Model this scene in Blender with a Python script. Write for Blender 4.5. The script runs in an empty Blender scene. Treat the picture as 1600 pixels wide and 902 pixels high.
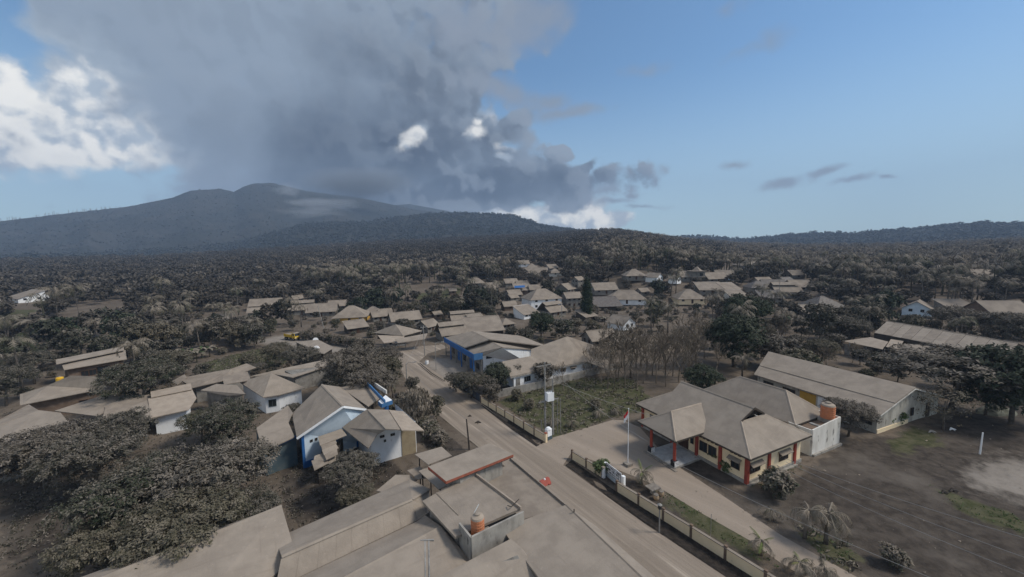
import bpy, bmesh, math, random
import numpy as np
from mathutils import Vector, Matrix, noise as mnoise

SC = bpy.context.scene
COL = SC.collection
rnd = random.Random(7)
rad = math.radians

# ------------------------------------------------------------------ camera
FPX, PITCH, ROLL, CAMH = 590.0, 5.6, 1.0, 28.0
cam_d = bpy.data.cameras.new('camera')
cam = bpy.data.objects.new('camera', cam_d); COL.objects.link(cam)
cam_d.sensor_fit = 'HORIZONTAL'; cam_d.sensor_width = 36.0
cam_d.lens = 36.0*FPX/1600.0
cam_d.clip_start = 0.2; cam_d.clip_end = 12000
CR = Matrix.Rotation(rad(90-PITCH), 3, 'X') @ Matrix.Rotation(rad(-ROLL), 3, 'Z')
cam.matrix_world = Matrix.Translation((0, 0, CAMH)) @ CR.to_4x4()
SC.camera = cam

# ------------------------------------------------------------------ light
SUN_EL, SUN_AZ = 48.0, 95.0          # azimuth from +Y (view axis) towards +X
sd = bpy.data.lights.new('sun', 'SUN'); sd.energy = 2.4; sd.angle = rad(13); sd.color = (1.0, 0.93, 0.82)
sun = bpy.data.objects.new('sun', sd); COL.objects.link(sun)
sv = Vector((math.sin(rad(SUN_AZ))*math.cos(rad(SUN_EL)), math.cos(rad(SUN_AZ))*math.cos(rad(SUN_EL)), math.sin(rad(SUN_EL))))
sun.rotation_euler = (-sv).to_track_quat('-Z', 'Y').to_euler()
sun.location = (0, 0, 300)
SC.view_settings.view_transform = 'Standard'; SC.view_settings.look = 'None'
SC.view_settings.exposure = 0.40; SC.view_settings.gamma = 1.0
SC.render.engine = 'CYCLES'
SC.cycles.max_bounces = 5; SC.cycles.diffuse_bounces = 3; SC.cycles.volume_bounces = 0
SC.cycles.transparent_max_bounces = 6
SC.cycles.use_denoising = True

def pixdir(px, py):
    d = CR @ Vector(((px-800)/FPX, -(py-451)/FPX, -1.0))
    return d.normalized()

class NT:
    """small helper to write node graphs"""
    def __init__(s, tree): s.t = tree; s.n = tree.nodes; s.l = tree.links
    def new(s, kind, **kw):
        n = s.n.new(kind)
        for k, v in kw.items(): setattr(n, k, v)
        return n
    def put(s, sock, v):
        if hasattr(v, 'is_linked') or hasattr(v, 'links'): s.l.new(v, sock)
        else:
            if isinstance(v, (tuple, list)) and len(v) == 3 and sock.type == 'RGBA': v = (*v, 1.0)
            sock.default_value = v
    def math(s, op, a, b=None, c=None, clamp=False):
        n = s.new('ShaderNodeMath', operation=op, use_clamp=clamp)
        s.put(n.inputs[0], a)
        if b is not None: s.put(n.inputs[1], b)
        if c is not None: s.put(n.inputs[2], c)
        return n.outputs[0]
    def vmath(s, op, a, b=None):
        n = s.new('ShaderNodeVectorMath', operation=op)
        s.put(n.inputs[0], a)
        if b is not None: s.put(n.inputs[1], b)
        return n.outputs['Value'] if op in ('LENGTH', 'DOT_PRODUCT', 'DISTANCE') else n.outputs[0]
    def mix(s, f, a, b):
        n = s.new('ShaderNodeMix', data_type='RGBA')
        s.put(n.inputs[0], f); s.put(n.inputs[6], a); s.put(n.inputs[7], b)
        return n.outputs[2]
    def smooth(s, v, lo, hi, o0=0.0, o1=1.0):
        n = s.new('ShaderNodeMapRange', interpolation_type='SMOOTHSTEP')
        s.put(n.inputs[0], v); n.inputs[1].default_value = lo; n.inputs[2].default_value = hi
        n.inputs[3].default_value = o0; n.inputs[4].default_value = o1
        return n.outputs[0]
    def noise(s, vec, scale, detail=4, rough=0.55, dist=0.0, color=False):
        n = s.new('ShaderNodeTexNoise')
        if vec is not None: s.l.new(vec, n.inputs['Vector'])
        n.inputs['Scale'].default_value = scale; n.inputs['Detail'].default_value = detail
        n.inputs['Roughness'].default_value = rough; n.inputs['Distortion'].default_value = dist
        return n.outputs['Color' if color else 'Fac']

# ------------------------------------------------------------------ sky
def stereo_x(px): return pixdir(px, 200).x
W = bpy.data.worlds.new('World'); SC.world = W; W.use_nodes = True
w = NT(W.node_tree); w.n.clear()
sky = w.new('ShaderNodeTexSky', sky_type='NISHITA')
sky.sun_disc = False; sky.sun_elevation = rad(SUN_EL); sky.sun_rotation = rad(SUN_AZ)
sky.air_density = 1.0; sky.dust_density = 0.4; sky.ozone_density = 1.6; sky.altitude = 0
SKY_S = 0.10
clear = w.vmath('SCALE', sky.outputs[0]); clear.node.inputs['Scale'].default_value = SKY_S; clear = w.vmath('MULTIPLY', clear, (0.78, 1.0, 1.08))
gen = w.new('ShaderNodeTexCoord').outputs['Generated']
sx = w.new('ShaderNodeSeparateXYZ'); w.l.new(gen, sx.inputs[0])
den = w.math('MAXIMUM', w.math('ADD', sx.outputs[1], 1.0), 0.05)
cb = w.new('ShaderNodeCombineXYZ')
w.l.new(w.math('DIVIDE', sx.outputs[0], den), cb.inputs[0]); w.l.new(w.math('DIVIDE', sx.outputs[2], den), cb.inputs[1])
uv = cb.outputs[0]                       # stereographic plane of directions
n1 = w.noise(uv, 7.0, 3, 0.5); n2 = w.noise(uv, 13.0, 10, 0.62, 0.3); n3 = w.noise(uv, 38.0, 9, 0.64, 0.4)
warp = w.vmath('SUBTRACT', w.noise(uv, 11.0, 7, 0.6, color=True), (0.5, 0.5, 0.5))
wn = w.vmath('SCALE', warp); wn.node.inputs['Scale'].default_value = 0.045
uvw = w.vmath('ADD', uv, wn)
def stereo(px, py):
    d = pixdir(px, py); return d.x/(1+d.y), d.z/(1+d.y)
def blob(px, py, rx, ry, amp=1.0, rot=0.0, src=None):
    u0, v0 = stereo(px, py); u1, _ = stereo(px+rx, py); _, v1 = stereo(px, py-ry)
    a, b = max(abs(u1-u0), 1e-4), max(abs(v1-v0), 1e-4)
    m = w.new('ShaderNodeMapping', vector_type='TEXTURE')
    m.inputs['Location'].default_value = (u0, v0, 0); m.inputs['Scale'].default_value = (a, b, 1)
    m.inputs['Rotation'].default_value = (0, 0, rad(rot))
    w.l.new(src or uvw, m.inputs[0])
    d = w.vmath('LENGTH', m.outputs[0])
    return w.math('MULTIPLY', w.math('SUBTRACT', 1.0, w.math('MULTIPLY', d, 0.5), clamp=True), amp)
PREV = None
def field(blobs, src=None):
    # each blob waits for the one before (keeps the shader's stack small)
    global PREV
    f = None
    for bl in blobs:
        if PREV is not None:
            ma = w.new('ShaderNodeVectorMath', operation='MULTIPLY_ADD'); w.l.new(PREV, ma.inputs[0]); ma.inputs[1].default_value = (1e-7,)*3; w.l.new(uvw, ma.inputs[2]); s_ = ma.outputs[0]
        else: s_ = uvw
        v = blob(*bl, src=s_); f = v if f is None else w.math('MAXIMUM', f, v); PREV = f
    return f
def puffs(vec, scale, sm=0.45):
    v = w.new('ShaderNodeTexVoronoi', voronoi_dimensions='2D', feature='SMOOTH_F1'); v.inputs['Scale'].default_value = scale; v.inputs['Smoothness'].default_value = sm
    w.l.new(vec, v.inputs['Vector']); return w.math('SUBTRACT', 1.0, v.outputs['Distance'])
def billow(vec): return w.math('ADD', w.math('ADD', w.math('MULTIPLY', puffs(vec, 10.0, 1.0), .5), w.math('MULTIPLY', puffs(vec, 24.0, .8), .32)), w.math('MULTIPLY', puffs(vec, 58.0, .6), .18))
warp2 = w.vmath('SUBTRACT', w.noise(uv, 26.0, 6, 0.6, color=True), (0.5, 0.5, 0.5)); wn2 = w.vmath('SCALE', warp2); wn2.node.inputs['Scale'].default_value = 0.035
uvb = w.vmath('ADD', uvw, wn2)
bil = billow(uvb); bil2 = billow(w.vmath('ADD', uvb, (0.007, 0.012, 0)))
relief = w.math('ADD', w.math('SUBTRACT', bil, bil2), w.math('MULTIPLY', w.math('SUBTRACT', n3, .5), .10))  # light and self-shadow of the clouds, painted into their colours
fine = w.math('ADD', w.math('MULTIPLY', w.math('SUBTRACT', bil, 0.56), 1.05), w.math('MULTIPLY', w.math('SUBTRACT', n2, 0.5), 0.55))
fine_s = w.math('MULTIPLY', fine, 0.75)
rm = w.smooth(sx.outputs[0], stereo_x(480), stereo_x(760), 0.25, 1.0)
# white banks far behind the plume
white = field([(225, 110, 170, 130, 1.0, 25), (330, 200, 130, 80, .9), (50, 190, 180, 72, 1, 8), (140, 145, 66, 70, 1, 20), (10, 120, 55, 50), (250, 205, 190, 60, .95), (330, 190, 90, 60, .7), (80, 90, 34, 34, .8),
               (120, 235, 230, 30, .85), (650, 212, 70, 30, 1, 35), (742, 205, 45, 32, 1, 30), (785, 245, 40, 16, .9), (744, 186, 18, 16, .9),
               (830, 335, 110, 18, 1), (775, 326, 50, 10, .95), (880, 343, 60, 14, .9), (955, 346, 30, 13, .95), (925, 348, 22, 10, .9), (890, 318, 90, 30, .62)])
aw = w.smooth(w.math('ADD', white, w.math('MULTIPLY', fine, 0.62)), 0.38, 0.60)
bright = field([(60, 200, 210, 95, 1), (140, 145, 60, 60, 1, 20), (10, 120, 55, 50), (220, 235, 140, 45, .9), (650, 212, 70, 40), (742, 200, 50, 40), (830, 335, 120, 22), (940, 345, 60, 20)])
wb = w.smooth(w.math('ADD', bright, w.math('MULTIPLY', fine, .5)), .30, .70)
wcol0 = w.mix(w.smooth(w.math('ADD', w.math('ADD', n2, w.math('MULTIPLY', n3, .3)), w.math('MULTIPLY', relief, 1.6)), 0.45, 0.82), (0.36, 0.42, 0.49), (0.86, 0.84, 0.79))
wcol = w.mix(wb, w.mix(w.smooth(n2, .38, .65), (0.26, 0.315, 0.385), (0.37, 0.43, 0.49)), wcol0)
# the grey eruption plume
grey = field([(480, 60, 250, 150, 1.05), (420, -80, 360, 150, 1.05), (560, 230, 250, 130, 1.08), (640, 265, 200, 62, 1.05), (800, 285, 130, 36, 1.0), (440, 235, 110, 60, 1.0), (520, 305, 130, 34, 1.05), (440, 275, 90, 40, 1.0), (620, 320, 120, 26, 1.0),
              (880, 290, 55, 24, .95, 35), (905, 272, 26, 16, .95, 40), (770, 225, 75, 30, .98, 35), (700, 290, 230, 38, 1.1), (840, 288, 90, 30, 1.05), (895, 282, 34, 20, 1.05, 38), (710, 255, 90, 50, 1), (872, 240, 24, 18, .92), (810, 262, 60, 24, .9), (300, 150, 190, 120, .72, 20), (260, 60, 170, 120, .76), (340, 225, 140, 44, .74)])
grey_n = w.math('ADD', grey, fine_s)
holes = field([(648, 212, 34, 15, 1, 38), (634, 230, 16, 14, .9), (742, 207, 22, 15, 1, 30), (744, 187, 10, 10, .95), (785, 245, 18, 8, .9), (800, 225, 34, 12, .7)])
hole_a = w.smooth(w.math('ADD', holes, w.math('MULTIPLY', fine, 0.7)), 0.44, 0.86, 0.0, 0.8)
ag = w.math('MULTIPLY', w.math('ADD', w.math('MULTIPLY', w.smooth(grey_n, 0.44, 0.57), rm), w.math('MULTIPLY', w.smooth(grey_n, 0.34, 0.66), w.math('SUBTRACT', 1.0, rm))), w.math('SUBTRACT', 1.0, hole_a))
dark = field([(700, 300, 210, 30, 1.05), (600, 250, 200, 120, 1.0), (540, 285, 130, 60, 1.1), (760, 290, 200, 40, 1.0), (640, 120, 150, 150, .70), (880, 285, 80, 40, .9), (760, 215, 70, 40, .85)])
dk = w.smooth(w.math('ADD', dark, w.math('MULTIPLY', fine, 0.45)), 0.28, 0.95)
gcol = w.mix(dk, (0.215, 0.265, 0.335), (0.030, 0.041, 0.066))
gcol = w.mix(w.math('MULTIPLY', rm, w.smooth(relief, -0.01, 0.12, 0.0, 0.42)), gcol, (0.27, 0.31, 0.365))
gcol = w.mix(w.math('MULTIPLY', rm, w.smooth(relief, -0.12, 0.0, 0.40, 0.0)), gcol, (0.026, 0.036, 0.058))
gcol = w.mix(w.smooth(n2, 0.42, 0.66, 0.0, 0.2), gcol, (0.24, 0.285, 0.345))
# thin brownish-grey wisps to the right of the plume
wisp = field([(820, 30, 90, 50, 1.0, 25), (720, 30, 70, 60, .92), (790, 150, 80, 26, .9, -15), (880, 176, 90, 14, .9, 6), (860, 160, 40, 18, .85), (1130, 22, 50, 30, .72, 25), (1160, 90, 90, 26, .62, 12), (1010, 105, 60, 20, .6),
              (1225, 290, 42, 10, .92, 12), (1285, 274, 36, 9, .95, 14), (1335, 286, 40, 8, .92, 6), (1390, 282, 16, 5, .8), (1150, 263, 30, 8, .7), (945, 300, 26, 12, .85), (955, 318, 34, 8, .8), (985, 308, 12, 6, .75), (1000, 325, 40, 6, .68)])
ai = w.smooth(w.math('ADD', wisp, w.math('MULTIPLY', fine, 0.7)), 0.38, 0.84, 0.0, 0.88)
icol = w.mix(n2, (0.16, 0.21, 0.29), (0.25, 0.27, 0.31))
# pale veil low over the whole horizon, as dust gives
up = w.smooth(sx.outputs[2], 0.0, 0.42, 1.0, 0.0)
veil = w.mix(w.math('MULTIPLY', up, 0.78), clear, (0.40, 0.53, 0.61))
c = w.mix(aw, veil, wcol)
c = w.mix(ag, c, gcol)
c = w.mix(ai, c, icol)
# unseen pale cloud added overhead and behind, to make the skylight less blue
dome = w.new('ShaderNodeMapping'); dome.inputs['Scale'].default_value = (1, 1, 2.2); w.l.new(gen, dome.inputs[0])
nd = w.noise(dome.outputs[0], 2.2, 8, 0.6, 0.3)
out = w.math('MAXIMUM', w.smooth(sx.outputs[1], -0.15, 0.12, 1.0, 0.0), w.smooth(sx.outputs[2], 0.72, 0.9))
c = w.mix(w.math('MULTIPLY', w.math('MULTIPLY', w.smooth(nd, 0.40, 0.60), out), w.smooth(sx.outputs[2], 0.0, 0.15)), c, (0.50, 0.495, 0.48))
bg = w.new('ShaderNodeBackground'); w.l.new(c, bg.inputs[0]); bg.inputs[1].default_value = 1.0
ow = w.new('ShaderNodeOutputWorld'); w.l.new(bg.outputs[0], ow.inputs[0])

# ------------------------------------------------------------------ terrain height
def lerp_tab(tab, x):
    if x <= tab[0][0]: return tab[0][1]
    for (x0, y0), (x1, y1) in zip(tab, tab[1:]):
        if x <= x1: return y0+(y1-y0)*(x-x0)/(x1-x0)
    return tab[-1][1]
PLAIN_END = 1100.0
SKY_TAB = [(-3000, 470), (-600, 425), (0, 409), (250, 402), (450, 389), (600, 379), (800, 369), (900, 363), (960, 361), (1070, 376), (1150, 383), (1250, 386), (1400, 385), (1500, 382), (1600, 378), (2200, 355), (4000, 300)]
def az_tab(tab, D):
    out = []
    for px, py in tab:
        d = pixdir(px, py); h = math.hypot(d.x, d.y)
        out.append((math.degrees(math.atan2(d.x, d.y)), CAMH+D*d.z/h))
    return out
ZT = az_tab(SKY_TAB, PLAIN_END)
_azs = np.array([a for a, _ in ZT]); _zs = np.array([z for _, z in ZT])
def gz_np(x, y):
    d = np.hypot(x, y); az = np.degrees(np.arctan2(x, y))
    ze = np.interp(az, _azs, _zs)
    t = np.clip((d-185)/(PLAIN_END-185), 0, 1.0); p_ = np.interp(az, [-60, -20, 5, 20, 60], [1.0, .95, .85, .55, .5])
    back = np.clip((np.abs(az)-85)/60, 0, 1)
    return ze*(1-back)*t**p_*np.clip((d-185)/40, 0, 1)
def gz(x, y): return float(gz_np(np.array([x]), np.array([y]))[0])
CAMP = Vector((0, 0, CAMH))
def at(px, py, z=0.0):
    """point of the place seen at that pixel of the photograph, at height z"""
    d = pixdir(px, py); return CAMP + d*((z-CAMH)/d.z)
def atg(px, py, h=0.0):
    """the same on the terrain (h above it)"""
    d = pixdir(px, py)
    t, step = 12.0, 3.0
    while t < 1300:
        p = CAMP+d*t
        if p.z-h < gz(p.x, p.y):
            lo, hi = t-step, t
            for _ in range(18):
                m = (lo+hi)/2; p = CAMP+d*m
                if p.z-h < gz(p.x, p.y): hi = m
                else: lo = m
            return CAMP+d*hi
        t += step; step = 3.0 if t < 300 else 8.0
    p = CAMP+d*1100; return Vector((p.x, p.y, gz(p.x, p.y)+h))
CRT = CR.transposed()
def pix(p):
    q = CRT @ (Vector(p)-CAMP)
    if q.z > -1: return (-9999, -9999)
    return (800+FPX*q.x/-q.z, 451-FPX*q.y/-q.z)

# ------------------------------------------------------------------ object helpers
ORG = {}
def tag(o, label=None, cat=None, group=None, kind=None):
    if label: o['label'] = label
    if cat: o['category'] = cat
    if group: o['group'] = group
    if kind: o['kind'] = kind
    return o
def empty(name, loc, label, cat, group=None):
    o = bpy.data.objects.new(name, None); COL.objects.link(o); o.location = loc; o.empty_display_size = 0.3
    ORG[o.name] = Vector(loc); return tag(o, label, cat, group, 'thing')
def copy_tree(o, parent=None):
    c = o.copy(); COL.objects.link(c)
    if parent is not None: c.parent = parent
    for ch in o.children: copy_tree(ch, c)
    return c

class MB:
    """collects shapes, then links them as ONE mesh object"""
    def __init__(s): s.v = []; s.f = []; s.mi = []; s.mats = []; s.cur = 0
    def mat(s, m):
        if m not in s.mats: s.mats.append(m)
        s.cur = s.mats.index(m); return s
    def poly(s, pts):
        b = len(s.v); s.v += [Vector(p) for p in pts]; s.f.append(tuple(range(b, b+len(pts)))); s.mi.append(s.cur)
    def add(s, vs, fs):
        b = len(s.v); s.v += [Vector(p) for p in vs]
        for f in fs: s.f.append(tuple(b+i for i in f)); s.mi.append(s.cur)
    def prism(s, base, top):
        n = len(base)
        s.add(list(base)+list(top), [tuple(range(n-1, -1, -1)), tuple(range(n, 2*n))]+[(i, (i+1) % n, n+(i+1) % n, n+i) for i in range(n)])
    def obox(s, c, ax, ay, az):
        c = Vector(c); ax = Vector(ax); ay = Vector(ay); az = Vector(az)
        b = [c-ax-ay-az, c+ax-ay-az, c+ax+ay-az, c-ax+ay-az]
        s.prism(b, [p+2*az for p in b])
    def box(s, c, sx, sy, sz, rz=0.0):
        a = rad(rz); s.obox(c, Vector((math.cos(a), math.sin(a), 0))*sx/2, Vector((-math.sin(a), math.cos(a), 0))*sy/2, Vector((0, 0, sz/2)))
    def bar(s, a, b, wd, ht, up=(0, 0, 1)):
        a = Vector(a); b = Vector(b); d = (b-a); L = d.length; d = d/L; up = Vector(up)
        sd = d.cross(up)
        if sd.length < 1e-4: sd = d.cross(Vector((1, 0, 0)))
        sd.normalize(); u2 = sd.cross(d)
        s.obox((a+b)/2, d*L/2, sd*wd/2, u2*ht/2)
    def tube(s, pts, rs, n=8, cap=True):
        pts = [Vector(p) for p in pts]
        if not isinstance(rs, (list, tuple)): rs = [rs]*len(pts)
        b = len(s.v); ref = None
        for i, p in enumerate(pts):
            d = (pts[min(i+1, len(pts)-1)]-pts[max(i-1, 0)]).normalized()
            if ref is None:
                ref = d.cross(Vector((0, 0, 1)))
                if ref.length < 0.1: ref = Vector((1, 0, 0))
            e1 = (ref-d*ref.dot(d)).normalized(); e2 = d.cross(e1); ref = e1
            for k in range(n):
                t = 2*math.pi*k/n; s.v.append(p+(e1*math.cos(t)+e2*math.sin(t))*rs[i])
        for i in range(len(pts)-1):
            for k in range(n):
                s.f.append((b+i*n+k, b+i*n+(k+1) % n, b+(i+1)*n+(k+1) % n, b+(i+1)*n+k)); s.mi.append(s.cur)
        if cap:
            s.f.append(tuple(b+k for k in range(n-1, -1, -1))); s.mi.append(s.cur)
            e = b+(len(pts)-1)*n; s.f.append(tuple(e+k for k in range(n))); s.mi.append(s.cur)
    def lathe(s, c, prof, n=16):
        c = Vector(c); b = len(s.v)
        for r, z in prof:
            for k in range(n):
                t = 2*math.pi*k/n; s.v.append(c+Vector((r*math.cos(t), r*math.sin(t), z)))
        for i in range(len(prof)-1):
            for k in range(n):
                s.f.append((b+i*n+k, b+i*n+(k+1) % n, b+(i+1)*n+(k+1) % n, b+(i+1)*n+k)); s.mi.append(s.cur)
        s.f.append(tuple(b+k for k in range(n-1, -1, -1))); s.mi.append(s.cur)
        e = b+(len(prof)-1)*n; s.f.append(tuple(e+k for k in range(n))); s.mi.append(s.cur)
    def mesh(s, name, org=None, smooth=False):
        org = org or Vector((0, 0, 0))
        me = bpy.data.meshes.new(name); me.from_pydata([tuple(p-org) for p in s.v], [], s.f)
        for m in s.mats: me.materials.append(m)
        if s.mats: me.polygons.foreach_set('material_index', s.mi)
        if smooth: me.polygons.foreach_set('use_smooth', [True]*len(s.f))
        me.update(); return me
    def build(s, name, m=None, parent=None, smooth=False, label=None, loc=None):
        if m is not None and not s.mats: s.mats = [m]; s.mi = [0]*len(s.f)
        org = ORG[parent.name] if parent is not None else Vector(loc or (0, 0, 0))
        o = bpy.data.objects.new(name, s.mesh(name, org, smooth)); COL.objects.link(o)
        if parent is not None: o.parent = parent
        else: o.location = org
        ORG[o.name] = org
        if label: o['label'] = label
        return o

def np_object(name, V, Fq, mats, attr=None, smooth=False, parent=None, loc=(0, 0, 0), link=True):
    """mesh from numpy arrays; Fq is (n,3) or (n,4)"""
    me = bpy.data.meshes.new(name)
    k = Fq.shape[1]; nf = len(Fq)
    me.vertices.add(len(V)); me.vertices.foreach_set('co', np.ascontiguousarray(V, dtype=np.float32).ravel())
    me.loops.add(nf*k); me.loops.foreach_set('vertex_index', np.ascontiguousarray(Fq, dtype=np.int32).ravel())
    me.polygons.add(nf); me.polygons.foreach_set('loop_start', np.arange(0, nf*k, k, dtype=np.int32))
    me.polygons.foreach_set('loop_total', np.full(nf, k, dtype=np.int32))
    if smooth: me.polygons.foreach_set('use_smooth', np.ones(nf, dtype=bool))
    for m in (mats if isinstance(mats, list) else [mats]): me.materials.append(m)
    me.update(calc_edges=True)
    if attr:
        for an, av in attr.items():
            if av.ndim == 1:
                a = me.attributes.new(an, 'FLOAT', 'POINT'); a.data.foreach_set('value', av.astype(np.float32))
            else:
                a = me.attributes.new(an, 'FLOAT_COLOR', 'POINT'); a.data.foreach_set('color', av.astype(np.float32).ravel())
    me.validate()
    if not link: return me
    o = bpy.data.objects.new(name, me); COL.objects.link(o); o.location = loc
    if parent is not None: o.parent = parent
    ORG[o.name] = Vector(loc); return o
# ------------------------------------------------------------------ materials
MAT = {}
def mat(name, col, col2=None, scale=3.0, rough=0.9, bump=0.0, bscale=None, detail=5, spec=0.2, lo=0.35, hi=0.65, third=None, tscale=None, tlo=.55, thi=.7, stretch=None):
    m = bpy.data.materials.new(name); m.use_nodes = True
    t = NT(m.node_tree); b = t.n['Principled BSDF']
    b.inputs['Roughness'].default_value = rough; b.inputs['Specular IOR Level'].default_value = spec
    if col2 is None and not bump:
        b.inputs['Base Color'].default_value = (*col, 1)
    else:
        co = t.new('ShaderNodeNewGeometry').outputs['Position']
        if stretch is not None:
            mp = t.new('ShaderNodeMapping'); mp.inputs['Scale'].default_value = stretch; t.l.new(co, mp.inputs[0]); co = mp.outputs[0]
        if col2 is not None:
            n = t.noise(co, scale, detail, 0.6)
            c = t.mix(t.smooth(n, lo, hi), col, col2)
            if third is not None:
                n2_ = t.noise(co, tscale or scale*4, 5, 0.65)
                c = t.mix(t.smooth(n2_, tlo, thi), c, third)
            t.put(b.inputs['Base Color'], c)
        else: b.inputs['Base Color'].default_value = (*col, 1)
        if bump:
            bp = t.new('ShaderNodeBump'); bp.inputs['Strength'].default_value = bump; bp.inputs['Distance'].default_value = 0.1
            t.l.new(t.noise(co, bscale or scale*6, 6, 0.6), bp.inputs['Height']); t.l.new(bp.outputs[0], b.inputs['Normal'])
    MAT[name] = m; return m
# fallen ash on roofs: soft mottling, thin streaks, some sheets shaken cleaner
ASH = mat('roof_ash', (0.302, 0.256, 0.211), (0.25, 0.211, 0.174), 0.55, 0.95, 0.25, 7.0, third=(0.335, 0.285, 0.235), tscale=3.0, tlo=.58, thi=.8)
def streaky(m, ang):
    # faint run-off streaks down the slopes, laid over the ash colour
    t = NT(m.node_tree); bs = t.n['Principled BSDF']; src = bs.inputs['Base Color'].links[0].from_socket
    P = t.new('ShaderNodeNewGeometry').outputs['Position']; f = None
    for an in (ang, ang+90):
        r_ = t.new('ShaderNodeMapping'); r_.inputs['Rotation'].default_value = (0, 0, rad(an)); t.l.new(P, r_.inputs[0])
        mp = t.new('ShaderNodeMapping'); mp.inputs['Scale'].default_value = (1, .06, .06); t.l.new(r_.outputs[0], mp.inputs[0])
        v = t.smooth(t.noise(mp.outputs[0], 2.6, 6, .7), .52, .74, 0, .38); f = v if f is None else t.math('MULTIPLY', t.math('MAXIMUM', f, v), 1.0)
    t.put(bs.inputs['Base Color'], t.mix(f, src, (0.19, 0.155, 0.125)))
streaky(ASH, -35)
ASHD = mat('thin_roof_ash', (0.215, 0.179, 0.147), (0.272, 0.229, 0.187), 0.8, 0.95, 0.25, 6.0, third=(0.17, 0.14, 0.115), tscale=3.5, tlo=.6, thi=.75)
ASHP = mat('pale_roof_ash', (0.375, 0.312, 0.252), (0.315, 0.26, 0.21), 0.9, 0.95, 0.2, 8.0, third=(0.25, 0.21, 0.175), tscale=2.5, tlo=.62, thi=.75)
ASHR = mat('far_roof_ash', (0.275, 0.232, 0.19), (0.21, 0.175, 0.144), 0.35, 0.95, 0.0)
TIN = mat('bare_tin', (0.16, 0.145, 0.13), (0.10, 0.085, 0.075), 1.2, 0.6, 0.1, third=(0.16, 0.08, 0.045), tscale=2.0)
CREAM = mat('cream_paint', (0.86, 0.70, 0.48), (0.80, 0.65, 0.43), 1.2, 0.85, 0.05, third=(0.45, 0.36, 0.25), tscale=2.2, tlo=.62, thi=.8)
REDP = mat('red_paint', (0.34, 0.07, 0.045), (0.27, 0.055, 0.04), 2.0, 0.7)
REDF = mat('red_fascia', (0.36, 0.11, 0.07), (0.25, 0.09, 0.06), 3.0, 0.8)
WHITE = mat('white_plaster', (0.84, 0.85, 0.86), (0.76, 0.77, 0.78), 0.8, 0.85, 0.04, third=(0.42, 0.40, 0.37), tscale=1.6, tlo=.58, thi=.82, stretch=(1, 1, .4))
STAINED = mat('stained_plaster', (0.72, 0.69, 0.64), (0.56, 0.53, 0.48), 0.7, 0.9, 0.05, third=(0.10, 0.09, 0.08), tscale=1.5, tlo=.56, thi=.72, stretch=(1, 1, .35))
DIRTY = mat('dirty_plaster', (0.52, 0.49, 0.43), (0.33, 0.31, 0.27), 0.6, 0.9, 0.05, third=(0.12, 0.105, 0.09), tscale=1.3, tlo=.54, thi=.72, stretch=(1, 1, .35))
LBLUE = mat('pale_blue_plaster', (0.58, 0.68, 0.77), (0.50, 0.60, 0.69), 1.0, 0.85)
BLUE = mat('blue_paint', (0.030, 0.13, 0.36), (0.025, 0.105, 0.29), 1.5, 0.6)
BLUE2 = mat('bright_blue_paint', (0.06, 0.16, 0.33), (0.05, 0.14, 0.29), 1.5, 0.6)
TEAL = mat('dark_teal_boards', (0.07, 0.105, 0.125), (0.10, 0.125, 0.135), 1.5, 0.8)
CONC = mat('weathered_concrete', (0.36, 0.335, 0.30), (0.24, 0.222, 0.20), 1.1, 0.95, 0.15, third=(0.08, 0.075, 0.07), tscale=1.7, tlo=.58, thi=.75, stretch=(1, 1, .5))
GREYW = mat('grey_house_wall', (0.24, 0.225, 0.205), (0.16, 0.15, 0.135), 0.8, 0.9, third=(0.09, 0.08, 0.07), tscale=1.6, tlo=.56, thi=.75)
BRICK = mat('brown_brick', (0.19, 0.135, 0.10), (0.135, 0.095, 0.07), 1.5, 0.95, 0.1)
ORANGE_W = mat('ochre_wall', (0.55, 0.33, 0.07), (0.48, 0.28, 0.06), 1.0, 0.9)
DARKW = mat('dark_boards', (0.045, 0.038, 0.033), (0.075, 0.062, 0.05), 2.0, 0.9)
PLY = mat('bare_plywood', (0.36, 0.29, 0.19), (0.29, 0.23, 0.15), 1.0, 0.9)
WOOD = mat('brown_wood', (0.075, 0.037, 0.022), (0.055, 0.028, 0.018), 4.0, 0.6)
POLEW = mat('grey_pole', (0.30, 0.29, 0.275), (0.20, 0.19, 0.18), 1.5, 0.8)
POLED = mat('dark_wooden_pole', (0.07, 0.058, 0.05), (0.045, 0.038, 0.033), 2.0, 0.9)
GLASS = mat('dark_glass', (0.018, 0.022, 0.025), rough=0.15, spec=0.5)
BLACK = mat('black_tile', (0.025, 0.025, 0.028), rough=0.35, spec=0.4)
TILE = mat('grey_floor_tile', (0.50, 0.50, 0.50), (0.40, 0.40, 0.40), 2.0, 0.4, third=(0.25, 0.235, 0.22), tscale=1.3)
WTILE = mat('marbled_white_tile', (0.72, 0.72, 0.72), (0.45, 0.45, 0.46), 3.5, 0.35)
ORANGE = mat('orange_plastic', (0.54, 0.20, 0.095), (0.46, 0.18, 0.09), 2.0, 0.6)
YELLOWP = mat('yellow_plastic', (0.72, 0.42, 0.03), rough=0.5)
TANKG = mat('grey_tank', (0.28, 0.265, 0.25), (0.20, 0.19, 0.175), 1.5, 0.6)
WFLAG = mat('white_cloth', (0.75, 0.75, 0.76), rough=0.9)
RFLAG = mat('red_cloth', (0.55, 0.04, 0.05), rough=0.9)
WIRE = mat('grey_wire', (0.28, 0.27, 0.26), rough=0.6)
REDB = mat('red_barrier_plastic', (0.38, 0.095, 0.07), (0.31, 0.085, 0.065), 2.0, 0.6)
YTRUCK = mat('yellow_truck_paint', (0.72, 0.47, 0.03), (0.60, 0.40, 0.05), 1.5, 0.4)
RUBBER = mat('black_rubber', (0.02, 0.02, 0.02), rough=0.9)
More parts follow.
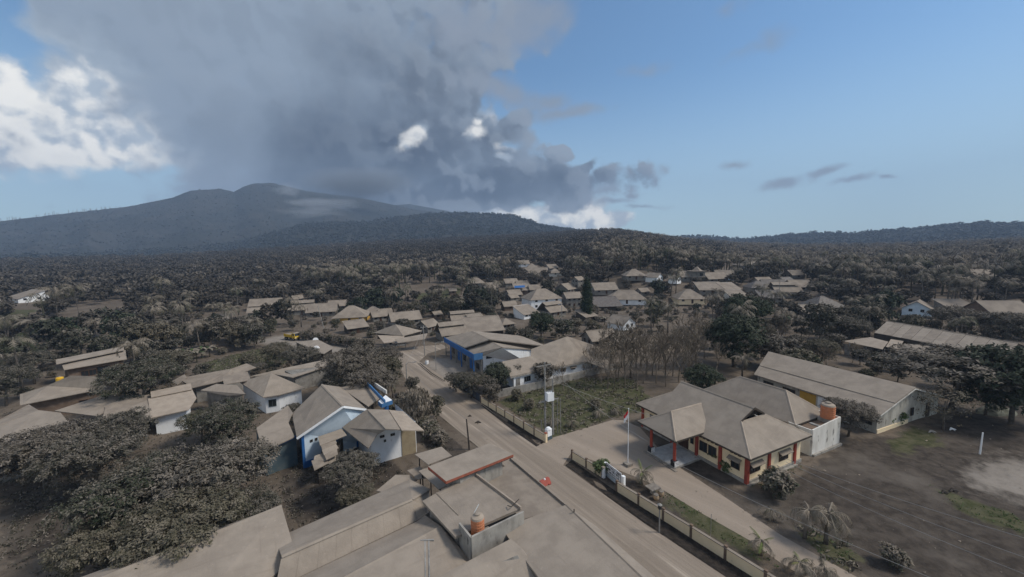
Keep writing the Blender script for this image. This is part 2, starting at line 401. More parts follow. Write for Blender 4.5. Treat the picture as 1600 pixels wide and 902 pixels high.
WPIPE = mat('white_pipe', (0.62, 0.66, 0.66), rough=0.5)
TRUNK = mat('tree_bark', (0.16, 0.14, 0.12), (0.085, 0.07, 0.058), 2.0, 0.95, 0.2)
BARE = mat('ash_grey_twigs', (0.21, 0.172, 0.132), (0.14, 0.113, 0.087), 1.0, 0.95)
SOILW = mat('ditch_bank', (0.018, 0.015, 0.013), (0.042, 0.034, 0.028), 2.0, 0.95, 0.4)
STONE = mat('ashy_stone', (0.26, 0.23, 0.20), (0.16, 0.14, 0.12), 1.5, 0.95, 0.2)

def leafmat(name, green, ash, lo=0.0, hi=0.8, amount=1.0):
    """leaves with ash lying on the faces that look up; bare where it slid off"""
    m = bpy.data.materials.new(name); m.use_nodes = True
    t = NT(m.node_tree); b = t.n['Principled BSDF']
    b.inputs['Roughness'].default_value = 0.85; b.inputs['Specular IOR Level'].default_value = 0.15
    g = t.new('ShaderNodeNewGeometry')
    sp = t.new('ShaderNodeSeparateXYZ'); t.l.new(g.outputs['True Normal'], sp.inputs[0])
    a = t.new('ShaderNodeAttribute', attribute_name='tint').outputs['Fac']
    oi = t.new('ShaderNodeObjectInfo').outputs['Random']
    up = t.smooth(t.math('ABSOLUTE', sp.outputs[2]), lo, hi)
    k = t.math('MULTIPLY', up, t.math('ADD', t.math('MULTIPLY', a, 0.85), t.math('MULTIPLY', oi, 0.35)))
    k = t.math('MULTIPLY', k, amount, clamp=True)
    gc = t.mix(a, green, tuple(x*1.7 for x in green)); gc = t.mix(t.smooth(oi, .55, 1.0, 0, .6), gc, (green[0]*1.7, green[1]*1.25, green[2]*1.2)); gc = t.mix(t.smooth(oi, .0, .3, .55, 0), gc, (green[0]*.7, green[1]*1.05, green[2]*.7))
    t.put(b.inputs['Base Color'], t.mix(k, gc, ash))
    MAT[name] = m; return m
LEAF = leafmat('ashy_leaves', (0.034, 0.036, 0.024), (0.190, 0.164, 0.138))
LEAFG = leafmat('ashy_olive_leaves', (0.046, 0.045, 0.027), (0.175, 0.151, 0.115), amount=1.05)
LEAFD = leafmat('dark_green_leaves', (0.022, 0.032, 0.018), (0.115, 0.108, 0.085), amount=0.6)
LEAFGREEN = leafmat('green_leaves', (0.045, 0.075, 0.022), (0.15, 0.14, 0.10), amount=0.45)
CYP = leafmat('cypress_leaves', (0.014, 0.026, 0.012), (0.05, 0.06, 0.035), amount=0.5)
FROND = leafmat('ashy_fronds', (0.055, 0.053, 0.034), (0.255, 0.217, 0.176), lo=-0.1, hi=0.6)
FRONDH = leafmat('ashy_hanging_fronds', (0.06, 0.058, 0.038), (0.27, 0.226, 0.18), lo=-.55, hi=.35)
CURTAIN = leafmat('ash_curtain_leaves', (0.06, 0.055, 0.04), (0.27, 0.228, 0.183), lo=-1.2, hi=.4, amount=1.7)
SHRUBASH = leafmat('ash_coated_shrub', (0.05, 0.048, 0.034), (0.22, 0.186, 0.15), lo=-.3, hi=.5, amount=1.4)
FRONDG = leafmat('green_fronds', (0.10, 0.13, 0.035), (0.20, 0.19, 0.11), amount=0.5)
FAR = leafmat('far_leaves', (0.040, 0.040, 0.030), (0.098, 0.085, 0.072), amount=0.8)
HILLF = leafmat('hill_leaves', (0.030, 0.034, 0.028), (0.05, 0.049, 0.045), amount=0.6)

def ground_mat():
    m = bpy.data.materials.new('ash_ground'); m.use_nodes = True
    t = NT(m.node_tree); b = t.n['Principled BSDF']; b.inputs['Roughness'].default_value = 0.97; b.inputs['Specular IOR Level'].default_value = 0.1
    P = t.new('ShaderNodeNewGeometry').outputs['Position']
    at_ = t.new('ShaderNodeAttribute', attribute_name='land').outputs['Color']
    s = t.new('ShaderNodeSeparateColor'); t.l.new(at_, s.inputs[0])
    nA = t.noise(P, 0.12, 6, 0.6); nB = t.noise(P, 0.9, 8, 0.65, 0.3); nC = t.noise(P, 5.0, 6, 0.7)
    base = t.mix(t.smooth(nA, .35, .65), (0.122, 0.098, 0.076), (0.172, 0.139, 0.110))
    base = t.mix(t.smooth(nB, .45, .75), base, (0.088, 0.069, 0.052))
    soil_shade = t.mix(t.smooth(nB, .3, .7), (0.044, 0.036, 0.030), (0.095, 0.078, 0.064))  # dark ground: bare soil, and the hall's shadow painted on the forecourt
    soil_shade = t.mix(t.smooth(nA, .48, .72), soil_shade, (0.135, 0.115, 0.097))
    grass = t.mix(t.smooth(nB, .35, .65), (0.052, 0.058, 0.025), (0.105, 0.098, 0.058))
    pale = t.mix(t.smooth(nB, .3, .7), (0.30, 0.265, 0.23), (0.245, 0.213, 0.182))
    wob = t.math('MULTIPLY', t.math('SUBTRACT', nB, .5), 0.9)
    c = t.mix(t.smooth(t.math('ADD', s.outputs[0], wob), .35, .65), base, soil_shade)
    c = t.mix(t.smooth(t.math('ADD', s.outputs[1], wob), .40, .68), c, grass)
    c = t.mix(t.smooth(t.math('ADD', s.outputs[2], t.math('MULTIPLY', wob, .9)), .25, .8), c, pale)
    c = t.mix(t.smooth(nC, .5, .8, 0, .45), c, (0.05, 0.042, 0.035))
    t.put(b.inputs['Base Color'], c)
    bp = t.new('ShaderNodeBump'); bp.inputs['Strength'].default_value = 0.5; bp.inputs['Distance'].default_value = 0.25
    t.l.new(nC, bp.inputs['Height']); t.l.new(bp.outputs[0], b.inputs['Normal'])
    return m
def road_mat(name, c0, c1, c2, ang, sc=1.0):
    """ash-covered track: wheel streaks along its own direction"""
    m = bpy.data.materials.new(name); m.use_nodes = True
    t = NT(m.node_tree); b = t.n['Principled BSDF']; b.inputs['Roughness'].default_value = 0.97; b.inputs['Specular IOR Level'].default_value = 0.1
    P = t.new('ShaderNodeNewGeometry').outputs['Position']
    rt = t.new('ShaderNodeMapping'); rt.inputs['Rotation'].default_value = (0, 0, rad(ang)); t.l.new(P, rt.inputs[0])
    mp = t.new('ShaderNodeMapping'); mp.inputs['Scale'].default_value = (1.0, 0.035, 1); t.l.new(rt.outputs[0], mp.inputs[0])
    st = t.noise(mp.outputs[0], 1.1*sc, 6, 0.65, 0.35); big = t.noise(P, 0.22, 5, .6); fin = t.noise(P, 3.5, 7, .68)
    c = t.mix(t.smooth(st, .35, .62), c0, c1)
    c = t.mix(t.smooth(st, .56, .66, 0, .8), c, c2)
    c = t.mix(t.smooth(big, .45, .75, 0, .6), c, c0)
    c = t.mix(t.smooth(fin, .5, .8, 0, .35), c, tuple(x*.6 for x in c0))
    t.put(b.inputs['Base Color'], c)
    bp = t.new('ShaderNodeBump'); bp.inputs['Strength'].default_value = 0.35; bp.inputs['Distance'].default_value = 0.12
    t.l.new(t.math('ADD', fin, st), bp.inputs['Height']); t.l.new(bp.outputs[0], b.inputs['Normal'])
    return m

# ------------------------------------------------------------------ ground sheet
def inpoly(x, y, poly):
    ins = np.zeros(x.shape, bool); n = len(poly); j = n-1
    for i in range(n):
        xi, yi = poly[i]; xj, yj = poly[j]
        c = ((yi > y) != (yj > y)) & (x < (xj-xi)*(y-yi)/((yj-yi) if yj != yi else 1e-9)+xi)
        ins ^= c; j = i
    return ins
def gpoly(pts): return [(lambda p: (p.x, p.y))(atg(px, py)) for px, py in pts]
SOILSHADEP = [gpoly(q) for q in (
    [(1065, 745), (1130, 762), (1175, 775), (1245, 742), (1320, 695), (1450, 665), (1620, 600), (1760, 700), (1660, 1000), (1360, 910), (1220, 830), (1120, 770)],
    [(640, 640), (664, 645), (700, 682), (742, 715), (728, 735), (690, 720), (655, 690)],  # darker verge left of the road
    [(893, 720), (1010, 795), (1190, 905), (1300, 975), (1320, 960), (1190, 880), (1040, 780), (950, 735)],
    [(1000, 660), (1060, 690), (1100, 715), (1170, 758), (1160, 768), (1080, 740), (1048, 722)],  # darker strip along the office front
    [(430, 770), (470, 690), (600, 720), (640, 745), (560, 780), (470, 830)],
    [(0, 730), (130, 720), (120, 830), (0, 902)], [(690, 560), (725, 566), (712, 600), (690, 586)])]  # last patch: the blue hall's cast shadow painted dark on the forecourt
GRASSP = [gpoly(q) for q in (
    [(775, 625), (900, 592), (990, 590), (1030, 640), (960, 652), (862, 690)],
    [(1172, 770), (1245, 738), (1258, 728), (1240, 722), (1172, 760)], [(1020, 765), (1075, 775), (1180, 845), (1240, 895), (1200, 885), (1040, 790)],
    [(1440, 750), (1500, 770), (1620, 820), (1620, 850), (1500, 800)], [(1215, 800), (1330, 850), (1360, 905), (1300, 890)],
    [(300, 572), (400, 545), (470, 548), (440, 572), (330, 590)], [(0, 484), (60, 482), (40, 500), (0, 502)], [(640, 458), (720, 450), (720, 462), (650, 468)], [(1380, 690), (1440, 660), (1480, 690), (1400, 720)])]
PALEP = [gpoly(q) for q in (
    [(1492, 742), (1540, 728), (1640, 705), (1700, 760), (1600, 800), (1545, 775)], [(655, 568), (700, 555), (735, 570), (720, 595), (697, 596)],
    [(345, 500), (352, 478), (362, 478), (362, 500), (390, 520), (375, 525)], [(395, 535), (440, 522), (520, 540), (560, 545), (500, 555), (440, 540)])]
def build_ground():
    az = np.concatenate([np.linspace(-64, 64, 400), np.linspace(66, 294, 60)])
    rr = [0.0, 6, 12]; r = 16.0
    while r < 5200: rr.append(r); r *= 1.012 if r < 200 else 1.045
    rr = np.array(rr); A, R_ = np.meshgrid(np.radians(az), rr)
    x = R_*np.sin(A); y = R_*np.cos(A); z = gz_np(x, y)
    def nz(sc, o): return np.sin(x*sc+o)*np.cos(y*sc*1.3+o*2)+.6*np.sin(x*sc*2.3+y*sc*1.7+o*3)
    hump = (0.10*nz(.35, 1)+.06*nz(.9, 2))
    wx = x+0.5*nz(.7, 4); wy = y+.5*nz(.6, 9)
    land = np.zeros(x.shape+(4,)); land[..., 3] = 1
    for i, ps in enumerate((SOILSHADEP, GRASSP, PALEP)):
        for q in ps:
            acc = np.zeros(x.shape)
            J = 2.6 if i == 2 else 1.3
            for jx in (-J, 0, J):
                for jy in (-J, 0, J): acc += inpoly(wx+jx, wy+jy, q)
            land[..., i] = np.maximum(land[..., i], acc/9)
    flat = np.zeros(x.shape, bool)
    for q in FLATP: flat |= inpoly(x, y, q)
    z = z-0.03 + np.where(flat | (R_ < 20), -0.02, hump*.45+0.01)
    n, mth = x.shape; V = np.stack([x, y, z], -1).reshape(-1, 3)
    i = np.arange(n-1)[:, None]*mth+np.arange(mth)[None]; j = np.arange(n-1)[:, None]*mth+(np.arange(mth)+1)[None] % mth
    F = np.stack([i, i+mth, j+mth, j], -1).reshape(-1, 4)[:, ::-1]
    o = np_object('ground', V, F, ground_mat(), {'land': land.reshape(-1, 4)}, smooth=True)
    tag(o, kind='structure')

ROAD = [(575, 553), (620, 563), (632, 590), (668, 634), (745, 697), (800, 737), (900, 815), (1060, 945), (1500, 1300), (1700, 1300), (1150, 912), (1011, 821), (880, 727), (838, 698), (756, 633), (697, 592), (655, 565), (668, 553), (700, 543), (690, 538), (640, 543), (600, 545)]
YARD = [(838, 698), (860, 685), (958, 656), (975, 657), (1000, 668), (1048, 722), (1080, 742), (1130, 775), (1220, 836), (1345, 905), (1500, 1000), (1420, 1000), (1220, 880), (1174, 846), (1098, 803), (1023, 758), (985, 742), (893, 707), (880, 727)]
def sheet(name, px, z, m, grid=0.9):
    pts = [atg(*q) for q in px]
    bm = bmesh.new(); vs = [bm.verts.new((p.x, p.y, z)) for p in pts]; f = bm.faces.new(vs)
    if f.normal.z < 0: f.normal_flip()
    bmesh.ops.triangulate(bm, faces=bm.faces[:])
    me = bpy.data.meshes.new(name); bm.to_mesh(me); bm.free(); me.materials.append(m)
    o = bpy.data.objects.new(name, me); COL.objects.link(o); return tag(o, kind='structure')
FLATP = [gpoly(ROAD), gpoly(YARD)]
build_ground()
sheet('road', ROAD, 0.0, road_mat('road_ash', (0.225, 0.185, 0.148), (0.295, 0.244, 0.197), (0.42, 0.355, 0.29), -34.8))
sheet('forecourt', YARD, -0.006, road_mat('forecourt_ash', (0.275, 0.226, 0.182), (0.31, 0.255, 0.206), (0.34, 0.282, 0.228), -40, .6))

# ------------------------------------------------------------------ hills and volcano
def hill_mat():
    m = bpy.data.materials.new('hill_forest'); m.use_nodes = True
    t = NT(m.node_tree); b = t.n['Principled BSDF']; b.inputs['Roughness'].default_value = 1; b.inputs['Specular IOR Level'].default_value = 0.0
    P = t.new('ShaderNodeNewGeometry').outputs['Position']
    nA = t.noise(P, 0.006, 6, .6); nB = t.noise(P, 0.05, 6, .65)
    c = t.mix(t.smooth(nA, .4, .65), (0.034, 0.036, 0.033), (0.055, 0.052, 0.046))
    c = t.mix(t.smooth(nB, .45, .7), c, (0.026, 0.028, 0.024))
    t.put(b.inputs['Base Color'], c)
    bp = t.new('ShaderNodeBump'); bp.inputs['Strength'].default_value = 1; bp.inputs['Distance'].default_value = 8
    t.l.new(nB, bp.inputs['Height']); t.l.new(bp.outputs[0], b.inputs['Normal'])
    return m
HM = hill_mat()
def hill(name, crest, D, foot_d, rough, ncol=260, nrow=40, seed=0, gully=0.0, conv=1.0):
    pxs = np.linspace(crest[0][0], crest[-1][0], ncol)
    rows = []
    g = []
    for px in pxs:
        d = pixdir(px, lerp_tab(crest, px)); h = math.hypot(d.x, d.y); az = math.atan2(d.x, d.y)
        zc = CAMH+D*d.z/h
        zf = gz(foot_d*math.sin(az), foot_d*math.cos(az))-12
        col = []
        for r in range(nrow+6):
            v = r/nrow
            if v <= 1:
                dd = foot_d+(D-foot_d)*v; z = zf+(zc-zf)*(v**conv)
                amp = rough*math.sin(math.pi*min(v, 1))
                p = Vector((dd*math.sin(az)*.004+seed, dd*math.cos(az)*.004, 0))
                z += amp*(mnoise.fractal(p, .9, 2.1, 5)) - gully*math.sin(math.pi*v)*abs(mnoise.noise(Vector((az*14+seed, v*1.2, 0))))
                z += rough*.10*mnoise.noise(Vector((az*120, v*20, seed)))
            else:
                dd = D+(v-1)*nrow/6*900; z = zc-(v-1)*nrow/6*(zc+60)
            col.append((dd*math.sin(az), dd*math.cos(az), z))
        g.append(col)
    V = np.array(g); n, mm, _ = V.shape
    i = np.arange(n-1)[:, None]*mm+np.arange(mm-1)[None]
    F = np.stack([i, i+mm, i+mm+1, i+1], -1).reshape(-1, 4)
    o = np_object(name, V.reshape(-1, 3), F, HM, smooth=True); tag(o, kind='structure'); return V[:, :nrow+1]
VOL = hill('volcano', [(-700, 405), (-300, 372), (0, 346), (100, 334), (200, 323), (270, 309), (297, 298), (345, 295), (365, 300), (380, 292), (395, 287), (425, 286), (450, 292), (480, 299), (520, 304), (560, 309), (600, 317), (640, 326), (690, 333), (760, 348), (830, 360), (900, 372)], 2700, 1500, 22, 360, 60, 3, 60, 1.15)
PEAK = hill('distant_peak', [(560, 345), (600, 322), (640, 319), (700, 330), (760, 345), (800, 356), (860, 368), (930, 376)], 3300, 2750, 8, 80, 12, 9)
FOOT = hill('foothill', [(-700, 440), (-200, 412), (0, 402), (150, 396), (300, 388), (380, 377), (430, 362), (470, 351), (520, 346), (575, 347), (620, 339), (660, 334), (700, 332), (760, 334), (800, 336), (830, 345), (850, 352), (880, 357), (930, 363), (1000, 372), (1060, 380)], 1750, 1150, 16, 300, 26, 5, 12, .9)
RIDGE = hill('right_ridge', [(1000, 378), (1060, 371), (1100, 369), (1150, 373), (1175, 373), (1230, 366), (1290, 364), (1340, 364), (1400, 360), (1480, 352), (1540, 347), (1570, 350), (1600, 349), (1700, 342), (2000, 345), (2400, 360)], 2100, 1300, 14, 240, 24, 11, 10)
# ------------------------------------------------------------------ building tools
STRICT = set()
BOXES = []                      # what of the picture each house takes up, so that no tree is planted in front of it
def note(pts, dist=None, keep=1.0):
    q = [pix(p) for p in pts]; xs = [a for a, b in q]; ys = [b for a, b in q]
    c = sum((Vector(p) for p in pts), Vector())/len(pts)
    BOXES.append((min(xs), max(xs), min(ys), max(ys), math.hypot(c.x, c.y), c.x, c.y, max((Vector(p)-c).to_2d().length for p in pts)))
def P3(*q): return [at(px, py, z) for px, py, z in q]
def slab(mb, polys, t=0.14):
    """roof planes (lists of points) with real thickness"""
    from collections import Counter
    key = lambda p: (round(p.x, 2), round(p.y, 2), round(p.z, 2))
    cnt = Counter(); dn = Vector((0, 0, -t))
    fixed = []
    for pl in polys:
        pl = [Vector(p) for p in pl]
        n = Vector()
        for i in range(len(pl)): n += pl[i].cross(pl[(i+1) % len(pl)])
        if n.z < 0: pl.reverse()
        fixed.append(pl)
        for i in range(len(pl)): cnt[frozenset((key(pl[i]), key(pl[(i+1) % len(pl)])))] += 1
    for pl in fixed:
        mb.poly(pl); mb.poly([p+dn for p in reversed(pl)])
        for i in range(len(pl)):
            a, b = pl[i], pl[(i+1) % len(pl)]
            if cnt[frozenset((key(a), key(b)))] == 1: mb.poly([b, a, a+dn, b+dn])
def roof(parent, polys, m=None, t=0.14, name='roof', label=None):
    mb = MB(); slab(mb, polys, t); return mb.build(name, m or ASH, parent, label=label)
def walls(parent, outline, m, inset=0.5, drop=0.1, zb=None, name='wall', label=None, thick=None):
    """a closed wall under a roof outline (points in order round the house)"""
    pts = [Vector(p) for p in outline]; c = sum(pts, Vector())/len(pts)
    base = []; top = []
    for p in pts:
        d = Vector((c.x-p.x, c.y-p.y, 0)); L = d.length
        q = p + d/L*min(inset*1.3, L*.4) if L > 0 else p
        z0 = (gz(q.x, q.y)-0.3) if zb is None else zb
        base.append(Vector((q.x, q.y, z0))); top.append(Vector((q.x, q.y, p.z-drop)))
    mb = MB(); n = len(pts)
    ar = sum(base[i].x*base[(i+1) % n].y-base[(i+1) % n].x*base[i].y for i in range(n))
    for i in range(n):
        j = (i+1) % n
        mb.poly([base[i], base[j], top[j], top[i]] if ar > 0 else [base[j], base[i], top[i], top[j]])
    mb.poly(top if ar > 0 else top[::-1])
    o = mb.build(name, m, parent, label=label); return base, top
def wframe(P0, P1, c):
    """unit vectors along and out of a wall from P0 to P1; c is inside"""
    d = Vector((P1.x-P0.x, P1.y-P0.y, 0)); L = d.length; d /= L
    n = Vector((d.y, -d.x, 0))
    if n.dot(Vector((c.x-P0.x, c.y-P0.y, 0))) > 0: n = -n
    return d, n, L
def window(parent, P0, P1, c, s, zc, wd, ht, fm=None, pm=None, bars=1, awn=None, pitch=0.0, name='window'):
    """frame standing proud of the wall, pane a child; s in metres from P0"""
    d, n, L = wframe(P0, P1, c); up = Vector((0, 0, 1)); fm = fm or WOOD; pm = pm or GLASS
    o = Vector((P0.x, P0.y, zc))+d*s+n*0.02; f = 0.07
    mb = MB()
    for sx_ in (-1, 1): mb.obox(o+d*sx_*(wd/2-f/2), d*f/2, n*.05, up*ht/2)
    for sz in (-1, 1): mb.obox(o+up*sz*(ht/2-f/2), d*(wd/2-f), n*.047, up*f/2)
    for k in range(bars): mb.obox(o+d*(-wd/2+wd*(k+1)/(bars+1)), d*.03, n*.043, up*(ht/2-f))
    fr = mb.build(name, fm, parent)
    pb = MB(); pb.obox(o, d*(wd/2-f), n*.02, up*(ht/2-f)); pb.build('pane', pm, fr)
    if awn:
        ab = MB(); a0 = o+up*(ht/2+.12)+n*.03; L2 = wd/2+.25
        sl = [a0-d*L2, a0+d*L2, a0+d*L2+n*awn-up*.28, a0-d*L2+n*awn-up*.28]
        slab(ab, [sl], .06)
        for sg in (-1, 1): ab.bar(o+d*sg*(wd/2)+n*.06-up*.1, a0+d*sg*(L2-.1)+n*(awn-.1)-up*.30, .04, .04)
        ab.build('awning', ASHD, parent)
    return fr
def door(parent, P0, P1, c, s, wd, ht, m, z0=0.0, name='door'):
    d, n, L = wframe(P0, P1, c); up = Vector((0, 0, 1))
    mb = MB(); o = Vector((P0.x, P0.y, z0+ht/2))+d*s+n*.02
    mb.obox(o, d*wd/2, n*.04, up*ht/2); mb.obox(o+n*.03-up*ht*.2, d*wd*.32, n*.03, up*ht*.18); mb.obox(o+n*.03+up*ht*.2, d*wd*.32, n*.03, up*ht*.2)
    do = mb.build(name, m, parent)
    hb_ = MB(); hb_.obox(o+d*wd*.4+n*.07, d*.03, n*.04, up*.09); hb_.build('handle', TANKG, do); return do
def ridge(parent, a, b, m=None, wd=.36, name='ridge_cap'):
    mb = MB(); a = Vector(a); b = Vector(b); d = (b-a).normalized(); s = d.cross(Vector((0, 0, 1))).normalized()*wd/2
    h = Vector((0, 0, .07)); lo = Vector((0, 0, -.05))
    mb.prism([a-s+lo, a+lo*.2, a+s+lo, a+h], [b-s+lo, b+lo*.2, b+s+lo, b+h]); mb.build(name, m or ASHP, parent)
def fascia(parent, a, b, m, ht=.22, name='fascia', off=0.03):
    a = Vector(a); b = Vector(b); mb = MB(); d = (b-a).normalized(); s = Vector((d.y, -d.x, 0))
    if s.length < .1: return
    mb.bar(a-Vector((0, 0, ht/2+.01)), b-Vector((0, 0, ht/2+.01)), .06, ht); return mb.build(name, m, parent)
def tank(name, c, r, h, m, label, group=None, ash=True):
    t = empty(name, c, label, 'water tank', group); b = MB()
    prof = [(r*.96, 0)]
    k = 6
    for i in range(k):
        z = h*.82*i/k; prof += [(r, z+.02), (r, z+h*.82/k*.7), (r*.95, z+h*.82/k*.8), (r*.95, z+h*.82/k*.95)]
    b.lathe(Vector(c), prof+[(r, h*.82)], 20); b.build('tank_body', m, t)
    b = MB(); b.lathe(Vector(c), [(r*.995, h*.815), (r*.9, h*.9), (r*.45, h*.96), (r*.42, h*.965)], 20); b.build('tank_shoulder', ASHP if ash else m, t)
    b = MB(); b.lathe(Vector(c), [(r*.40, h*.95), (r*.40, h*1.03), (r*.2, h*1.06)], 14); b.build('lid', ASH, t)
    return t

# ------------------------------------------------------------------ the cream office with red pillars
KO = Vector((27.4761, 42.3754, 0)); _a = rad(-25.3)
UO = Vector((math.sin(_a), math.cos(_a), 0)); VO = Vector((UO.y, -UO.x, 0))
def O(u, v, z=0.0): return KO+UO*u+VO*v+Vector((0, 0, z))
of = empty('village_office', O(8, 5), 'cream office with red corner pillars, wide grey hipped roof and tiled porch beside the flagpole', 'office')
note([O(-.8, -.8), O(17.4, -.8), O(-.8, 21), O(17, 21.6), O(5.5, -5.5), O(8, 5, 7.3)])
SL = (7.25-3.7)/6.25
def mr(v): return 3.7+(v+.8)*SL
def mr2(v): return 3.7+(11.7-v)*SL
RZ = mr(5.45); GU = 3.0; GZ = 3.7+(GU+.8)*.58
gv0 = (GZ-3.7)/SL-.8; gv1 = 11.7-(GZ-3.7)/SL
front = [O(-.8, -.8, 3.7), O(17.4, -.8, 3.7), O(14.0, gv0+.15, mr(gv0+.15)), O(14.2, 5.45, RZ), O(GU-.25, 5.45, RZ), O(GU-.05, gv0, GZ)]
back = [O(-.8, 11.7, 3.7), O(GU-.05, gv1, GZ), O(GU-.25, 5.45, RZ), O(14.2, 5.45, RZ), O(14.0, gv1-.15, mr2(gv1-.15)), O(17.4, 11.7, 3.7)]
hipR = [O(-.8, -.8, 3.7), O(GU-.05, gv0, GZ), O(GU-.05, gv1, GZ), O(-.8, 11.7, 3.7)]
hipL = [O(17.4, -.8, 3.7), O(17.4, 11.7, 3.7), O(14.0, gv1-.15, mr2(gv1-.15)), O(14.0, gv0+.15, mr(gv0+.15))]
rm = roof(of, [front, back, hipR, hipL], ASH, .12)
ridge(of, O(GU-.3, 5.45, RZ+.02), O(14.25, 5.45, RZ+.02), ASH)
for a, b in ((O(-.8, -.8, 3.72), O(GU-.05, gv0, GZ+.02)), (O(-.8, 11.7, 3.72), O(GU-.05, gv1, GZ+.02)), (O(17.4, -.8, 3.72), O(14.0, gv0+.15, mr(gv0+.15)+.02))): ridge(of, a, b, ASHP, .26)
gb = MB(); gb.poly([O(GU+.3, gv0+.4, GZ+.02), O(GU+.3, gv1-.4, GZ+.02), O(GU+.3, 5.45, RZ-.3)])
for k in range(5): gb.bar(O(GU+.2, gv0+.75+k*.35, GZ+.2+k*.22), O(GU+.2, gv1-.75-k*.35, GZ+.2+k*.22), .05, .09)
gb.build('gable_vent', DARKW, of)
for vv in (gv0, gv1):
    mb = MB(); mb.bar(O(GU-.12, vv, GZ+.0), O(GU-.3, 5.45, RZ-.0), .06, .22); mb.build('barge_board', DARKW, of)
for a, b in ((O(-.83, -.83, 3.7), O(17.43, -.83, 3.7)), (O(-.83, -.83, 3.7), O(-.83, 11.7, 3.7)), (O(17.43, -.83, 3.7), O(17.43, 11.7, 3.7))): fascia(of, a, b, DARKW, .2)
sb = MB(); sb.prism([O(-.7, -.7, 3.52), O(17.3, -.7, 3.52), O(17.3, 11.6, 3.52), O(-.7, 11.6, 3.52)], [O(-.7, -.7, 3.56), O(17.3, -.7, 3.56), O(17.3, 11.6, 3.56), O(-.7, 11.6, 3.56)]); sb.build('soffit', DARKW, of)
wb = MB(); wb.prism([O(0, 0, .35), O(16.6, 0, .35), O(16.6, 10.9, .35), O(0, 10.9, .35)], [O(0, 0, 3.52), O(16.6, 0, 3.52), O(16.6, 10.9, 3.52), O(0, 10.9, 3.52)]); wb.build('wall', CREAM, of)
pb = MB(); pb.prism([O(-.18, -.18, -.2), O(16.8, -.18, -.2), O(16.8, 11, -.2), O(-.18, 11, -.2)], [O(-.18, -.18, .37), O(16.8, -.18, .37), O(16.8, 11, .37), O(-.18, 11, .37)]); pb.build('plinth', CONC, of)
CO = O(8, 5)
for uu, vv in ((0, 0), (3.4, 0), (6.8, 0), (10.9, 0), (16.6, 0), (0, 4.1), (0, 9.5)):
    mb = MB(); mb.obox(O(uu, vv, 1.78), UO*.2, VO*.2, Vector((0, 0, 1.74))); mb.build('pillar', REDP, of)
for s, n_ in ((1.45, 1.1), (4.55, 1.15), (5.85, 1.15)):
    window(of, O(0, 0), O(10, 0), CO, s, 1.85, n_, 1.35, WOOD, GLASS, 1, awn=.55 if s < 2 else None)
for s in (12.4, 14.6): window(of, O(0, 0), O(10, 0), CO, s, 2.0, 1.2, 1.35, WOOD, GLASS, 1)
for s in (1.5, 7.2): window(of, O(0, 0), O(0, 10), CO, s, 1.75, 1.9, 1.25, WOOD, GLASS, 2, awn=.5)
for s in (1.0, 1.5, 2.0, 4.0, 4.6, 5.2, 5.8, 6.3): window(of, O(0, 0), O(10, 0), CO, s, 3.05, .36, .22, WOOD, GLASS, 0, name='vent')
door(of, O(0, 0), O(10, 0), CO, 9.0, 1.7, 2.4, WOOD, .36)
window(of, O(0, 0), O(10, 0), CO, 7.6, 2.1, .5, 1.3, WOOD, GLASS, 0)
# porch
AP = O(8.85, -2.7, 6.1); mv = 3.2; zf = mr(mv)
pr = [[O(5.6, -5.5, 4.0), O(12.1, -5.5, 4.0), AP], [O(5.6, -5.5, 4.0), AP, O(8.85, mv, 6.1), O(6.6, 1.3, 4.9), O(5.6, -.3, 4.02)], [O(12.1, -5.5, 4.0), O(12.1, -.3, 4.02), O(11.1, 1.3, 4.9), O(8.85, mv, 6.1), AP]]
roof(of, pr, ASH, .12, label='porch roof with its own hip')
for a, b in ((O(5.6, -5.5, 4.02), AP+Vector((0, 0, .02))), (O(12.1, -5.5, 4.02), AP+Vector((0, 0, .02))), (AP+Vector((0, 0, .02)), O(8.85, mv, 6.12))): ridge(of, a, b, ASHP, .26)
for a, b in ((O(5.57, -5.53, 4.0), O(12.13, -5.53, 4.0)), (O(5.57, -5.53, 4.0), O(5.57, -.4, 4.0)), (O(12.13, -5.53, 4.0), O(12.13, -.4, 4.0))): fascia(of, a, b, DARKW, .2)
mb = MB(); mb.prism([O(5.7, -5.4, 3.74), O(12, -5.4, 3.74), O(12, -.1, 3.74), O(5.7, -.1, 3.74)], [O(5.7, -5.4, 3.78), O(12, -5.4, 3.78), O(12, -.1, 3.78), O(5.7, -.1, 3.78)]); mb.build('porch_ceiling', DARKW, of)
fl = MB(); fl.prism([O(6.0, -5.1, -.2), O(10.7, -5.1, -.2), O(10.7, -.2, -.2), O(6.0, -.2, -.2)], [O(6.0, -5.1, .2), O(10.7, -5.1, .2), O(10.7, -.2, .2), O(6.0, -.2, .2)]); fl.build('porch_floor', CONC, of)
tl = None
for i in range(8):
    for j in range(8):
        q = O(6.08+.5725*i+.286, -5.02+.59*j+.295, .21)
        if tl is None:
            mb = MB(); mb.obox(q, UO*.275, VO*.283, Vector((0, 0, .012))); tl = mb.build('tile', TILE, of); t0 = q
        else:
            c2 = tl.copy(); COL.objects.link(c2); c2.location = q-t0
fl2 = MB(); fl2.prism([O(5.5, -5.5, -.2), O(11.0, -5.5, -.2), O(11.0, -5.1, -.2), O(5.5, -5.1, -.2)], [O(5.5, -5.5, .09), O(11.0, -5.5, .09), O(11.0, -5.1, .09), O(5.5, -5.1, .09)]); fl2.build('step', STONE, of)
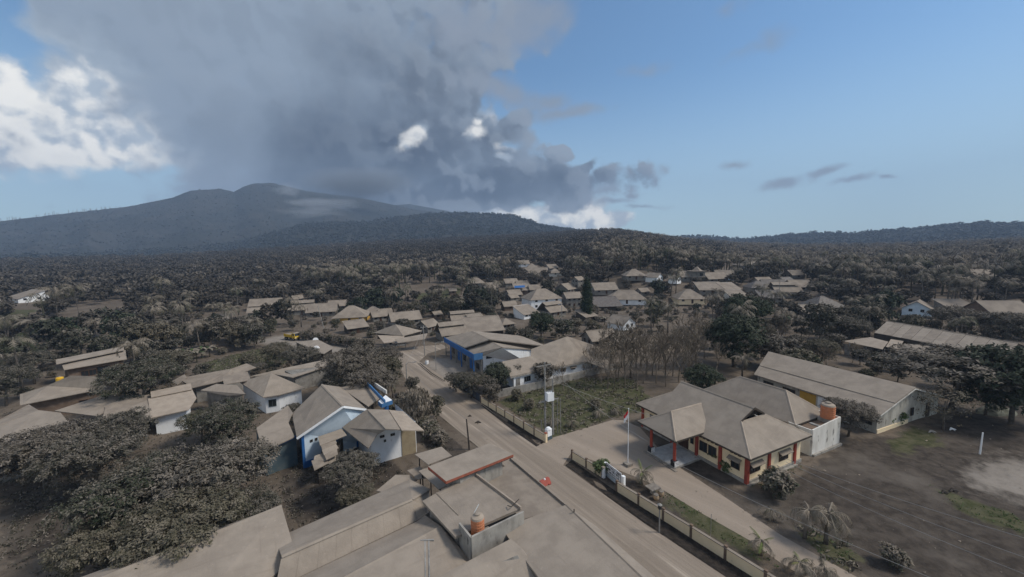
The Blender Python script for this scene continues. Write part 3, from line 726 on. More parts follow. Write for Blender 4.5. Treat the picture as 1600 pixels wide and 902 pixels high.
for uu in (6.4, 10.3):
    mb = MB(); mb.tube([O(uu, -4.7, .9), O(uu, -4.7, 3.75)], .2, 12); col_ = mb.build('column', REDP, of, smooth=False)
    mb = MB(); mb.obox(O(uu, -4.7, .56), UO*.32, VO*.32, Vector((0, 0, .36))); pd = mb.build('pedestal', BLACK, col_)
    mb = MB(); mb.obox(O(uu-.33, -4.7, .56), UO*.012, VO*.31, Vector((0, 0, .35))); mb.build('tile_face', WTILE, col_)
# rear wing
re_ = [[O(2, 13.4, 3.5), O(16.8, 13.4, 3.5), O(12.7, 17.5, 6.55), O(5.6, 17.5, 6.55)], [O(2, 21.6, 3.5), O(5.6, 17.5, 6.55), O(12.7, 17.5, 6.55), O(16.8, 21.6, 3.5)], [O(2, 13.4, 3.5), O(5.6, 17.5, 6.55), O(2, 21.6, 3.5)], [O(16.8, 13.4, 3.5), O(16.8, 21.6, 3.5), O(12.7, 17.5, 6.55)]]
roof(of, re_, ASH, .12, label='rear hipped roof behind the main roof')
for a, b in ((O(2, 13.4, 3.52), O(5.6, 17.5, 6.57)), (O(5.6, 17.5, 6.57), O(12.7, 17.5, 6.57)), (O(16.8, 13.4, 3.52), O(12.7, 17.5, 6.57)), (O(2, 21.6, 3.52), O(5.6, 17.5, 6.57))): ridge(of, a, b, ASHP, .26)
fascia(of, O(1.97, 13.4, 3.5), O(1.97, 21.6, 3.5), DARKW, .2)
mb = MB(); mb.prism([O(2.7, 14, -.2), O(16.2, 14, -.2), O(16.2, 21, -.2), O(2.7, 21, -.2)], [O(2.7, 14, 3.4), O(16.2, 14, 3.4), O(16.2, 21, 3.4), O(2.7, 21, 3.4)]); mb.build('wall', BRICK, of, label='brown rear wall under the eaves')
mb = MB(); mb.prism([O(3, 10.9, -.2), O(15, 10.9, -.2), O(15, 14, -.2), O(3, 14, -.2)], [O(3, 10.9, 3.1), O(15, 10.9, 3.1), O(15, 14, 3.1), O(3, 14, 3.1)]); mb.build('wall', STAINED, of, label='plain link between front and rear wings')
# wash house block
tb = MB()
def wl(a, b, h0, h1, th=.16):
    a = Vector(a); b = Vector(b); d = (b-a).normalized(); n = Vector((d.y, -d.x, 0))*th/2
    tb.prism([a-n-Vector((0, 0, .2)), b-n-Vector((0, 0, .2)), b+n-Vector((0, 0, .2)), a+n-Vector((0, 0, .2))], [a-n+Vector((0, 0, h0)), b-n+Vector((0, 0, h1)), b+n+Vector((0, 0, h1)), a+n+Vector((0, 0, h0))])
wl(O(0, 13.5), O(0, 20.4), 3.65, 4.05); wl(O(.08, 13.5), O(2.9, 13.5), 3.6, 3.6); wl(O(.08, 20.4), O(2.6, 20.4), 4.0, 4.0)
tb.build('wall', STAINED, of, label='stained white wash house wall with black streaks')
mb = MB(); mb.prism([O(.1, 13.6, 3.0), O(2.0, 13.6, 3.0), O(2.0, 20.3, 3.0), O(.1, 20.3, 3.0)], [O(.1, 13.6, 3.15), O(2.0, 13.6, 3.15), O(2.0, 20.3, 3.15), O(.1, 20.3, 3.15)]); mb.build('flat_roof', BRICK, of)
mb = MB(); mb.box(O(1.0, 16.6, 3.22), .5, 1.6, .12, 25); mb.build('roof_plank', POLEW, of)
mb = MB(); mb.prism([O(-.35, 13.6, -.1), O(-.1, 13.6, -.1), O(-.1, 20.6, -.1), O(-.35, 20.6, -.1)], [O(-.35, 13.6, .25), O(-.1, 13.6, .25), O(-.1, 20.6, .25), O(-.35, 20.6, .25)]); mb.build('footing', CONC, of)
mb = MB(); mb.prism([O(.15, 18.7, 3.15), O(1.95, 18.7, 3.15), O(1.95, 20.2, 3.15), O(.15, 20.2, 3.15)], [O(.15, 18.7, 3.7), O(1.95, 18.7, 3.7), O(1.95, 20.2, 3.7), O(.15, 20.2, 3.7)]); mb.build('tank_stand', CONC, of)
tank('water_tank', O(1.05, 19.4, 3.7), .85, 2.2, ORANGE, 'orange water tank on the stained wash house behind the cream office')
mb = MB(); mb.prism([O(-.5, -.2, -.1), O(-.2, -.2, -.1), O(-.2, 9.6, -.1), O(-.5, 9.6, -.1)], [O(-.5, -.2, .12), O(-.2, -.2, .12), O(-.2, 9.6, .12), O(-.5, 9.6, .12)]); mb.build('apron', CONC, of)

# ------------------------------------------------------------------ gabled sheds by pixels: ridge a-b, near eave c-d (below a and b)
def gable_px(name, label, cat, a, b, c, d, wm, rmat=None, group=None, inset=.5, both=True, roofname='roof', t=.13, step=None):
    A, B, C, D = P3(a, b, c, d)
    C2 = Vector((2*A.x-C.x, 2*A.y-C.y, C.z)); D2 = Vector((2*B.x-D.x, 2*B.y-D.y, D.z))
    ctr = (C+D+C2+D2)/4; g = gz(ctr.x, ctr.y)
    o = empty(name, (ctr.x, ctr.y, g), label, cat, group)
    note([A, B, C, D, C2, D2, Vector((C.x, C.y, g)), Vector((D.x, D.y, g))])
    roof(o, [[A, B, D, C], [A, C2, D2, B]], rmat or ASH, t); ridge(o, A, B, rmat or ASH)
    base, top = walls(o, [C, D, B-Vector((0, 0, .05)), D2, C2, A-Vector((0, 0, .05))], wm, inset)
    return o, A, B, C, D, C2, D2, base
# long school block right behind the office
so, A, B, C, D, C2, D2, bs = gable_px('school_building', 'long ash roofed school block with yellow wall panels directly behind the office', 'school building', (1200.6, 550, 5.9), (1431, 606, 5.9), (1178, 585, 3.2), (1376, 648, 3.2), DIRTY)
mb = MB(); k0 = C.lerp(A, .36)+Vector((0, 0, .10)); k1 = D.lerp(B, .40)+Vector((0, 0, .10)); slab(mb, [[k0, k1, B+Vector((0, 0, .1)), A+Vector((0, 0, .1))]], .1); mb.build('upper_roof_sheeting', ASH, so)
ctr = (C+D+C2+D2)/4
d_, n_, L_ = wframe(bs[0], bs[1], ctr)
for s, wd_, m_, pm in ((2.2, 2.0, DARKW, GLASS), (6.0, 2.2, WOOD, GLASS), (14.0, 1.6, DARKW, GLASS), (17.5, 1.6, DARKW, GLASS)):
    if s < L_: window(so, bs[0], bs[1], ctr, s, 1.75, wd_, 1.5, m_, pm, 2)
mb = MB(); o_ = bs[0]+d_*9.2+n_*.03; mb.obox(Vector((o_.x, o_.y, 1.6)), d_*1.3, n_*.03, Vector((0, 0, 1.2))); mb.build('wall_panel', ORANGE_W, so, label='ochre wall panel between windows')
mb = MB(); o_ = bs[0]+d_*11.4+n_*.03; mb.obox(Vector((o_.x, o_.y, 1.6)), d_*.6, n_*.03, Vector((0, 0, 1.2))); mb.build('wall_panel', WHITE, so, label='white wall panel beside the ochre one')
mb = MB(); mb.prism([bs[1]+Vector((0, 0, .1)), bs[2]+Vector((0, 0, .1)), bs[2]+d_*.12+Vector((0, 0, .1)), bs[1]+d_*.12+Vector((0, 0, .1))], [Vector((p.x, p.y, .55)) for p in (bs[1], bs[2], bs[2]+d_*.12, bs[1]+d_*.12)]); mb.build('plinth', CREAM, so)
door(so, bs[1], bs[3], ctr, (bs[3]-bs[1]).to_2d().length*.82, 1.1, 2.3, DARKW, .1)
window(so, bs[1], bs[3], ctr, (bs[3]-bs[1]).to_2d().length*.55, 1.7, .7, 1.3, DARKW, GLASS, 0)
fascia(so, D-Vector((0, 0, .1)), B-Vector((0, 0, .1)), STAINED, .2); fascia(so, D2-Vector((0, 0, .1)), B-Vector((0, 0, .1)), STAINED, .2)

# far right shed with sheets one can count
sh = empty('metal_roofed_shed', atg(1470, 575), 'long shed with striped metal sheet roof and broken lower roof at the right', 'shed')
A, B = P3((1386, 502, 7.2), (1592, 537, 7.2)); C, D = P3((1366, 520, 5.4), (1572, 559, 5.4))
note([A, B, C, D, atg(1450, 580)])
s0 = None; NS = 12
for k in range(NS):
    a0, a1 = A.lerp(B, k/NS), A.lerp(B, (k+.97)/NS); c0, c1 = C.lerp(D, k/NS), C.lerp(D, (k+.97)/NS); up = Vector((0, 0, .03*(k % 2)))
    roof(sh, [[a0+up, a1+up, c1+up, c0+up]], (ASHD if k % 2 else ASH), .08, 'roof_sheet')
    e0 = Vector((2*a0.x-c0.x, 2*a0.y-c0.y, c0.z)); e1 = Vector((2*a1.x-c1.x, 2*a1.y-c1.y, c1.z))
    roof(sh, [[a0+up, e0+up, e1+up, a1+up]], ASH, .08, 'roof_sheet')
ridge(sh, A+Vector((0, 0, .08)), B+Vector((0, 0, .08)), ASHD)
mb = MB()
slab(mb, [[A+Vector((0, 0, -.22)), B+Vector((0, 0, -.22)), D+Vector((0, 0, -.2)), C+Vector((0, 0, -.2))]], .05); mb.build('roof_deck', DARKW, sh)
low = [[(1360, 527, 4.6), (1388, 534, 4.6), (1379, 546, 3.4), (1317, 533, 3.3)], [(1392, 530, 4.8), (1412, 533, 4.8), (1404, 546, 3.9), (1384, 542, 3.8)], [(1413, 537, 4.8), (1462, 541, 4.9), (1450, 557, 3.5), (1399, 548, 3.4)], [(1464, 541, 4.9), (1500, 549, 4.9), (1492, 565, 3.5), (1452, 557, 3.45)],
       [(1560, 560, 4.9), (1580, 563, 4.9), (1560, 575, 3.5), (1543, 571, 3.4)], [(1502, 549, 4.9), (1558, 558, 4.9), (1541, 571, 3.4), (1494, 565, 3.4)]]
for q in low: roof(sh, [P3(*q)], ASHP if q[0][0] < 1400 else ASH, .07, 'lower_roof_sheet')
C_, D_ = P3((1320, 536, 3.0), (1545, 575, 3.0)); b_ = [Vector((p.x, p.y, -.2)) for p in (C_, D_)]
e_ = [Vector((2*A.x-C.x, 2*A.y-C.y, -.2)), Vector((2*B.x-D.x, 2*B.y-D.y, -.2))]
mb = MB()
def wq(p, q, h, h2=None): mb.poly([Vector((p.x, p.y, -.2)), Vector((q.x, q.y, -.2)), Vector((q.x, q.y, h2 or h)), Vector((p.x, p.y, h))])
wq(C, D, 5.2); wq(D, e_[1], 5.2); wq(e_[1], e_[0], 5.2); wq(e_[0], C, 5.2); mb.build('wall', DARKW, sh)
for k in range(7):
    p = C_.lerp(D_, (k+.3)/7); mb = MB(); mb.tube([Vector((p.x, p.y, -.2)), Vector((p.x, p.y, 3.25))], .09, 6); mb.build('post', POLEW, sh)
mb = MB(); q0, q1 = C_.lerp(D_, .36), C_.lerp(D_, .52); wq(q0, q1, 2.6); mb.build('wall', GREYW, sh, label='grey wall panel under the lower roof')
mb = MB(); q0, q1 = C_.lerp(D_, .0), C_.lerp(D_, .05); wq(q0, q1, 2.8); mb.build('wall', GREYW, sh, label='short grey end wall')

# ------------------------------------------------------------------ blue fronted hall and the white house beside it
def c8(x, y, z): return (680+x*.13307, 490+y*.13307, z)
bh = empty('blue_fronted_hall', atg(760, 570), 'ash roofed hall with bright blue fascia facing the forecourt', 'hall')
up_l = P3(c8(110, 285, 5.0), c8(345, 400, 5.0), c8(640, 302, 7.4), c8(430, 205, 7.4)); up_r = [up_l[3], up_l[2]]+P3(c8(1310, 383, 4.6), c8(1010, 262, 4.6))
roof(bh, [up_l, up_r], ASH, .25); ridge(bh, up_l[3], up_l[2])
lo_l = P3(c8(348, 408, 4.4), c8(450, 476, 4.4), c8(560, 490, 4.4), c8(785, 396, 6.6), c8(640, 318, 6.6)); lo_r = [lo_l[4], lo_l[3]]+P3(c8(1135, 418, 4.0), c8(1240, 392, 4.0))
roof(bh, [lo_l, lo_r], ASH, .2, label='lower roof of the front bay'); ridge(bh, lo_l[4], lo_l[3])
note(up_l+up_r+lo_l+lo_r+[atg(745, 590)])
F0, F1, F2 = P3(c8(105, 280, 5.1), c8(450, 478, 5.1), c8(556, 462, 5.1))
def board(a, b, h, m, name, par, th=.12, label=None):
    mb = MB(); mb.bar(a-Vector((0, 0, h/2)), b-Vector((0, 0, h/2)), th, h); return mb.build(name, m, par, label=label)
board(F0, F1, 1.25, BLUE, 'fascia', bh); board(F1, F2, 1.45, BLUE2, 'fascia', bh, label='brighter blue end of the fascia')
# walls: white gable facing the camera side, dark recessed shop front
G0 = lo_l[2]; G1 = lo_l[3]; G2 = lo_r[2]
cc = (up_l[0]+up_r[2])/2
ins = (Vector((cc.x, cc.y, 0))-Vector((G1.x, G1.y, 0))).normalized()*.35
mb = MB(); q = [Vector((p.x, p.y, z))+ins for p, z in ((G0, -.2), (G2, -.2), (G2, G2.z-.2), (G1, G1.z-.2), (G0, G0.z-.2))]; mb.poly(q); mb.build('wall', WHITE, bh, label='white gable wall')
for x, y, wd_ in ((620, 505, 1.5), (740, 487, 1.5)):
    z_ = 3.6; p = at(*c8(x, y, z_)); s = (Vector((p.x, p.y, 0))-Vector((q[0].x, q[0].y, 0))).dot((Vector((q[1].x, q[1].y, 0))-Vector((q[0].x, q[0].y, 0))).normalized())
    window(bh, q[0], q[1], cc, s, z_, wd_, .65, DARKW, GLASS, 2)
p = at(*c8(925, 505, 3.0)); s = (Vector((p.x, p.y, 0))-Vector((q[0].x, q[0].y, 0))).dot((Vector((q[1].x, q[1].y, 0))-Vector((q[0].x, q[0].y, 0))).normalized())
window(bh, q[0], q[1], cc, s, 2.9, 1.6, 1.0, DARKW, GLASS, 1, awn=1.1)
FW = [Vector((F0.x, F0.y, 0)), Vector((F1.x, F1.y, 0))]; bk = (cc-FW[0].lerp(FW[1], .5)); bk = Vector((bk.x, bk.y, 0)).normalized()*1.8
mb = MB(); mb.poly([FW[0]+bk-Vector((0, 0, .2)), FW[1]+bk-Vector((0, 0, .2)), FW[1]+bk+Vector((0, 0, 4)), FW[0]+bk+Vector((0, 0, 4))]); mb.poly([FW[1]+bk-Vector((0, 0, .2)), q[0], Vector((q[0].x, q[0].y, 4)), FW[1]+bk+Vector((0, 0, 4))]); mb.build('wall', GREYW, bh, label='recessed shop front')
for k in range(5):
    s = ((FW[1]-FW[0]).length)*(k+.5)/5; (door if k % 2 else window)(bh, FW[0]+bk, FW[1]+bk, cc, s, *((1.6, 2.3, BLUE) if k % 2 else (1.6, 1.8, 1.4, DARKW, GLASS, 2)))
for k in range(6):
    p = FW[0].lerp(FW[1], .03+k*.188); mb = MB(); mb.box((p.x+bk.x*.12, p.y+bk.y*.12, 1.85), .22, .22, 4.1, 35); mb.build('post', BLUE if k % 2 else GREYW, bh)
b0 = Vector((up_l[0].x, up_l[0].y, -.2))+bk; b1 = Vector((up_l[3].x, up_l[3].y, -.2)); b2 = Vector((up_r[3].x, up_r[3].y, -.2)); b3 = Vector((up_r[2].x, up_r[2].y, -.2))
mb = MB()
for s_, e_, h0, h1 in ((b0, b1, 4.8, 7.1), (b1, b2, 7.1, 4.4), (b2, b3, 4.4, 4.4), (b3, q[1], 4.3, 4.0)): mb.poly([s_, e_, Vector((e_.x, e_.y, h1)), Vector((s_.x, s_.y, h0))])
mb.build('wall', GREYW, bh)
def c7(x, y, z): return (760+x*.125, 520+y*.125, z)
wh = empty('white_house', atg(860, 595), 'long white house with big ash roof standing behind the grey garden wall', 'house')
r1 = P3(c7(300, 548, 3.0), c7(840, 432, 3.0), c7(1255, 358, 3.0), c7(1010, 45, 8.0), c7(560, 205, 6.0), c7(552, 292, 4.9), c7(195, 360, 4.9))
r2 = [r1[2]]+P3(c7(1510, 465, 2.4), c7(1560, 225, 3.2))+[r1[3]]
roof(wh, [r1], ASH, .15, label='big roof plane towards the yard'); roof(wh, [r2], ASHD, .15, label='side roof plane under twigs')
bq = P3(c7(195, 360, 4.9), c7(552, 292, 4.9)); e1 = bq[0]+Vector((1.5, 3.5, -1.7)); e2 = bq[1]+Vector((1.5, 3.5, -1.7)); roof(wh, [[bq[0], bq[1], e2, e1]], ASH, .15)
bkp = [r1[4], r1[3], r1[3]+Vector((2, 6, -4)), r1[4]+Vector((2, 6, -2.5))]; roof(wh, [bkp], ASH, .15)
note(r1+r2+[atg(800, 606), atg(912, 590)])
cw = (r1[0]+r1[2]+r1[3]+r1[6])/4
base, top = walls(wh, [r1[0], r1[1], r1[2], Vector((r2[2].x, r2[2].y, 3.0)), Vector((r1[3].x+1, r1[3].y+4, 3.2)), Vector((e1.x, e1.y, 3.0)), Vector((bq[0].x, bq[0].y, 4.7))], WHITE, .7)
# awning like fascia gutter and windows along the yard wall
mb = MB(); mb.bar(r1[0]-Vector((0, 0, .28)), r1[1]-Vector((0, 0, .28)), .1, .28); mb.build('gutter', CONC, wh); mb = MB(); mb.bar(r1[1]-Vector((0, 0, .28)), r1[2]-Vector((0, 0, .28)), .1, .28); mb.build('gutter', CONC, wh)
L1 = (base[1]-base[0]).to_2d().length; L2 = (base[2]-base[1]).to_2d().length
door(wh, base[0], base[1], cw, L1*.1, 1.0, 2.2, GREYW, 0.0); window(wh, base[0], base[1], cw, L1*.33, 1.6, L1*.16, 1.1, GREYW, GLASS, 2); window(wh, base[0], base[1], cw, L1*.7, 1.6, L1*.16, 1.1, GREYW, GLASS, 2)
window(wh, base[1], base[2], cw, L2*.33, 1.75, 1.3, .75, WOOD, GLASS, 2); window(wh, base[1], base[2], cw, L2*.66, 1.85, 1.1, .65, WOOD, GLASS, 1, awn=.4)
pp = P3(c7(115, 395, 3.2), c7(195, 365, 4.2), c7(290, 545, 2.7), c7(180, 505, 2.5)); roof(wh, [pp], ASHD, .1, label='small side porch roof')
mb = MB(); p = at(*c7(180, 505, 2.4)); mb.tube([Vector((p.x, p.y, -.2)), p], .08, 6); mb.build('post', REDF, wh)

# garden walls
def wall_run(name, label, pts, h, m, cap=None, th=.18, cat='wall', panel=None, post=None, postm=None, zb=-.3):
    o = empty(name, pts[0], label, cat)
    for a, b in zip(pts, pts[1:]):
        d = (b-a); L = d.length; n = max(1, round(L/(panel or L)))
        for k in range(n):
            p, q = a.lerp(b, k/n), a.lerp(b, (k+1)/n); u = (q-p).normalized()*(.09 if post else 0)
            mb = MB(); mb.bar(p+u+Vector((0, 0, (h+zb)/2)), q-u+Vector((0, 0, (h+zb)/2)), th, h-zb); mb.build('wall_panel', m, o)
            if cap: mb = MB(); mb.bar(p+Vector((0, 0, h+.035)), q+Vector((0, 0, h+.035)), th+.1, .07); mb.build('coping', cap, o)
            if post:
                mb = MB(); mb.box(p+Vector((0, 0, (post+zb)/2)), .24, .24, post-zb, 35); mb.build('post', postm, o)
    if post: mb = MB(); mb.box(pts[-1]+Vector((0, 0, (post+zb)/2)), .24, .24, post-zb, 35); mb.build('post', postm, o)
    return o
wall_run('garden_wall', 'weathered grey garden wall below the long white house', [at(775, 622), at(840, 608), at(917, 588), at(962, 578)], 1.5, CONC, panel=4)
wall_run('garden_wall', 'cream panelled roadside wall ending at the driveway, below the weedy lot', [at(752, 629), at(853, 691)], 1.05, CREAM, ASHD, panel=2.6, post=1.25, postm=BRICK)
wall_run('garden_wall', 'blue grey roadside wall half hidden by bushes near the blue hall', [at(715, 600), at(751, 628)], 1.2, mat('slate_paint', (.10, .12, .16), (.07, .085, .11), 1.5), panel=2.2, post=1.3, postm=GREYW)
wall_run('garden_wall', 'long cream panelled wall with dark posts running along the road below the office', [at(952+12, 756+11), at(1080, 839), at(1196, 913), at(1330, 1000)], 1.05, CREAM, ASHD, panel=2.9, post=1.3, postm=BRICK)
wall_run('garden_wall', 'short cream wall piece between driveway and name board', [at(894, 717), at(941, 746)], 1.05, CREAM, ASHD, panel=2.9, post=1.3, postm=BRICK)
# gate post end in white
for px, py, lb in ((943, 747, 'small white gate post at the end of the short cream wall'), (853, 691, 'red topped cream post where the lot wall meets the driveway')):
    p = at(px, py); o = empty('gate_post', p, lb, 'gate post'); mb = MB(); mb.box(p+Vector((0, 0, .6)), .32, .32, 1.5, 35); mb.build('shaft', WHITE if px > 900 else CREAM, o); mb = MB(); mb.box(p+Vector((0, 0, 1.4)), .38, .38, .12, 35); mb.build('cap', ASH if px > 900 else REDF, o)
# roadside ditch with stone bank
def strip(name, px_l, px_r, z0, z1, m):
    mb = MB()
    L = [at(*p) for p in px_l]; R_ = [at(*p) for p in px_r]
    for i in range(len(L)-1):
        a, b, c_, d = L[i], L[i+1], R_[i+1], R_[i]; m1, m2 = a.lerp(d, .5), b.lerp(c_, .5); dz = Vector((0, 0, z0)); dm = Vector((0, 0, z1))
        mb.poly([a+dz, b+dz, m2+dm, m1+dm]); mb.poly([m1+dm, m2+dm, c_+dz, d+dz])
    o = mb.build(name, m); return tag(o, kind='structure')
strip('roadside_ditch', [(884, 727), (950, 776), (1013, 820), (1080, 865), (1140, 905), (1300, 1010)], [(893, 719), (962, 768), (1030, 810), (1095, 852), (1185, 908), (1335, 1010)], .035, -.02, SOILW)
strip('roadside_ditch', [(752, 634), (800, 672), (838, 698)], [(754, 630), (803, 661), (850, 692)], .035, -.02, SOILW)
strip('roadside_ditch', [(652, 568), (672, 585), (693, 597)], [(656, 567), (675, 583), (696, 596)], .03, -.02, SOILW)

# ------------------------------------------------------------------ blue and white house left of the road
def c2b(x, y, z): return (350+x*.25, 560+y*.25, z)
bw = empty('blue_white_house', at(520, 690), 'blue and white gabled house with wide ash roof left of the road', 'house')
R0, R1 = P3(c2b(612, 163, 7.6), c2b(745, 297, 7.6)); EL0, EL1 = P3(c2b(425, 345, 4.6), c2b(455, 496, 4.6)); ER1, ER0 = P3(c2b(890, 316, 5.4), c2b(735, 180, 5.4))
roof(bw, [[R0, R1, EL1, EL0], [R0, ER0, ER1, R1]], ASH, .16); ridge(bw, R0, R1)
fascia(bw, EL1, R1, WHITE, .28, 'barge_board'); fascia(bw, ER1, R1, WHITE, .28, 'barge_board')
note([R0, R1, EL0, EL1, ER1, ER0, at(478, 712)])
back_ = (R0-R1); back_ = Vector((back_.x, back_.y, 0)).normalized()
w0 = Vector((EL1.x, EL1.y, 0))+back_*.45+(Vector((R1.x, R1.y, 0))-Vector((EL1.x, EL1.y, 0))).normalized()*.7; w1 = Vector((ER1.x, ER1.y, 0))+back_*.45; wp = Vector((R1.x, R1.y, 0))+back_*.45
mb = MB(); mb.poly([w0-Vector((0, 0, .3)), w1-Vector((0, 0, .3)), Vector((w1.x, w1.y, 5.1)), Vector((wp.x, wp.y, 7.3)), Vector((w0.x, w0.y, 4.8))]); mb.build('wall', LBLUE, bw, label='pale blue gable wall')
w2 = Vector((EL0.x, EL0.y, 0))+(Vector((R1.x, R1.y, 0))-Vector((EL1.x, EL1.y, 0))).normalized()*.7; w3 = Vector((ER0.x, ER0.y, 0))
mb = MB()
for s_, e_ in ((w2, w0), (w1, w3), (w3, w2)): mb.poly([s_-Vector((0, 0, .3)), e_-Vector((0, 0, .3)), e_+Vector((0, 0, 4.5)), s_+Vector((0, 0, 4.5))])
mb.build('wall', BLUE, bw)
cb_ = (w0+w1+w2+w3)/4; d_, n_, L_ = wframe(w0, w1, cb_)
for f_, h_ in ((0.0, 4.6), (.47, 6.1), (.83, 5.6)):
    p = w0.lerp(w1, f_)+n_*.04; mb = MB(); mb.obox(Vector((p.x, p.y, h_/2)), d_*.16, n_*.06, Vector((0, 0, h_/2))); mb.build('pilaster', BLUE, bw)
mb = MB(); p = w0.lerp(w1, .25)+n_*.03; mb.obox(Vector((p.x, p.y, .45)), d_*L_*.24, n_*.04, Vector((0, 0, .45))); mb.build('dado', BLUE, bw)
for f_, z_ in ((.12, 3.4), (.19, 3.4), (.29, 3.5), (.36, 3.5), (.54, 3.6), (.60, 3.6), (.66, 3.6), (.72, 3.6), (.60, 6.2), (.68, 6.2)): window(bw, w0, w1, cb_, L_*f_, z_, .34, .34, DARKW, GLASS, 0, name='vent')
# lean-to on the left
lt = P3(c2b(203, 435, 4.6), c2b(400, 294, 5.0), c2b(430, 340, 4.9), c2b(402, 400, 4.55), c2b(441, 490, 4.2), c2b(240, 583, 3.5)); roof(bw, [lt], ASH, .14, label='lean-to roof on the left')
T0, T1 = at(*c2b(243, 640, 0)), at(*c2b(500, 606, 0)); bk2 = (Vector((lt[1].x, lt[1].y, 0))-Vector((lt[5].x, lt[5].y, 0))).normalized()*.6
lw0 = Vector((lt[5].x, lt[5].y, 0))+bk2; lw1 = Vector((lt[4].x, lt[4].y, 0))+bk2; lw2 = Vector((lt[0].x, lt[0].y, 0))-bk2*.3
mb = MB()
for s_, e_, h0, h1 in ((lw0, lw1, 3.3, 4.0), (lw2, lw0, 4.4, 3.3)): mb.poly([s_-Vector((0, 0, .3)), e_-Vector((0, 0, .3)), e_+Vector((0, 0, h1)), s_+Vector((0, 0, h0))])
mb.build('wall', TEAL, bw, label='dark teal lean-to wall')
mb = MB(); mb.bar(lw0+Vector((0, 0, 3.3)), lw1+Vector((0, 0, 3.9)), .14, .3); mb.build('beam', BLUE, bw)
# roof behind and blue shop parapet towards the road
rb = P3(c2b(728, 182, 5.4), c2b(888, 145, 5.6), c2b(985, 240, 5.2), c2b(900, 300, 5.2)); roof(bw, [rb], ASH, .14, label='rear roof next to the parapet')
pa, pb2 = P3(c2b(888, 140, 6.3), c2b(1005, 262, 6.3)); board(pa, pb2, .55, BLUE2, 'parapet', bw, .2); pc, pd = P3(c2b(940, 150, 6.2), c2b(1015, 200, 6.2)); board(pc, pd, .6, STAINED, 'parapet', bw, .2)
cn = P3(c2b(965, 268, 5.9), c2b(1010, 230, 5.9), c2b(1052, 262, 5.9), c2b(985, 285, 5.9)); mb = MB(); mb.prism([p-Vector((0, 0, .12)) for p in cn], cn); mb.build('canopy', WHITE, bw)
board(cn[3], cn[2], .6, BLUE2, 'canopy_front', bw, .1); board(cn[0], cn[3], .6, BLUE2, 'canopy_front', bw, .1)
p = at(*c2b(1015, 290, 5.0)); mb = MB(); mb.box((p.x, p.y, 2.4), .5, .5, 5.2, 35); mb.build('pillar', BLUE, bw)
# second house in front: white gable towards the road, patched roof
w_h = empty('white_gable_house', at(600, 725), 'white gabled house with plywood patch and collapsing tile roof beside the blue house', 'house')
S0, S1 = P3(c2b(893, 318, 6.2), c2b(1010, 441, 6.2)); SL0, SL1 = P3(c2b(738, 430, 4.0), c2b(900, 560, 4.0)); SR1, SR0 = P3(c2b(1112, 446, 5.9), c2b(1032, 322, 5.9))
S1L = at(*c2b(960, 470, 5.1))
roof(w_h, [[S0, S1, S1L, SL1, SL0]], ASH, .14); roof(w_h, [[S0, SR0, SR1, S1]], ASH, .14)
SE0, SE1, SE2, SE3 = P3(c2b(1030, 322, 6.0), c2b(1120, 331, 5.6), c2b(1250, 450, 4.9), c2b(1110, 447, 6.02)); roof(w_h, [[SE0, SE1, SE2, SE3]], ASHP, .14, label='lapped eave piece on the right')
note([S0, S1, SL0, SE2, at(590, 727), at(651, 709)])
g0, g1, g2 = at(*c2b(925, 668, 0)), at(*c2b(1115, 622, 0)), at(*c2b(1205, 588, 0))
inn = (Vector((S0.x, S0.y, 0))-Vector((S1.x, S1.y, 0))).normalized()
top_l = at(*c2b(940, 500, 4.6)); tp = at(*c2b(1010, 447, 5.9)); tr = at(*c2b(1205, 460, 4.9))
def onw(a, b, p, z):
    d = Vector((b.x-a.x, b.y-a.y, 0)).normalized(); s = (Vector((p.x, p.y, 0))-Vector((a.x, a.y, 0))).dot(d); q = Vector((a.x, a.y, 0))+d*s; return Vector((q.x, q.y, z))
mb = MB(); mb.poly([Vector((g0.x, g0.y, -.3)), Vector((g2.x, g2.y, -.3)), onw(g0, g2, g2, 4.6), onw(g0, g2, tp, 5.75), onw(g0, g2, g0, 4.3)]); mb.poly([Vector((g2.x, g2.y, -.3)), Vector((g2.x, g2.y, -.3))+inn*8, Vector((g2.x, g2.y, 4.6))+inn*8, Vector((g2.x, g2.y, 4.6))])
mb.poly([Vector((g0.x, g0.y, -.3)), Vector((g0.x, g0.y, 3.9)), Vector((g0.x, g0.y, 3.9))+inn*8, Vector((g0.x, g0.y, -.3))+inn*8]); mb.build('wall', WHITE, w_h)
cg = (g0+g2)/2+inn*4; d_, n_, L_ = wframe(g0, g2, cg)
mb = MB(); s1 = (g1-g0).dot(d_); mb.obox(g0+d_*(s1+(L_-s1)/2)+n_*.04+Vector((0, 0, 1.9)), d_*(L_-s1)*.46, n_*.04, Vector((0, 0, 1.85))); mb.build('plywood_panel', PLY, w_h)
for f_, z_ in ((.22, 3.6), (.27, 3.6), (.30, 2.9), (.45, 3.5), (.50, 3.5)): window(w_h, g0, g2, cg, L_*f_, z_, .28, .34, DARKW, GLASS, 0, name='vent')
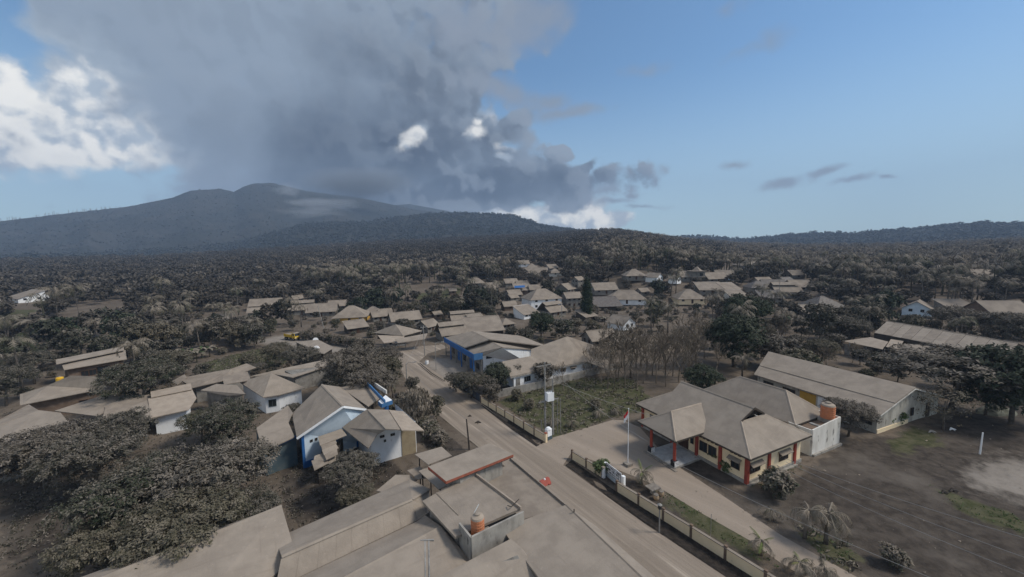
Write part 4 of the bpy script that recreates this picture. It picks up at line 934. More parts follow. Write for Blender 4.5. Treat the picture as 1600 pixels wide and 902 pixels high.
# sagging rows of big sheets on the left
rows = [[(588, 490), (735, 440), (768, 480), (600, 545)], [(600, 530), (690, 490), (705, 530), (615, 575)], [(612, 575), (700, 535), (716, 560), (625, 605)], [(628, 605), (706, 565), (712, 600), (640, 635)], [(566, 610), (620, 590), (640, 640), (560, 640)], [(546, 640), (640, 615), (652, 655), (565, 700)], [(640, 630), (700, 605), (700, 640), (655, 660)]]
for k, r_ in enumerate(rows):
    z0 = 3.9-.22*k; roof(w_h, [P3(*[(c2b(x, y, z0-(.25 if i > 1 else 0))) for i, (x, y) in enumerate(r_)])], ASHD if k % 2 else ASH, .07, 'roof_sheet')
sk = [Vector((p.x, p.y, 0)) for p in P3(c2b(590, 690, 2.0), c2b(690, 650, 2.0), c2b(740, 470, 3.0), c2b(610, 540, 3.0))]
mb = MB(); mb.prism([p-Vector((0, 0, .3)) for p in sk], [p+Vector((0, 0, 2.3)) for p in sk]); mb.build('shed_wall', DARKW, w_h)
# ------------------------------------------------------------------ foreground roofs
def solid(par, outline, m, zb=-.3, inset=.45, name='wall', label=None): return walls(par, outline, m, inset, .12, zb, name, label)
# A: big roof at the bottom left
A = empty('ash_roofed_house', at(330, 890), 'large plain roof at the bottom left corner with a grey water tank at its ridge', 'house')
ra = P3((20, 958, 5.6), (440, 790, 5.6)); ea = P3((150, 1135, 3.6), (463, 869, 3.9)); fa = [ra[0]*2-ea[0], ra[1]*2-ea[1]]; fa = [Vector((p.x, p.y, 4.4)) for p in (ra[0].lerp(fa[0], .35), ra[1].lerp(fa[1], .35))]
roof(A, [[ra[0], ra[1], ea[1], ea[0]], [ra[0], fa[0], fa[1], ra[1]]], ASH, .16); ridge(A, ra[0], ra[1], ASH, .5); solid(A, [ea[0], ea[1], ra[1], fa[1], fa[0]], GREYW)
lo_ = P3((330, 925, 3.5), (446, 874, 3.5), (462, 900, 2.9), (470, 925, 2.6), (400, 1020, 2.6)); roof(A, [lo_], ASH, .12, label='lower step of the roof'); note(ra+ea+fa)
mb = MB(); q = P3((456, 880, 2.6), (474, 868, 2.9), (458, 836, 3.3), (452, 845, 3.3)); slab(mb, [q], .1); mb.build('eave_piece', ASH, A)
mb = MB(); p = at(458, 884, 2.8); mb.box((p.x, p.y, 1.4), .5, .8, 2.6, 50); mb.build('pillar', LBLUE, A)
mb = MB(); mb.bar(at(453, 898, 2.4), at(470, 888, 2.4), .1, .12); mb.bar(at(470, 888, 2.4), at(472, 905, 1.0), .08, .08); mb.build('rail', GREYW, A)
p = at(231, 872, 4.7); tank('water_tank', Vector((p.x, p.y, 3.6)), .72, 1.5, TANKG, 'grey ash topped water tank behind the bottom left roof ridge')
o = empty('tank_stand', (p.x, p.y, 0), 'concrete stand under the grey water tank behind the bottom left roof', 'stand'); mb = MB(); mb.box((p.x, p.y, 3.5), 1.7, 1.7, .2, 35); mb.build('deck', CONC, o)
for sx_ in (-.7, .7):
    for sy_ in (-.7, .7): mb = MB(); mb.box((p.x+sx_, p.y+sy_, 1.6), .2, .2, 3.6); mb.build('leg', CONC, o)
def seams(par, a, b, c, d_, n, m=ASH):
    # lapped sheet edges: a-b top line, d_-c bottom line
    for k in range(1, n):
        mb = MB(); f = (k+rnd.uniform(-.12, .12))/n; p, q = a.lerp(b, f), d_.lerp(c, f); t0, t1 = .01, .99
        mb.bar(p.lerp(q, t0)+Vector((0, 0, .012)), p.lerp(q, t1)+Vector((0, 0, .012)), rnd.uniform(.04, .08), .02); mb.build('sheet_lap', m, par)
# B: long gable
B_ = empty('ash_roofed_house', at(560, 850), 'long low gable roof between the big bottom left roof and the middle roofs', 'house')
f0, f1 = P3((430, 842, 3.7), (640, 749, 3.7)); k0, k1 = P3((440, 869, 4.9), (644, 780, 4.9)); e0, e1_, = P3((430, 920, 3.5), (650, 814, 3.5)); hp, hq = P3((671, 764, 3.7), (670, 801, 3.5))
roof(B_, [[f0, f1, k1, k0], [k0, k1, e1_, e0], [f1, hp, k1], [k1, hp, hq, e1_]], ASH, .15); ridge(B_, k0, k1, ASH); ridge(B_, k1, hp, ASH, .3); solid(B_, [e0, hq, hp, f1, f0], GREYW); note([f0, f1, k0, k1, e0, hq])
seams(B_, k0, k1, e1_, e0, 8)
# C: second gable with plank cross
C_h = empty('ash_roofed_house', at(610, 890), 'wide low roof at bottom centre with a plank cross lying on it', 'house')
f0, f1 = P3((400, 935, 3.6), (651, 815, 3.6)); h1 = at(664, 805, 3.6); k0, k1 = P3((470, 938, 4.6), (688, 823, 4.6)); e0, e1_, e2 = P3((560, 1080, 3.2), (760, 930, 3.3), (734, 874, 3.6))
roof(C_h, [[f0, f1, k1, k0], [f1, h1, at(690, 823, 4.6), k1], [k0, k1, at(690, 823.5, 4.6), e2, e1_, e0]], ASH, .15); ridge(C_h, k0, k1, ASH, .4); solid(C_h, [e0, e1_, e2, h1, f1, f0], GREYW); note([f0, h1, k0, e0, e1_, e2])
pl = empty('plank_cross', at(668, 865, 4.4), 'two weathered planks forming a T on the wide low bottom centre roof', 'planks')
mb = MB()
for x in (664, 670): mb.bar(at(x, 843, 4.5), at(x+1, 905, 3.95), .10, .10)
mb.build('long_plank', POLEW, pl); mb = MB(); mb.bar(at(657, 845, 4.52), at(678, 844, 4.52), .1, .12); mb.build('cross_plank', POLEW, pl)
pl2 = empty('loose_plank', at(594, 882, 4.2), 'short loose stick lying on the wide low bottom centre roof', 'stick'); mb = MB(); mb.bar(at(583, 876, 4.3), at(606, 886, 4.2), .08, .08); mb.build('stick', POLEW, pl2)
# D+E+F: tall flat roofed house
D = empty('flat_roofed_house', at(740, 780), 'tall grey house beside the road with stepped flat roofs and a red edged top roof', 'house')
d = P3((660, 783, 5.2), (740, 736.5, 5.6), (814, 794, 5.6), (711, 839, 5.2)); roof(D, [d], ASH, .22)
sl_ = d[0].lerp(d[1], .25), d[3].lerp(d[2], .25); mb = MB(); mb.bar(sl_[0]+Vector((0, 0, .02)), sl_[1].lerp(sl_[0], .35)+Vector((0, 0, .02)), .12, .06); mb.build('roof_seam', ASHD, D)
mb = MB(); mb.bar(at(739, 738, 5.7), at(814, 794, 5.7), .14, .22); mb.build('parapet', ASHP, D)
mb = MB(); mb.bar(at(799, 792, 5.9), at(811, 780, 6.1), .05, .05); mb.bar(at(793, 790, 5.7), at(799, 792, 5.9), .05, .05); mb.build('rod', POLED, D)
solid(D, d, GREYW, inset=.5)
# concrete tank box
bx = P3((718, 817, 5.85), (736, 839, 5.85), (818, 799, 5.85), (797, 779, 5.85)); mb = MB(); th = .16
for a, b in ((bx[0], bx[1]), (bx[1], bx[2])): mb.bar(Vector((a.x, a.y, 3.85)), Vector((b.x, b.y, 3.85)), th, 4.0)
mb.build('concrete_box', CONC, D)
mb = MB(); fl_ = [Vector((p.x, p.y, 4.95)) for p in (bx[0], bx[1], bx[1].lerp(bx[2], .45), bx[0].lerp(bx[3], .45))]; mb.prism([p-Vector((0, 0, .2)) for p in fl_], fl_); mb.build('box_floor', CONC, D)
p = sum(fl_, Vector())/4+Vector((0, 0, 0)); tank('water_tank', p, .56, 1.75, ORANGE, 'orange ribbed water tank in the concrete box among the bottom centre roofs')
mb = MB(); mb.tube([at(736, 825, 5.6), at(740, 803, 6.3), at(748, 788, 6.9)], .03, 5); o = mb.build('pipe', WPIPE, D)
e = P3((669, 729, 6.6), (764, 693, 6.6), (802, 710, 6.4), (697, 752, 6.4)); roof(D, [e], ASH, .10, label='topmost flat roof with red edge')
for a, b in ((e[0], e[3]), (e[3], e[2])): fascia(D, a-Vector((0, 0, .02)), b-Vector((0, 0, .02)), REDF, .24)
mb = MB(); q = [p-Vector((0, 0, .3)) for p in e]; mb.prism([p-Vector((0, 0, .05)) for p in q], q); mb.build('soffit', DARKW, D)
solid(D, [at(690, 742, 6.2), at(764, 700, 6.2), at(790, 713, 6.2), at(715, 748, 6.2)], CONC, inset=.3)
f = P3((752, 748, 4.2), (790, 728, 4.2), (797, 716, 4.2), (886, 791, 4.2), (816, 812, 4.2)); roof(D, [f], ASHD, .2, label='lower flat roof beside the road'); solid(D, f, GREYW, inset=.25)
mb = MB(); mb.bar(at(797, 716, 4.35), at(886, 791, 4.35), .12, .16); mb.build('parapet', ASH, D)
note(d+e+f+bx)
# I: little roofs left of it
I = empty('lean_to_roofs', at(660, 745), 'small lean to roof pieces stepping down left of the red edged roof', 'shelter')
i1 = P3((648, 710, 5.0), (690, 698, 5.0), (706, 712, 4.9), (669, 726, 4.9)); roof(I, [i1], ASH, .08, 'roof_sheet'); i2 = P3((654, 736, 4.4), (671, 729, 4.4), (701, 758, 4.3), (686, 765, 4.3)); roof(I, [i2], ASH, .08, 'roof_sheet')
i3 = P3((588, 767, 3.0), (618, 742, 3.6), (640, 742, 3.6), (652, 750, 3.3), (602, 770, 2.9)); roof(I, [i3], ASH, .08, 'roof_sheet'); i4 = P3((636, 735, 3.8), (656, 729, 3.9), (676, 745, 3.8), (652, 749, 3.7)); roof(I, [i4], ASHD, .08, 'roof_sheet')
for px, py, z in ((655, 712, 4.9), (672, 724, 4.8), (688, 762, 4.2), (660, 739, 4.3), (595, 766, 2.9), (612, 750, 3.2)): p = at(px, py, z); mb = MB(); mb.tube([Vector((p.x, p.y, -.3)), p], .07, 6); mb.build('post', POLED, I)
note(i1+i2+i3)
# G: big roof at the road
G = empty('ash_roofed_house', at(950, 890), 'big smooth ash roof at the bottom right of the centre, sloping along the road', 'house')
g = P3((783, 825, 4.6), (884, 789, 5.2), (1090, 985, 5.2), (960, 1060, 4.6)); roof(G, [g], ASH, .16)
g2_ = [g[1], at(930, 821, 4.5), at(1190, 1045, 4.5), g[2]]; roof(G, [g2_], ASH, .16, label='narrow roof plane towards the road'); ridge(G, g[1], g[2], ASHD, .3)
solid(G, [g[0], g[1], g2_[1], g2_[2], g[2], g[3]], DARKW, inset=.6); note(g+g2_)
mb = MB(); mb.tube([at(897, 801, 5.2), at(897, 796, 5.6)], .05, 6); mb.build('stub', POLED, G)
bw0, bw1 = at(785, 830, 4.3), at(862, 905, 4.3)
for k in range(3): p = bw0.lerp(bw1, (k+.6)/3); window(G, Vector((bw0.x, bw0.y, 0)), Vector((bw1.x, bw1.y, 0)), at(900, 850, 3), (bw1-bw0).to_2d().length*(k+.6)/3, 3.3, 1.0, .6, POLEW, GLASS, 1)
# H: roof at the very bottom centre
Hh = empty('ash_roofed_house', at(760, 900), 'plain roof at the bottom edge right under the concrete tank box', 'house')
h = P3((640, 925, 4.7), (798, 842, 5.0), (817, 858, 4.9), (850, 905, 3.6), (870, 960, 3.2), (690, 1010, 3.2)); roof(Hh, [h], ASH, .15); solid(Hh, h, GREYW, inset=.5); note(h)

# ------------------------------------------------------------------ left hand houses drawn by their roof planes
def pxhouse(label, planes, wall, outline, m=ASH, name='house', cat='house', inset=.5, group=None, t=.13, wins=()):
    pl = [P3(*q) for q in planes]; allp = [p for q in pl for p in q]; c = sum(allp, Vector())/len(allp)
    o = empty(name, (c.x, c.y, gz(c.x, c.y)), label, cat, group); note(allp)
    for k, q in enumerate(pl): roof(o, [q], m[k] if isinstance(m, (list, tuple)) else m, t, 'roof' if len(pl) < 4 else 'roof_sheet')
    ol = P3(*outline) if outline else pl[0]
    base, top = walls(o, ol, wall, inset)
    cc_ = sum(base, Vector())/len(base)
    for (i, f_, zc, wd_, ht_) in wins:
        a, b = base[i], base[(i+1) % len(base)]; window(o, a, b, cc_, (b-a).to_2d().length*f_, zc, wd_, ht_, WOOD, GLASS, 1)
    return o, base, cc_
pxhouse('small brick house with two tiered roof standing alone in the trees at left', [[(87, 562, 5.4), (193, 541, 5.4), (194, 547, 5.0), (88, 569, 5.0)], [(96, 568, 4.7), (196, 547, 4.7), (198, 561, 3.6), (100, 578, 3.6)]], BRICK, [(100, 577, 3.6), (197, 561, 3.6), (194, 543, 5), (92, 562, 5)], wins=[(0, .28, 1.7, 1.2, 1.3), (0, .42, 1.7, 1.2, 1.3), (0, .62, 1.6, 2.2, 2.2), (0, .82, 1.7, 1.2, 1.3)])
pxhouse('brown hip roofed house with bent roof at far left, below the brick house', [[(31, 616, 3.6), (75, 602, 4.9), (110, 587, 6.4), (150, 588, 6.0), (163, 592, 5.6), (162, 607, 3.8), (31, 633, 3.4)]], BRICK, [(33, 631, 3.4), (161, 607, 3.8), (163, 593, 4.6), (110, 590, 5.2), (36, 613, 3.6)], wins=[(0, .75, 1.6, 1.1, 1.1), (0, .9, 1.6, 1.1, 1.1)])
p = at(86, 598, 4.6); tank('water_tank', Vector((p.x, p.y+.8, 3.8)), .55, 1.7, YELLOWP, 'yellow water tank on the far left hip roofed house', ash=False)
pxhouse('low rambling roof reaching in from the left edge behind the grey mango tree', [[(-60, 690, 3.8), (60, 641, 5.2), (95, 645, 5.0), (130, 690, 3.6), (30, 712, 3.2), (-60, 740, 3.2)], [(-40, 676, 4.6), (45, 632, 4.6), (60, 641, 4.8), (-50, 690, 4.0)], [(85, 642, 4.2), (160, 618, 4.4), (232, 617, 4.2), (150, 650, 3.6)]], GREYW, [(-60, 735, 3.2), (40, 708, 3.2), (110, 690, 3.6), (60, 645, 4.8), (-60, 690, 3.8)], m=[ASH, ASHD, ASH], wins=[(0, .55, 1.7, 1.4, 1.6), (0, .8, 1.7, 1.4, 1.6)])
gp = empty('white_gutter_pipe', at(10, 735, 1), 'thick white pipe lying below the left edge house', 'pipe'); mb = MB(); mb.tube([at(-30, 748, 1.2), at(18, 733, 1.2), at(36, 725, 1.2)], .28, 10); mb.build('pipe', WPIPE, gp)
for px, py in ((-20, 746), (30, 728)): p = at(px, py, 1.0); mb = MB(); mb.box((p.x, p.y, .4), .2, .2, 1.4); mb.build('support', CONC, gp)
pxhouse('pale ash roof on a white doored house between the left mango trees', [[(235, 612, 4.9), (298, 599, 4.9), (300, 608, 4.6), (236, 621, 4.6)], [(231, 623, 4.4), (300, 608, 4.4), (307, 622, 3.8), (295, 640, 3.4), (236, 653, 3.2)], [(205, 636, 4.0), (231, 625, 4.2), (236, 653, 3.2), (212, 655, 3.2)]], WHITE, [(237, 652, 3.2), (294, 640, 3.4), (299, 610, 4.2), (234, 622, 4.2)], m=[ASHP, ASHP, ASH])
pxhouse('brown strip roof behind the left mango trees', [[(165, 634, 4.2), (233, 616, 4.2), (235, 630, 3.6), (160, 655, 3.4)]], GREYW, None, m=ASHD)
pxhouse('long ash roof with raised end in the left row of houses', [[(279, 591, 4.2), (362, 576, 5.0), (385, 568, 5.0), (400, 574, 4.4), (345, 596, 3.6), (300, 606, 3.4)], [(268, 596, 3.8), (288, 585, 4.6), (292, 589, 4.4), (277, 601, 3.6)]], GREYW, [(300, 605, 3.4), (345, 595, 3.6), (395, 574, 4.2), (362, 578, 4.8), (282, 593, 4.0)], m=[ASHD, ASH])
pxhouse('low curved roof piece in front of the left row of houses', [[(313, 610, 3.8), (338, 600, 4.4), (370, 602, 4.4), (384, 616, 3.6), (355, 618, 3.2)], [(347, 588, 4.8), (387, 581, 4.8), (392, 594, 4.1), (350, 601, 4.1)]], GREYW, [(318, 612, 3.4), (355, 617, 3.2), (382, 615, 3.4), (368, 603, 4.2), (338, 601, 4.2)], m=[ASH, ASHD])
ho, hbs, hc = pxhouse('hip roofed white walled house with one green window left of the blue house', [[(374, 597, 3.5), (424, 583, 6.0), (411, 621, 3.3)], [(424, 583, 6.0), (477, 606, 3.3), (437, 617, 3.2), (411, 621, 3.3)]], WHITE, [(411, 620, 3.3), (437, 617, 3.2), (476, 606, 3.3), (440, 590, 4.4), (376, 597, 3.4)], m=[ASHP, ASH])
window(ho, hbs[0], hbs[1], hc, (hbs[1]-hbs[0]).to_2d().length*.5, 1.7, 1.2, 1.3, TEAL, GLASS, 1)
pxhouse('long straight roofed outbuilding behind the hip roofed white house', [[(391, 588, 4.2), (437, 577, 4.4), (518, 560, 4.4), (513, 572, 3.6), (457, 590, 3.4), (430, 585, 3.6)]], GREYW, [(457, 589, 3.4), (513, 572, 3.6), (518, 562, 4.2), (437, 578, 4.2)], m=ASH)
pxhouse('ash roof with big white discs at its end beside the truck lane', [[(461, 534, 4.0), (497, 531, 4.4), (522, 543, 3.6), (506, 553, 3.2), (495, 551, 3.2)]], DARKW, None, m=ASH, name='hut', cat='hut')
wd = empty('white_discs', at(495, 540, 3), 'two round white panels leaning at the hut roof beside the truck lane', 'panels')
for px, py in ((493, 532), (494.5, 545)): q = at(px, py, 3.6); mb = MB(); mb.lathe((0, 0, 0), [(.1, -.05), (.75, -.03), (.78, 0), (.72, .03), (.1, .05)], 14); o = mb.mesh('panel'); o.materials.append(WFLAG); ob = bpy.data.objects.new('panel', o); COL.objects.link(ob); ob.parent = wd; ob.location = q-ORG[wd.name]; ob.rotation_euler = (rad(75), 0, rad(30)); ORG[ob.name] = q
dish = empty('satellite_dish', at(370, 704), 'round satellite dish full of ash above the left mango trees', 'dish'); q = at(370, 691, 4.0)
mb = MB(); mb.lathe(q, [(.05, -.3), (.6, -.2), (.95, .05), (.9, .07), (.5, -.05), (.05, -.1)], 18); mb.build('bowl', ASHP, dish); mb = MB(); mb.tube([Vector((q.x, q.y, -.2)), q-Vector((0, 0, .2))], .07, 7); mb.build('mast', POLEW, dish); mb = MB(); mb.tube([q+Vector((.4, -.6, .0)), q+Vector((0, 0, .8))], .025, 5); mb.build('feed_arm', POLEW, dish)

# ------------------------------------------------------------------ houses of the village further off
def house(label, px, py, w_, kind='gable', rot=35, wall=GREYW, ratio=.65, eave=2.3, rise=None, m=None, over=.55, wins=2, two=False, cat='house', name='house', hmul=1.0):
    """px, py: middle of the roof's near eave in the photograph; w_: its width there in pixels"""
    p = atg(px, py, eave)
    dist = (p-CAMP).length; ratio = min(ratio*1.25, .95); W_ = w_*dist/FPX*1.12; L = W_/(abs(math.cos(rad(rot)))+ratio*abs(math.sin(rad(rot)))); Dp = L*ratio
    r = rise if rise else Dp*.36
    a = rad(rot); ux = Vector((math.cos(a), math.sin(a), 0)); uy = Vector((-math.sin(a), math.cos(a), 0))
    view = Vector((p.x, p.y, 0)).normalized()
    g = gz(p.x, p.y); ext = (abs(ux.dot(view))*L+abs(uy.dot(view))*Dp)/2
    ctr = Vector((p.x, p.y, 0))+view*ext*.75; g = gz(ctr.x, ctr.y)
    o = empty(name, (ctr.x, ctr.y, g), label, cat)
    if two: eave = eave+2.6
    def q(u, v, z): return ctr+ux*u*L/2+uy*v*Dp/2+Vector((0, 0, g+z))
    hm = m or ASHR
    cx, cy = 1+over*2/L, 1+over*2/Dp
    if kind == 'gable': pl = [[q(-cx, -cy, eave-.2), q(cx, -cy, eave-.2), q(cx, 0, eave+r), q(-cx, 0, eave+r)], [q(-cx, 0, eave+r), q(cx, 0, eave+r), q(cx, cy, eave-.2), q(-cx, cy, eave-.2)]]; ol = [q(-1, -1, eave), q(1, -1, eave), q(1, 0, eave+r), q(1, 1, eave), q(-1, 1, eave), q(-1, 0, eave+r)]
    elif kind == 'hip':
        h = max(0.12, 1-ratio*.95); pl = [[q(-cx, -cy, eave-.2), q(cx, -cy, eave-.2), q(h, 0, eave+r), q(-h, 0, eave+r)], [q(-h, 0, eave+r), q(h, 0, eave+r), q(cx, cy, eave-.2), q(-cx, cy, eave-.2)], [q(cx, -cy, eave-.2), q(cx, cy, eave-.2), q(h, 0, eave+r)], [q(-cx, cy, eave-.2), q(-cx, -cy, eave-.2), q(-h, 0, eave+r)]]; ol = [q(-1, -1, eave), q(1, -1, eave), q(1, 1, eave), q(-1, 1, eave)]
    elif kind == 'step': pl = [[q(-cx, -cy, eave-.2), q(cx, -cy, eave-.2), q(cx, -.25, eave+r*.7), q(-cx, -.25, eave+r*.7)], [q(-cx*.97, -.42, eave+r*.85), q(cx*.97, -.42, eave+r*.85), q(cx*.97, .12, eave+r*1.2), q(-cx*.97, .12, eave+r*1.2)], [q(-cx*.97, .12, eave+r*1.2), q(cx*.97, .12, eave+r*1.2), q(cx, cy, eave-.2), q(-cx, cy, eave-.2)]]; ol = [q(-1, -1, eave), q(1, -1, eave), q(1, 1, eave), q(-1, 1, eave)]
    else: pl = [[q(-cx, -cy, eave-.3), q(cx, -cy, eave-.3), q(cx, cy, eave+r), q(-cx, cy, eave+r)]]; ol = [q(-1, -1, eave-.2), q(1, -1, eave-.2), q(1, 1, eave+r), q(-1, 1, eave+r)]
    roof(o, pl, hm, .14)
    if kind == 'hip': ridge(o, pl[0][3], pl[0][2], hm, .4)
    if kind == 'gable': ridge(o, pl[0][3], pl[0][2], hm, .4)
    base = [Vector((p_.x, p_.y, g-.6)) for p_ in ol]; mb = MB(); n = len(ol)
    for i in range(n): mb.poly([base[i], base[(i+1) % n], ol[(i+1) % n]-Vector((0, 0, .12)), ol[i]-Vector((0, 0, .12))])
    mb.build('wall', wall, o)
    for fl_ in range(2 if two else 1):
        for i in ((0, 1) if kind != 'gable' else (0,)):
            a_, b_ = base[i], base[(i+1) % n]; LL = (b_-a_).to_2d().length; nn = wins if i == 0 else max(1, wins-1)
            for k in range(nn):
                s = LL*(k+.5)/nn
                if k == nn//2 and i == 0 and fl_ == 0 and nn > 1: door(o, a_, b_, ctr, s, .95, 2.1, WOOD, g)
                else: window(o, a_, b_, ctr, s, g+1.6+2.6*fl_, 1.2, 1.1, WOOD, GLASS, 1)
        if kind == 'gable':
            a_, b_ = base[1], base[3]
            for s in (.3, .7): window(o, a_, b_, ctr, (b_-a_).to_2d().length*s, g+1.6+2.6*fl_, 1.0, 1.0, WOOD, GLASS, 1)
            a_, b_ = base[0], base[4]
            for s in (.3, .7): window(o, a_, b_, ctr, (b_-a_).to_2d().length*s, g+1.6+2.6*fl_, 1.0, 1.0, WOOD, GLASS, 1)
    note([x for q_ in pl for x in q_]+[Vector((b.x, b.y, g)) for b in base]); return o
R1_, R2_ = 35, 125           # ridge across / along the road
HS = [
 ('grey low house with long ridge left of the truck lane', 417, 478, 36, 'gable', 20, GREYW, .5), ('tiny ash hut above the left village row', 464, 467, 14, 'gable', 50, GREYW, .8), ('ash roofed house partly fallen in behind the truck lane', 472, 484, 34, 'step', 25, GREYW, .7), ('middle house of the left row behind the leaning pole', 505, 487, 38, 'gable', 15, GREYW, .6),
 ('broad hip roofed house with an ochre end wall left of the junction', 550, 495, 46, 'hip', 12, ORANGE_W, .7), ('low shed below the ochre walled house', 556, 511, 30, 'shed', 40, DARKW, .6), ('small roof deep in the trees left of the junction', 592, 494, 24, 'gable', 35, GREYW, .7),
 ('twin gabled grey house behind the roadside stall', 632, 500, 46, 'gable', 30, GREYW, .55), ('grey walled house with split roof halves across from the stall', 705, 522, 46, 'step', 28, GREYW, .8), ('side gable next to the split roofed house', 668, 510, 28, 'gable', 60, GREYW, .8),
 ('raised red boarded roof behind the split roofed house', 722, 499, 38, 'step', 20, BRICK, .6), ('flat spreading roof right of the raised roof', 755, 516, 58, 'shed', 15, DARKW, .6), ('red tinted roof peeping from trees behind the junction', 682, 491, 14, 'gable', 40, BRICK, .8),
 ('lone tiny hut at the far edge of the clearing', 707, 455, 11, 'gable', 20, BRICK, .8), ('pale roofed house right of the far clearing', 744, 443, 26, 'hip', 10, GREYW, .7), ('twin roofs at the edge of the far clearing', 767, 449, 22, 'gable', 30, GREYW, .7),
 ('tall white walled hip roofed house beside the stepped roofs', 846, 476, 56, 'hip', 20, WHITE, .6), ('blue banner fronted house with pale flat roof', 822, 490, 36, 'shed', 35, WHITE, .8), ('stepped roof house right of the blue banner house', 862, 487, 40, 'step', 35, GREYW, .8), ('brown lean to under the dark cypress', 916, 494, 28, 'shed', 35, DARKW, .7),
 ('grey gabled house left of the cypress', 884, 455, 30, 'gable', 50, GREYW, .8), ('red roofed tall house behind the cypress', 903, 447, 18, 'gable', 40, GREYW, .8), ('short roof right behind the cypress', 925, 452, 16, 'gable', 20, GREYW, .8), ('wide pale roof right of the cypress', 942, 457, 36, 'gable', 10, GREYW, .6),
 ('long white walled house with ash hip roof right of the cypress', 978, 470, 54, 'hip', -12, WHITE, .5), ('dark open shed below the long white house', 946, 478, 38, 'shed', 5, DARKW, .6), ('white gabled cottage at the edge of the bare trees', 971, 506, 36, 'gable', 125, WHITE, .75), ('low ash roofed house in front of the white cottage', 936, 531, 46, 'gable', 20, GREYW, .6), ('second low roof touching the bare trees', 970, 534, 36, 'gable', 25, DARKW, .7),
 ('single pale hut between palm and long white house', 1004, 458, 16, 'gable', 20, GREYW, .8), ('small hip roofed house with white porch wall', 1075, 470, 36, 'hip', -5, CREAM, .7), ('house with bare upper frame behind the small hip house', 1108, 456, 32, 'shed', -8, GREYW, .6), ('pale roof beside the bare framed house', 1138, 454, 20, 'shed', 5, STAINED, .8),
 ('far pale roof above the long white house', 990, 436, 26, 'hip', 0, GREYW, .7), ('white gabled far house left of the two storey block', 1022, 437, 22, 'gable', 130, WHITE, .7), ('small far house with white arch wall', 1054, 438, 16, 'gable', 130, WHITE, .8), ('far long roof left of the two storey block', 1076, 434, 26, 'gable', 0, GREYW, .6),
 ('far roof right of the two storey block', 1114, 437, 30, 'gable', 10, GREYW, .6), ('far blue edged roof at the end of the far row', 1131, 431, 24, 'gable', -20, LBLUE, .7), ('far grey roof high among the palms', 1167, 415, 24, 'hip', 0, GREYW, .6),
 ('white far cottage at the top of the village', 818, 413, 16, 'gable', 10, WHITE, .8), ('far hip roof at the top of the village', 831, 419, 18, 'hip', 10, GREYW, .8), ('far long roof below the top cottages', 838, 427, 32, 'gable', -5, GREYW, .5), ('far roof right of the top cottages', 861, 420, 20, 'gable', 30, GREYW, .8), ('pinkish far wall house at the top right of the village', 867, 427, 16, 'hip', 0, STAINED, .8),
 ('left half of the upper village pair', 797, 443, 22, 'gable', 20, GREYW, .7), ('right half of the upper village pair', 815, 446, 18, 'gable', 10, GREYW, .8), ('roof with a blue tarpaulin in the upper village', 816, 455, 26, 'shed', 10, BRICK, .8), ('low roof under the blue tarpaulin house', 802, 462, 24, 'gable', 25, GREYW, .8), ('narrow roof above the tall hip roofed house', 836, 454, 20, 'gable', 10, GREYW, .8), ('small gable left above the tall hip house', 832, 463, 14, 'gable', 50, GREYW, .9), ('hip roof at the left end of the upper village', 766, 450, 22, 'hip', 15, GREYW, .8),
 ('cluster roof left of the great dark tree, upper', 1226, 441, 18, 'gable', 20, GREYW, .8), ('cluster roof with dark gap right of the dark tree', 1206, 447, 26, 'gable', -10, GREYW, .6), ('wide cluster roof beside the telegraph pole', 1225, 459, 30, 'step', -10, GREYW, .7), ('lowest cluster roof right of the dark tree', 1202, 467, 26, 'shed', -15, GREYW, .7),
 ('dark thatched roof in the bananas', 1283, 482, 30, 'hip', 0, DARKW, .8), ('brown roof left of the banana clump', 1270, 492, 26, 'shed', 0, GREYW, .7),
 ('pale blue gabled cottage alone in the right hand trees', 1434, 484, 28, 'gable', 38, LBLUE, .9), ('large tan gabled house at the far right', 1556, 494, 34, 'gable', -8, BRICK, .7), ('low pale roof left of the large tan house', 1494, 485, 24, 'shed', -10, GREYW, .7), ('tiny far roof among the right hand palms', 1525, 432, 18, 'gable', 0, GREYW, .7),
 ('white walled low shed at the far left field', 40, 466, 34, 'shed', -25, WHITE, .4), ('small pale shed beside the far left field', 62, 464, 18, 'gable', -25, WHITE, .5)]+[
 ('narrow roof squeezed behind the stall trees', 601, 489, 20, 'gable', 30, GREYW, .7), ('grey roof between the ochre walled house and the twin gabled house', 583, 487, 24, 'hip', 20, GREYW, .7), ('lean to roof at the back of the raised roof', 744, 500, 26, 'shed', 30, GREYW, .7), ('small hip roof right of the spreading roof', 790, 506, 24, 'hip', 30, GREYW, .8),
 ('rusty roof in the trees above the blue banner house', 795, 478, 22, 'gable', 20, BRICK, .7), ('little roof between banner house and tall hip house', 800, 466, 18, 'gable', 40, GREYW, .8), ('ash roof right under the tall white house', 893, 474, 26, 'gable', 15, GREYW, .7), ('cluster roof farthest right by the palms', 1246, 449, 22, 'gable', 0, GREYW, .7), ('cluster roof nearest the dark tree', 1183, 452, 24, 'hip', -5, GREYW, .7),
 ('thin cluster roof over the wide cluster roof', 1190, 441, 20, 'gable', 10, GREYW, .6), ('pale roof in the trees right of the small hip house', 1150, 466, 20, 'shed', 0, STAINED, .8), ('far roof alone above the cluster roofs', 1240, 430, 16, 'gable', 5, GREYW, .8), ('second ash roof behind the leaning pole', 528, 478, 24, 'gable', 20, GREYW, .7), ('small roof at the left end of the truck lane row', 400, 488, 18, 'gable', 25, GREYW, .8)]
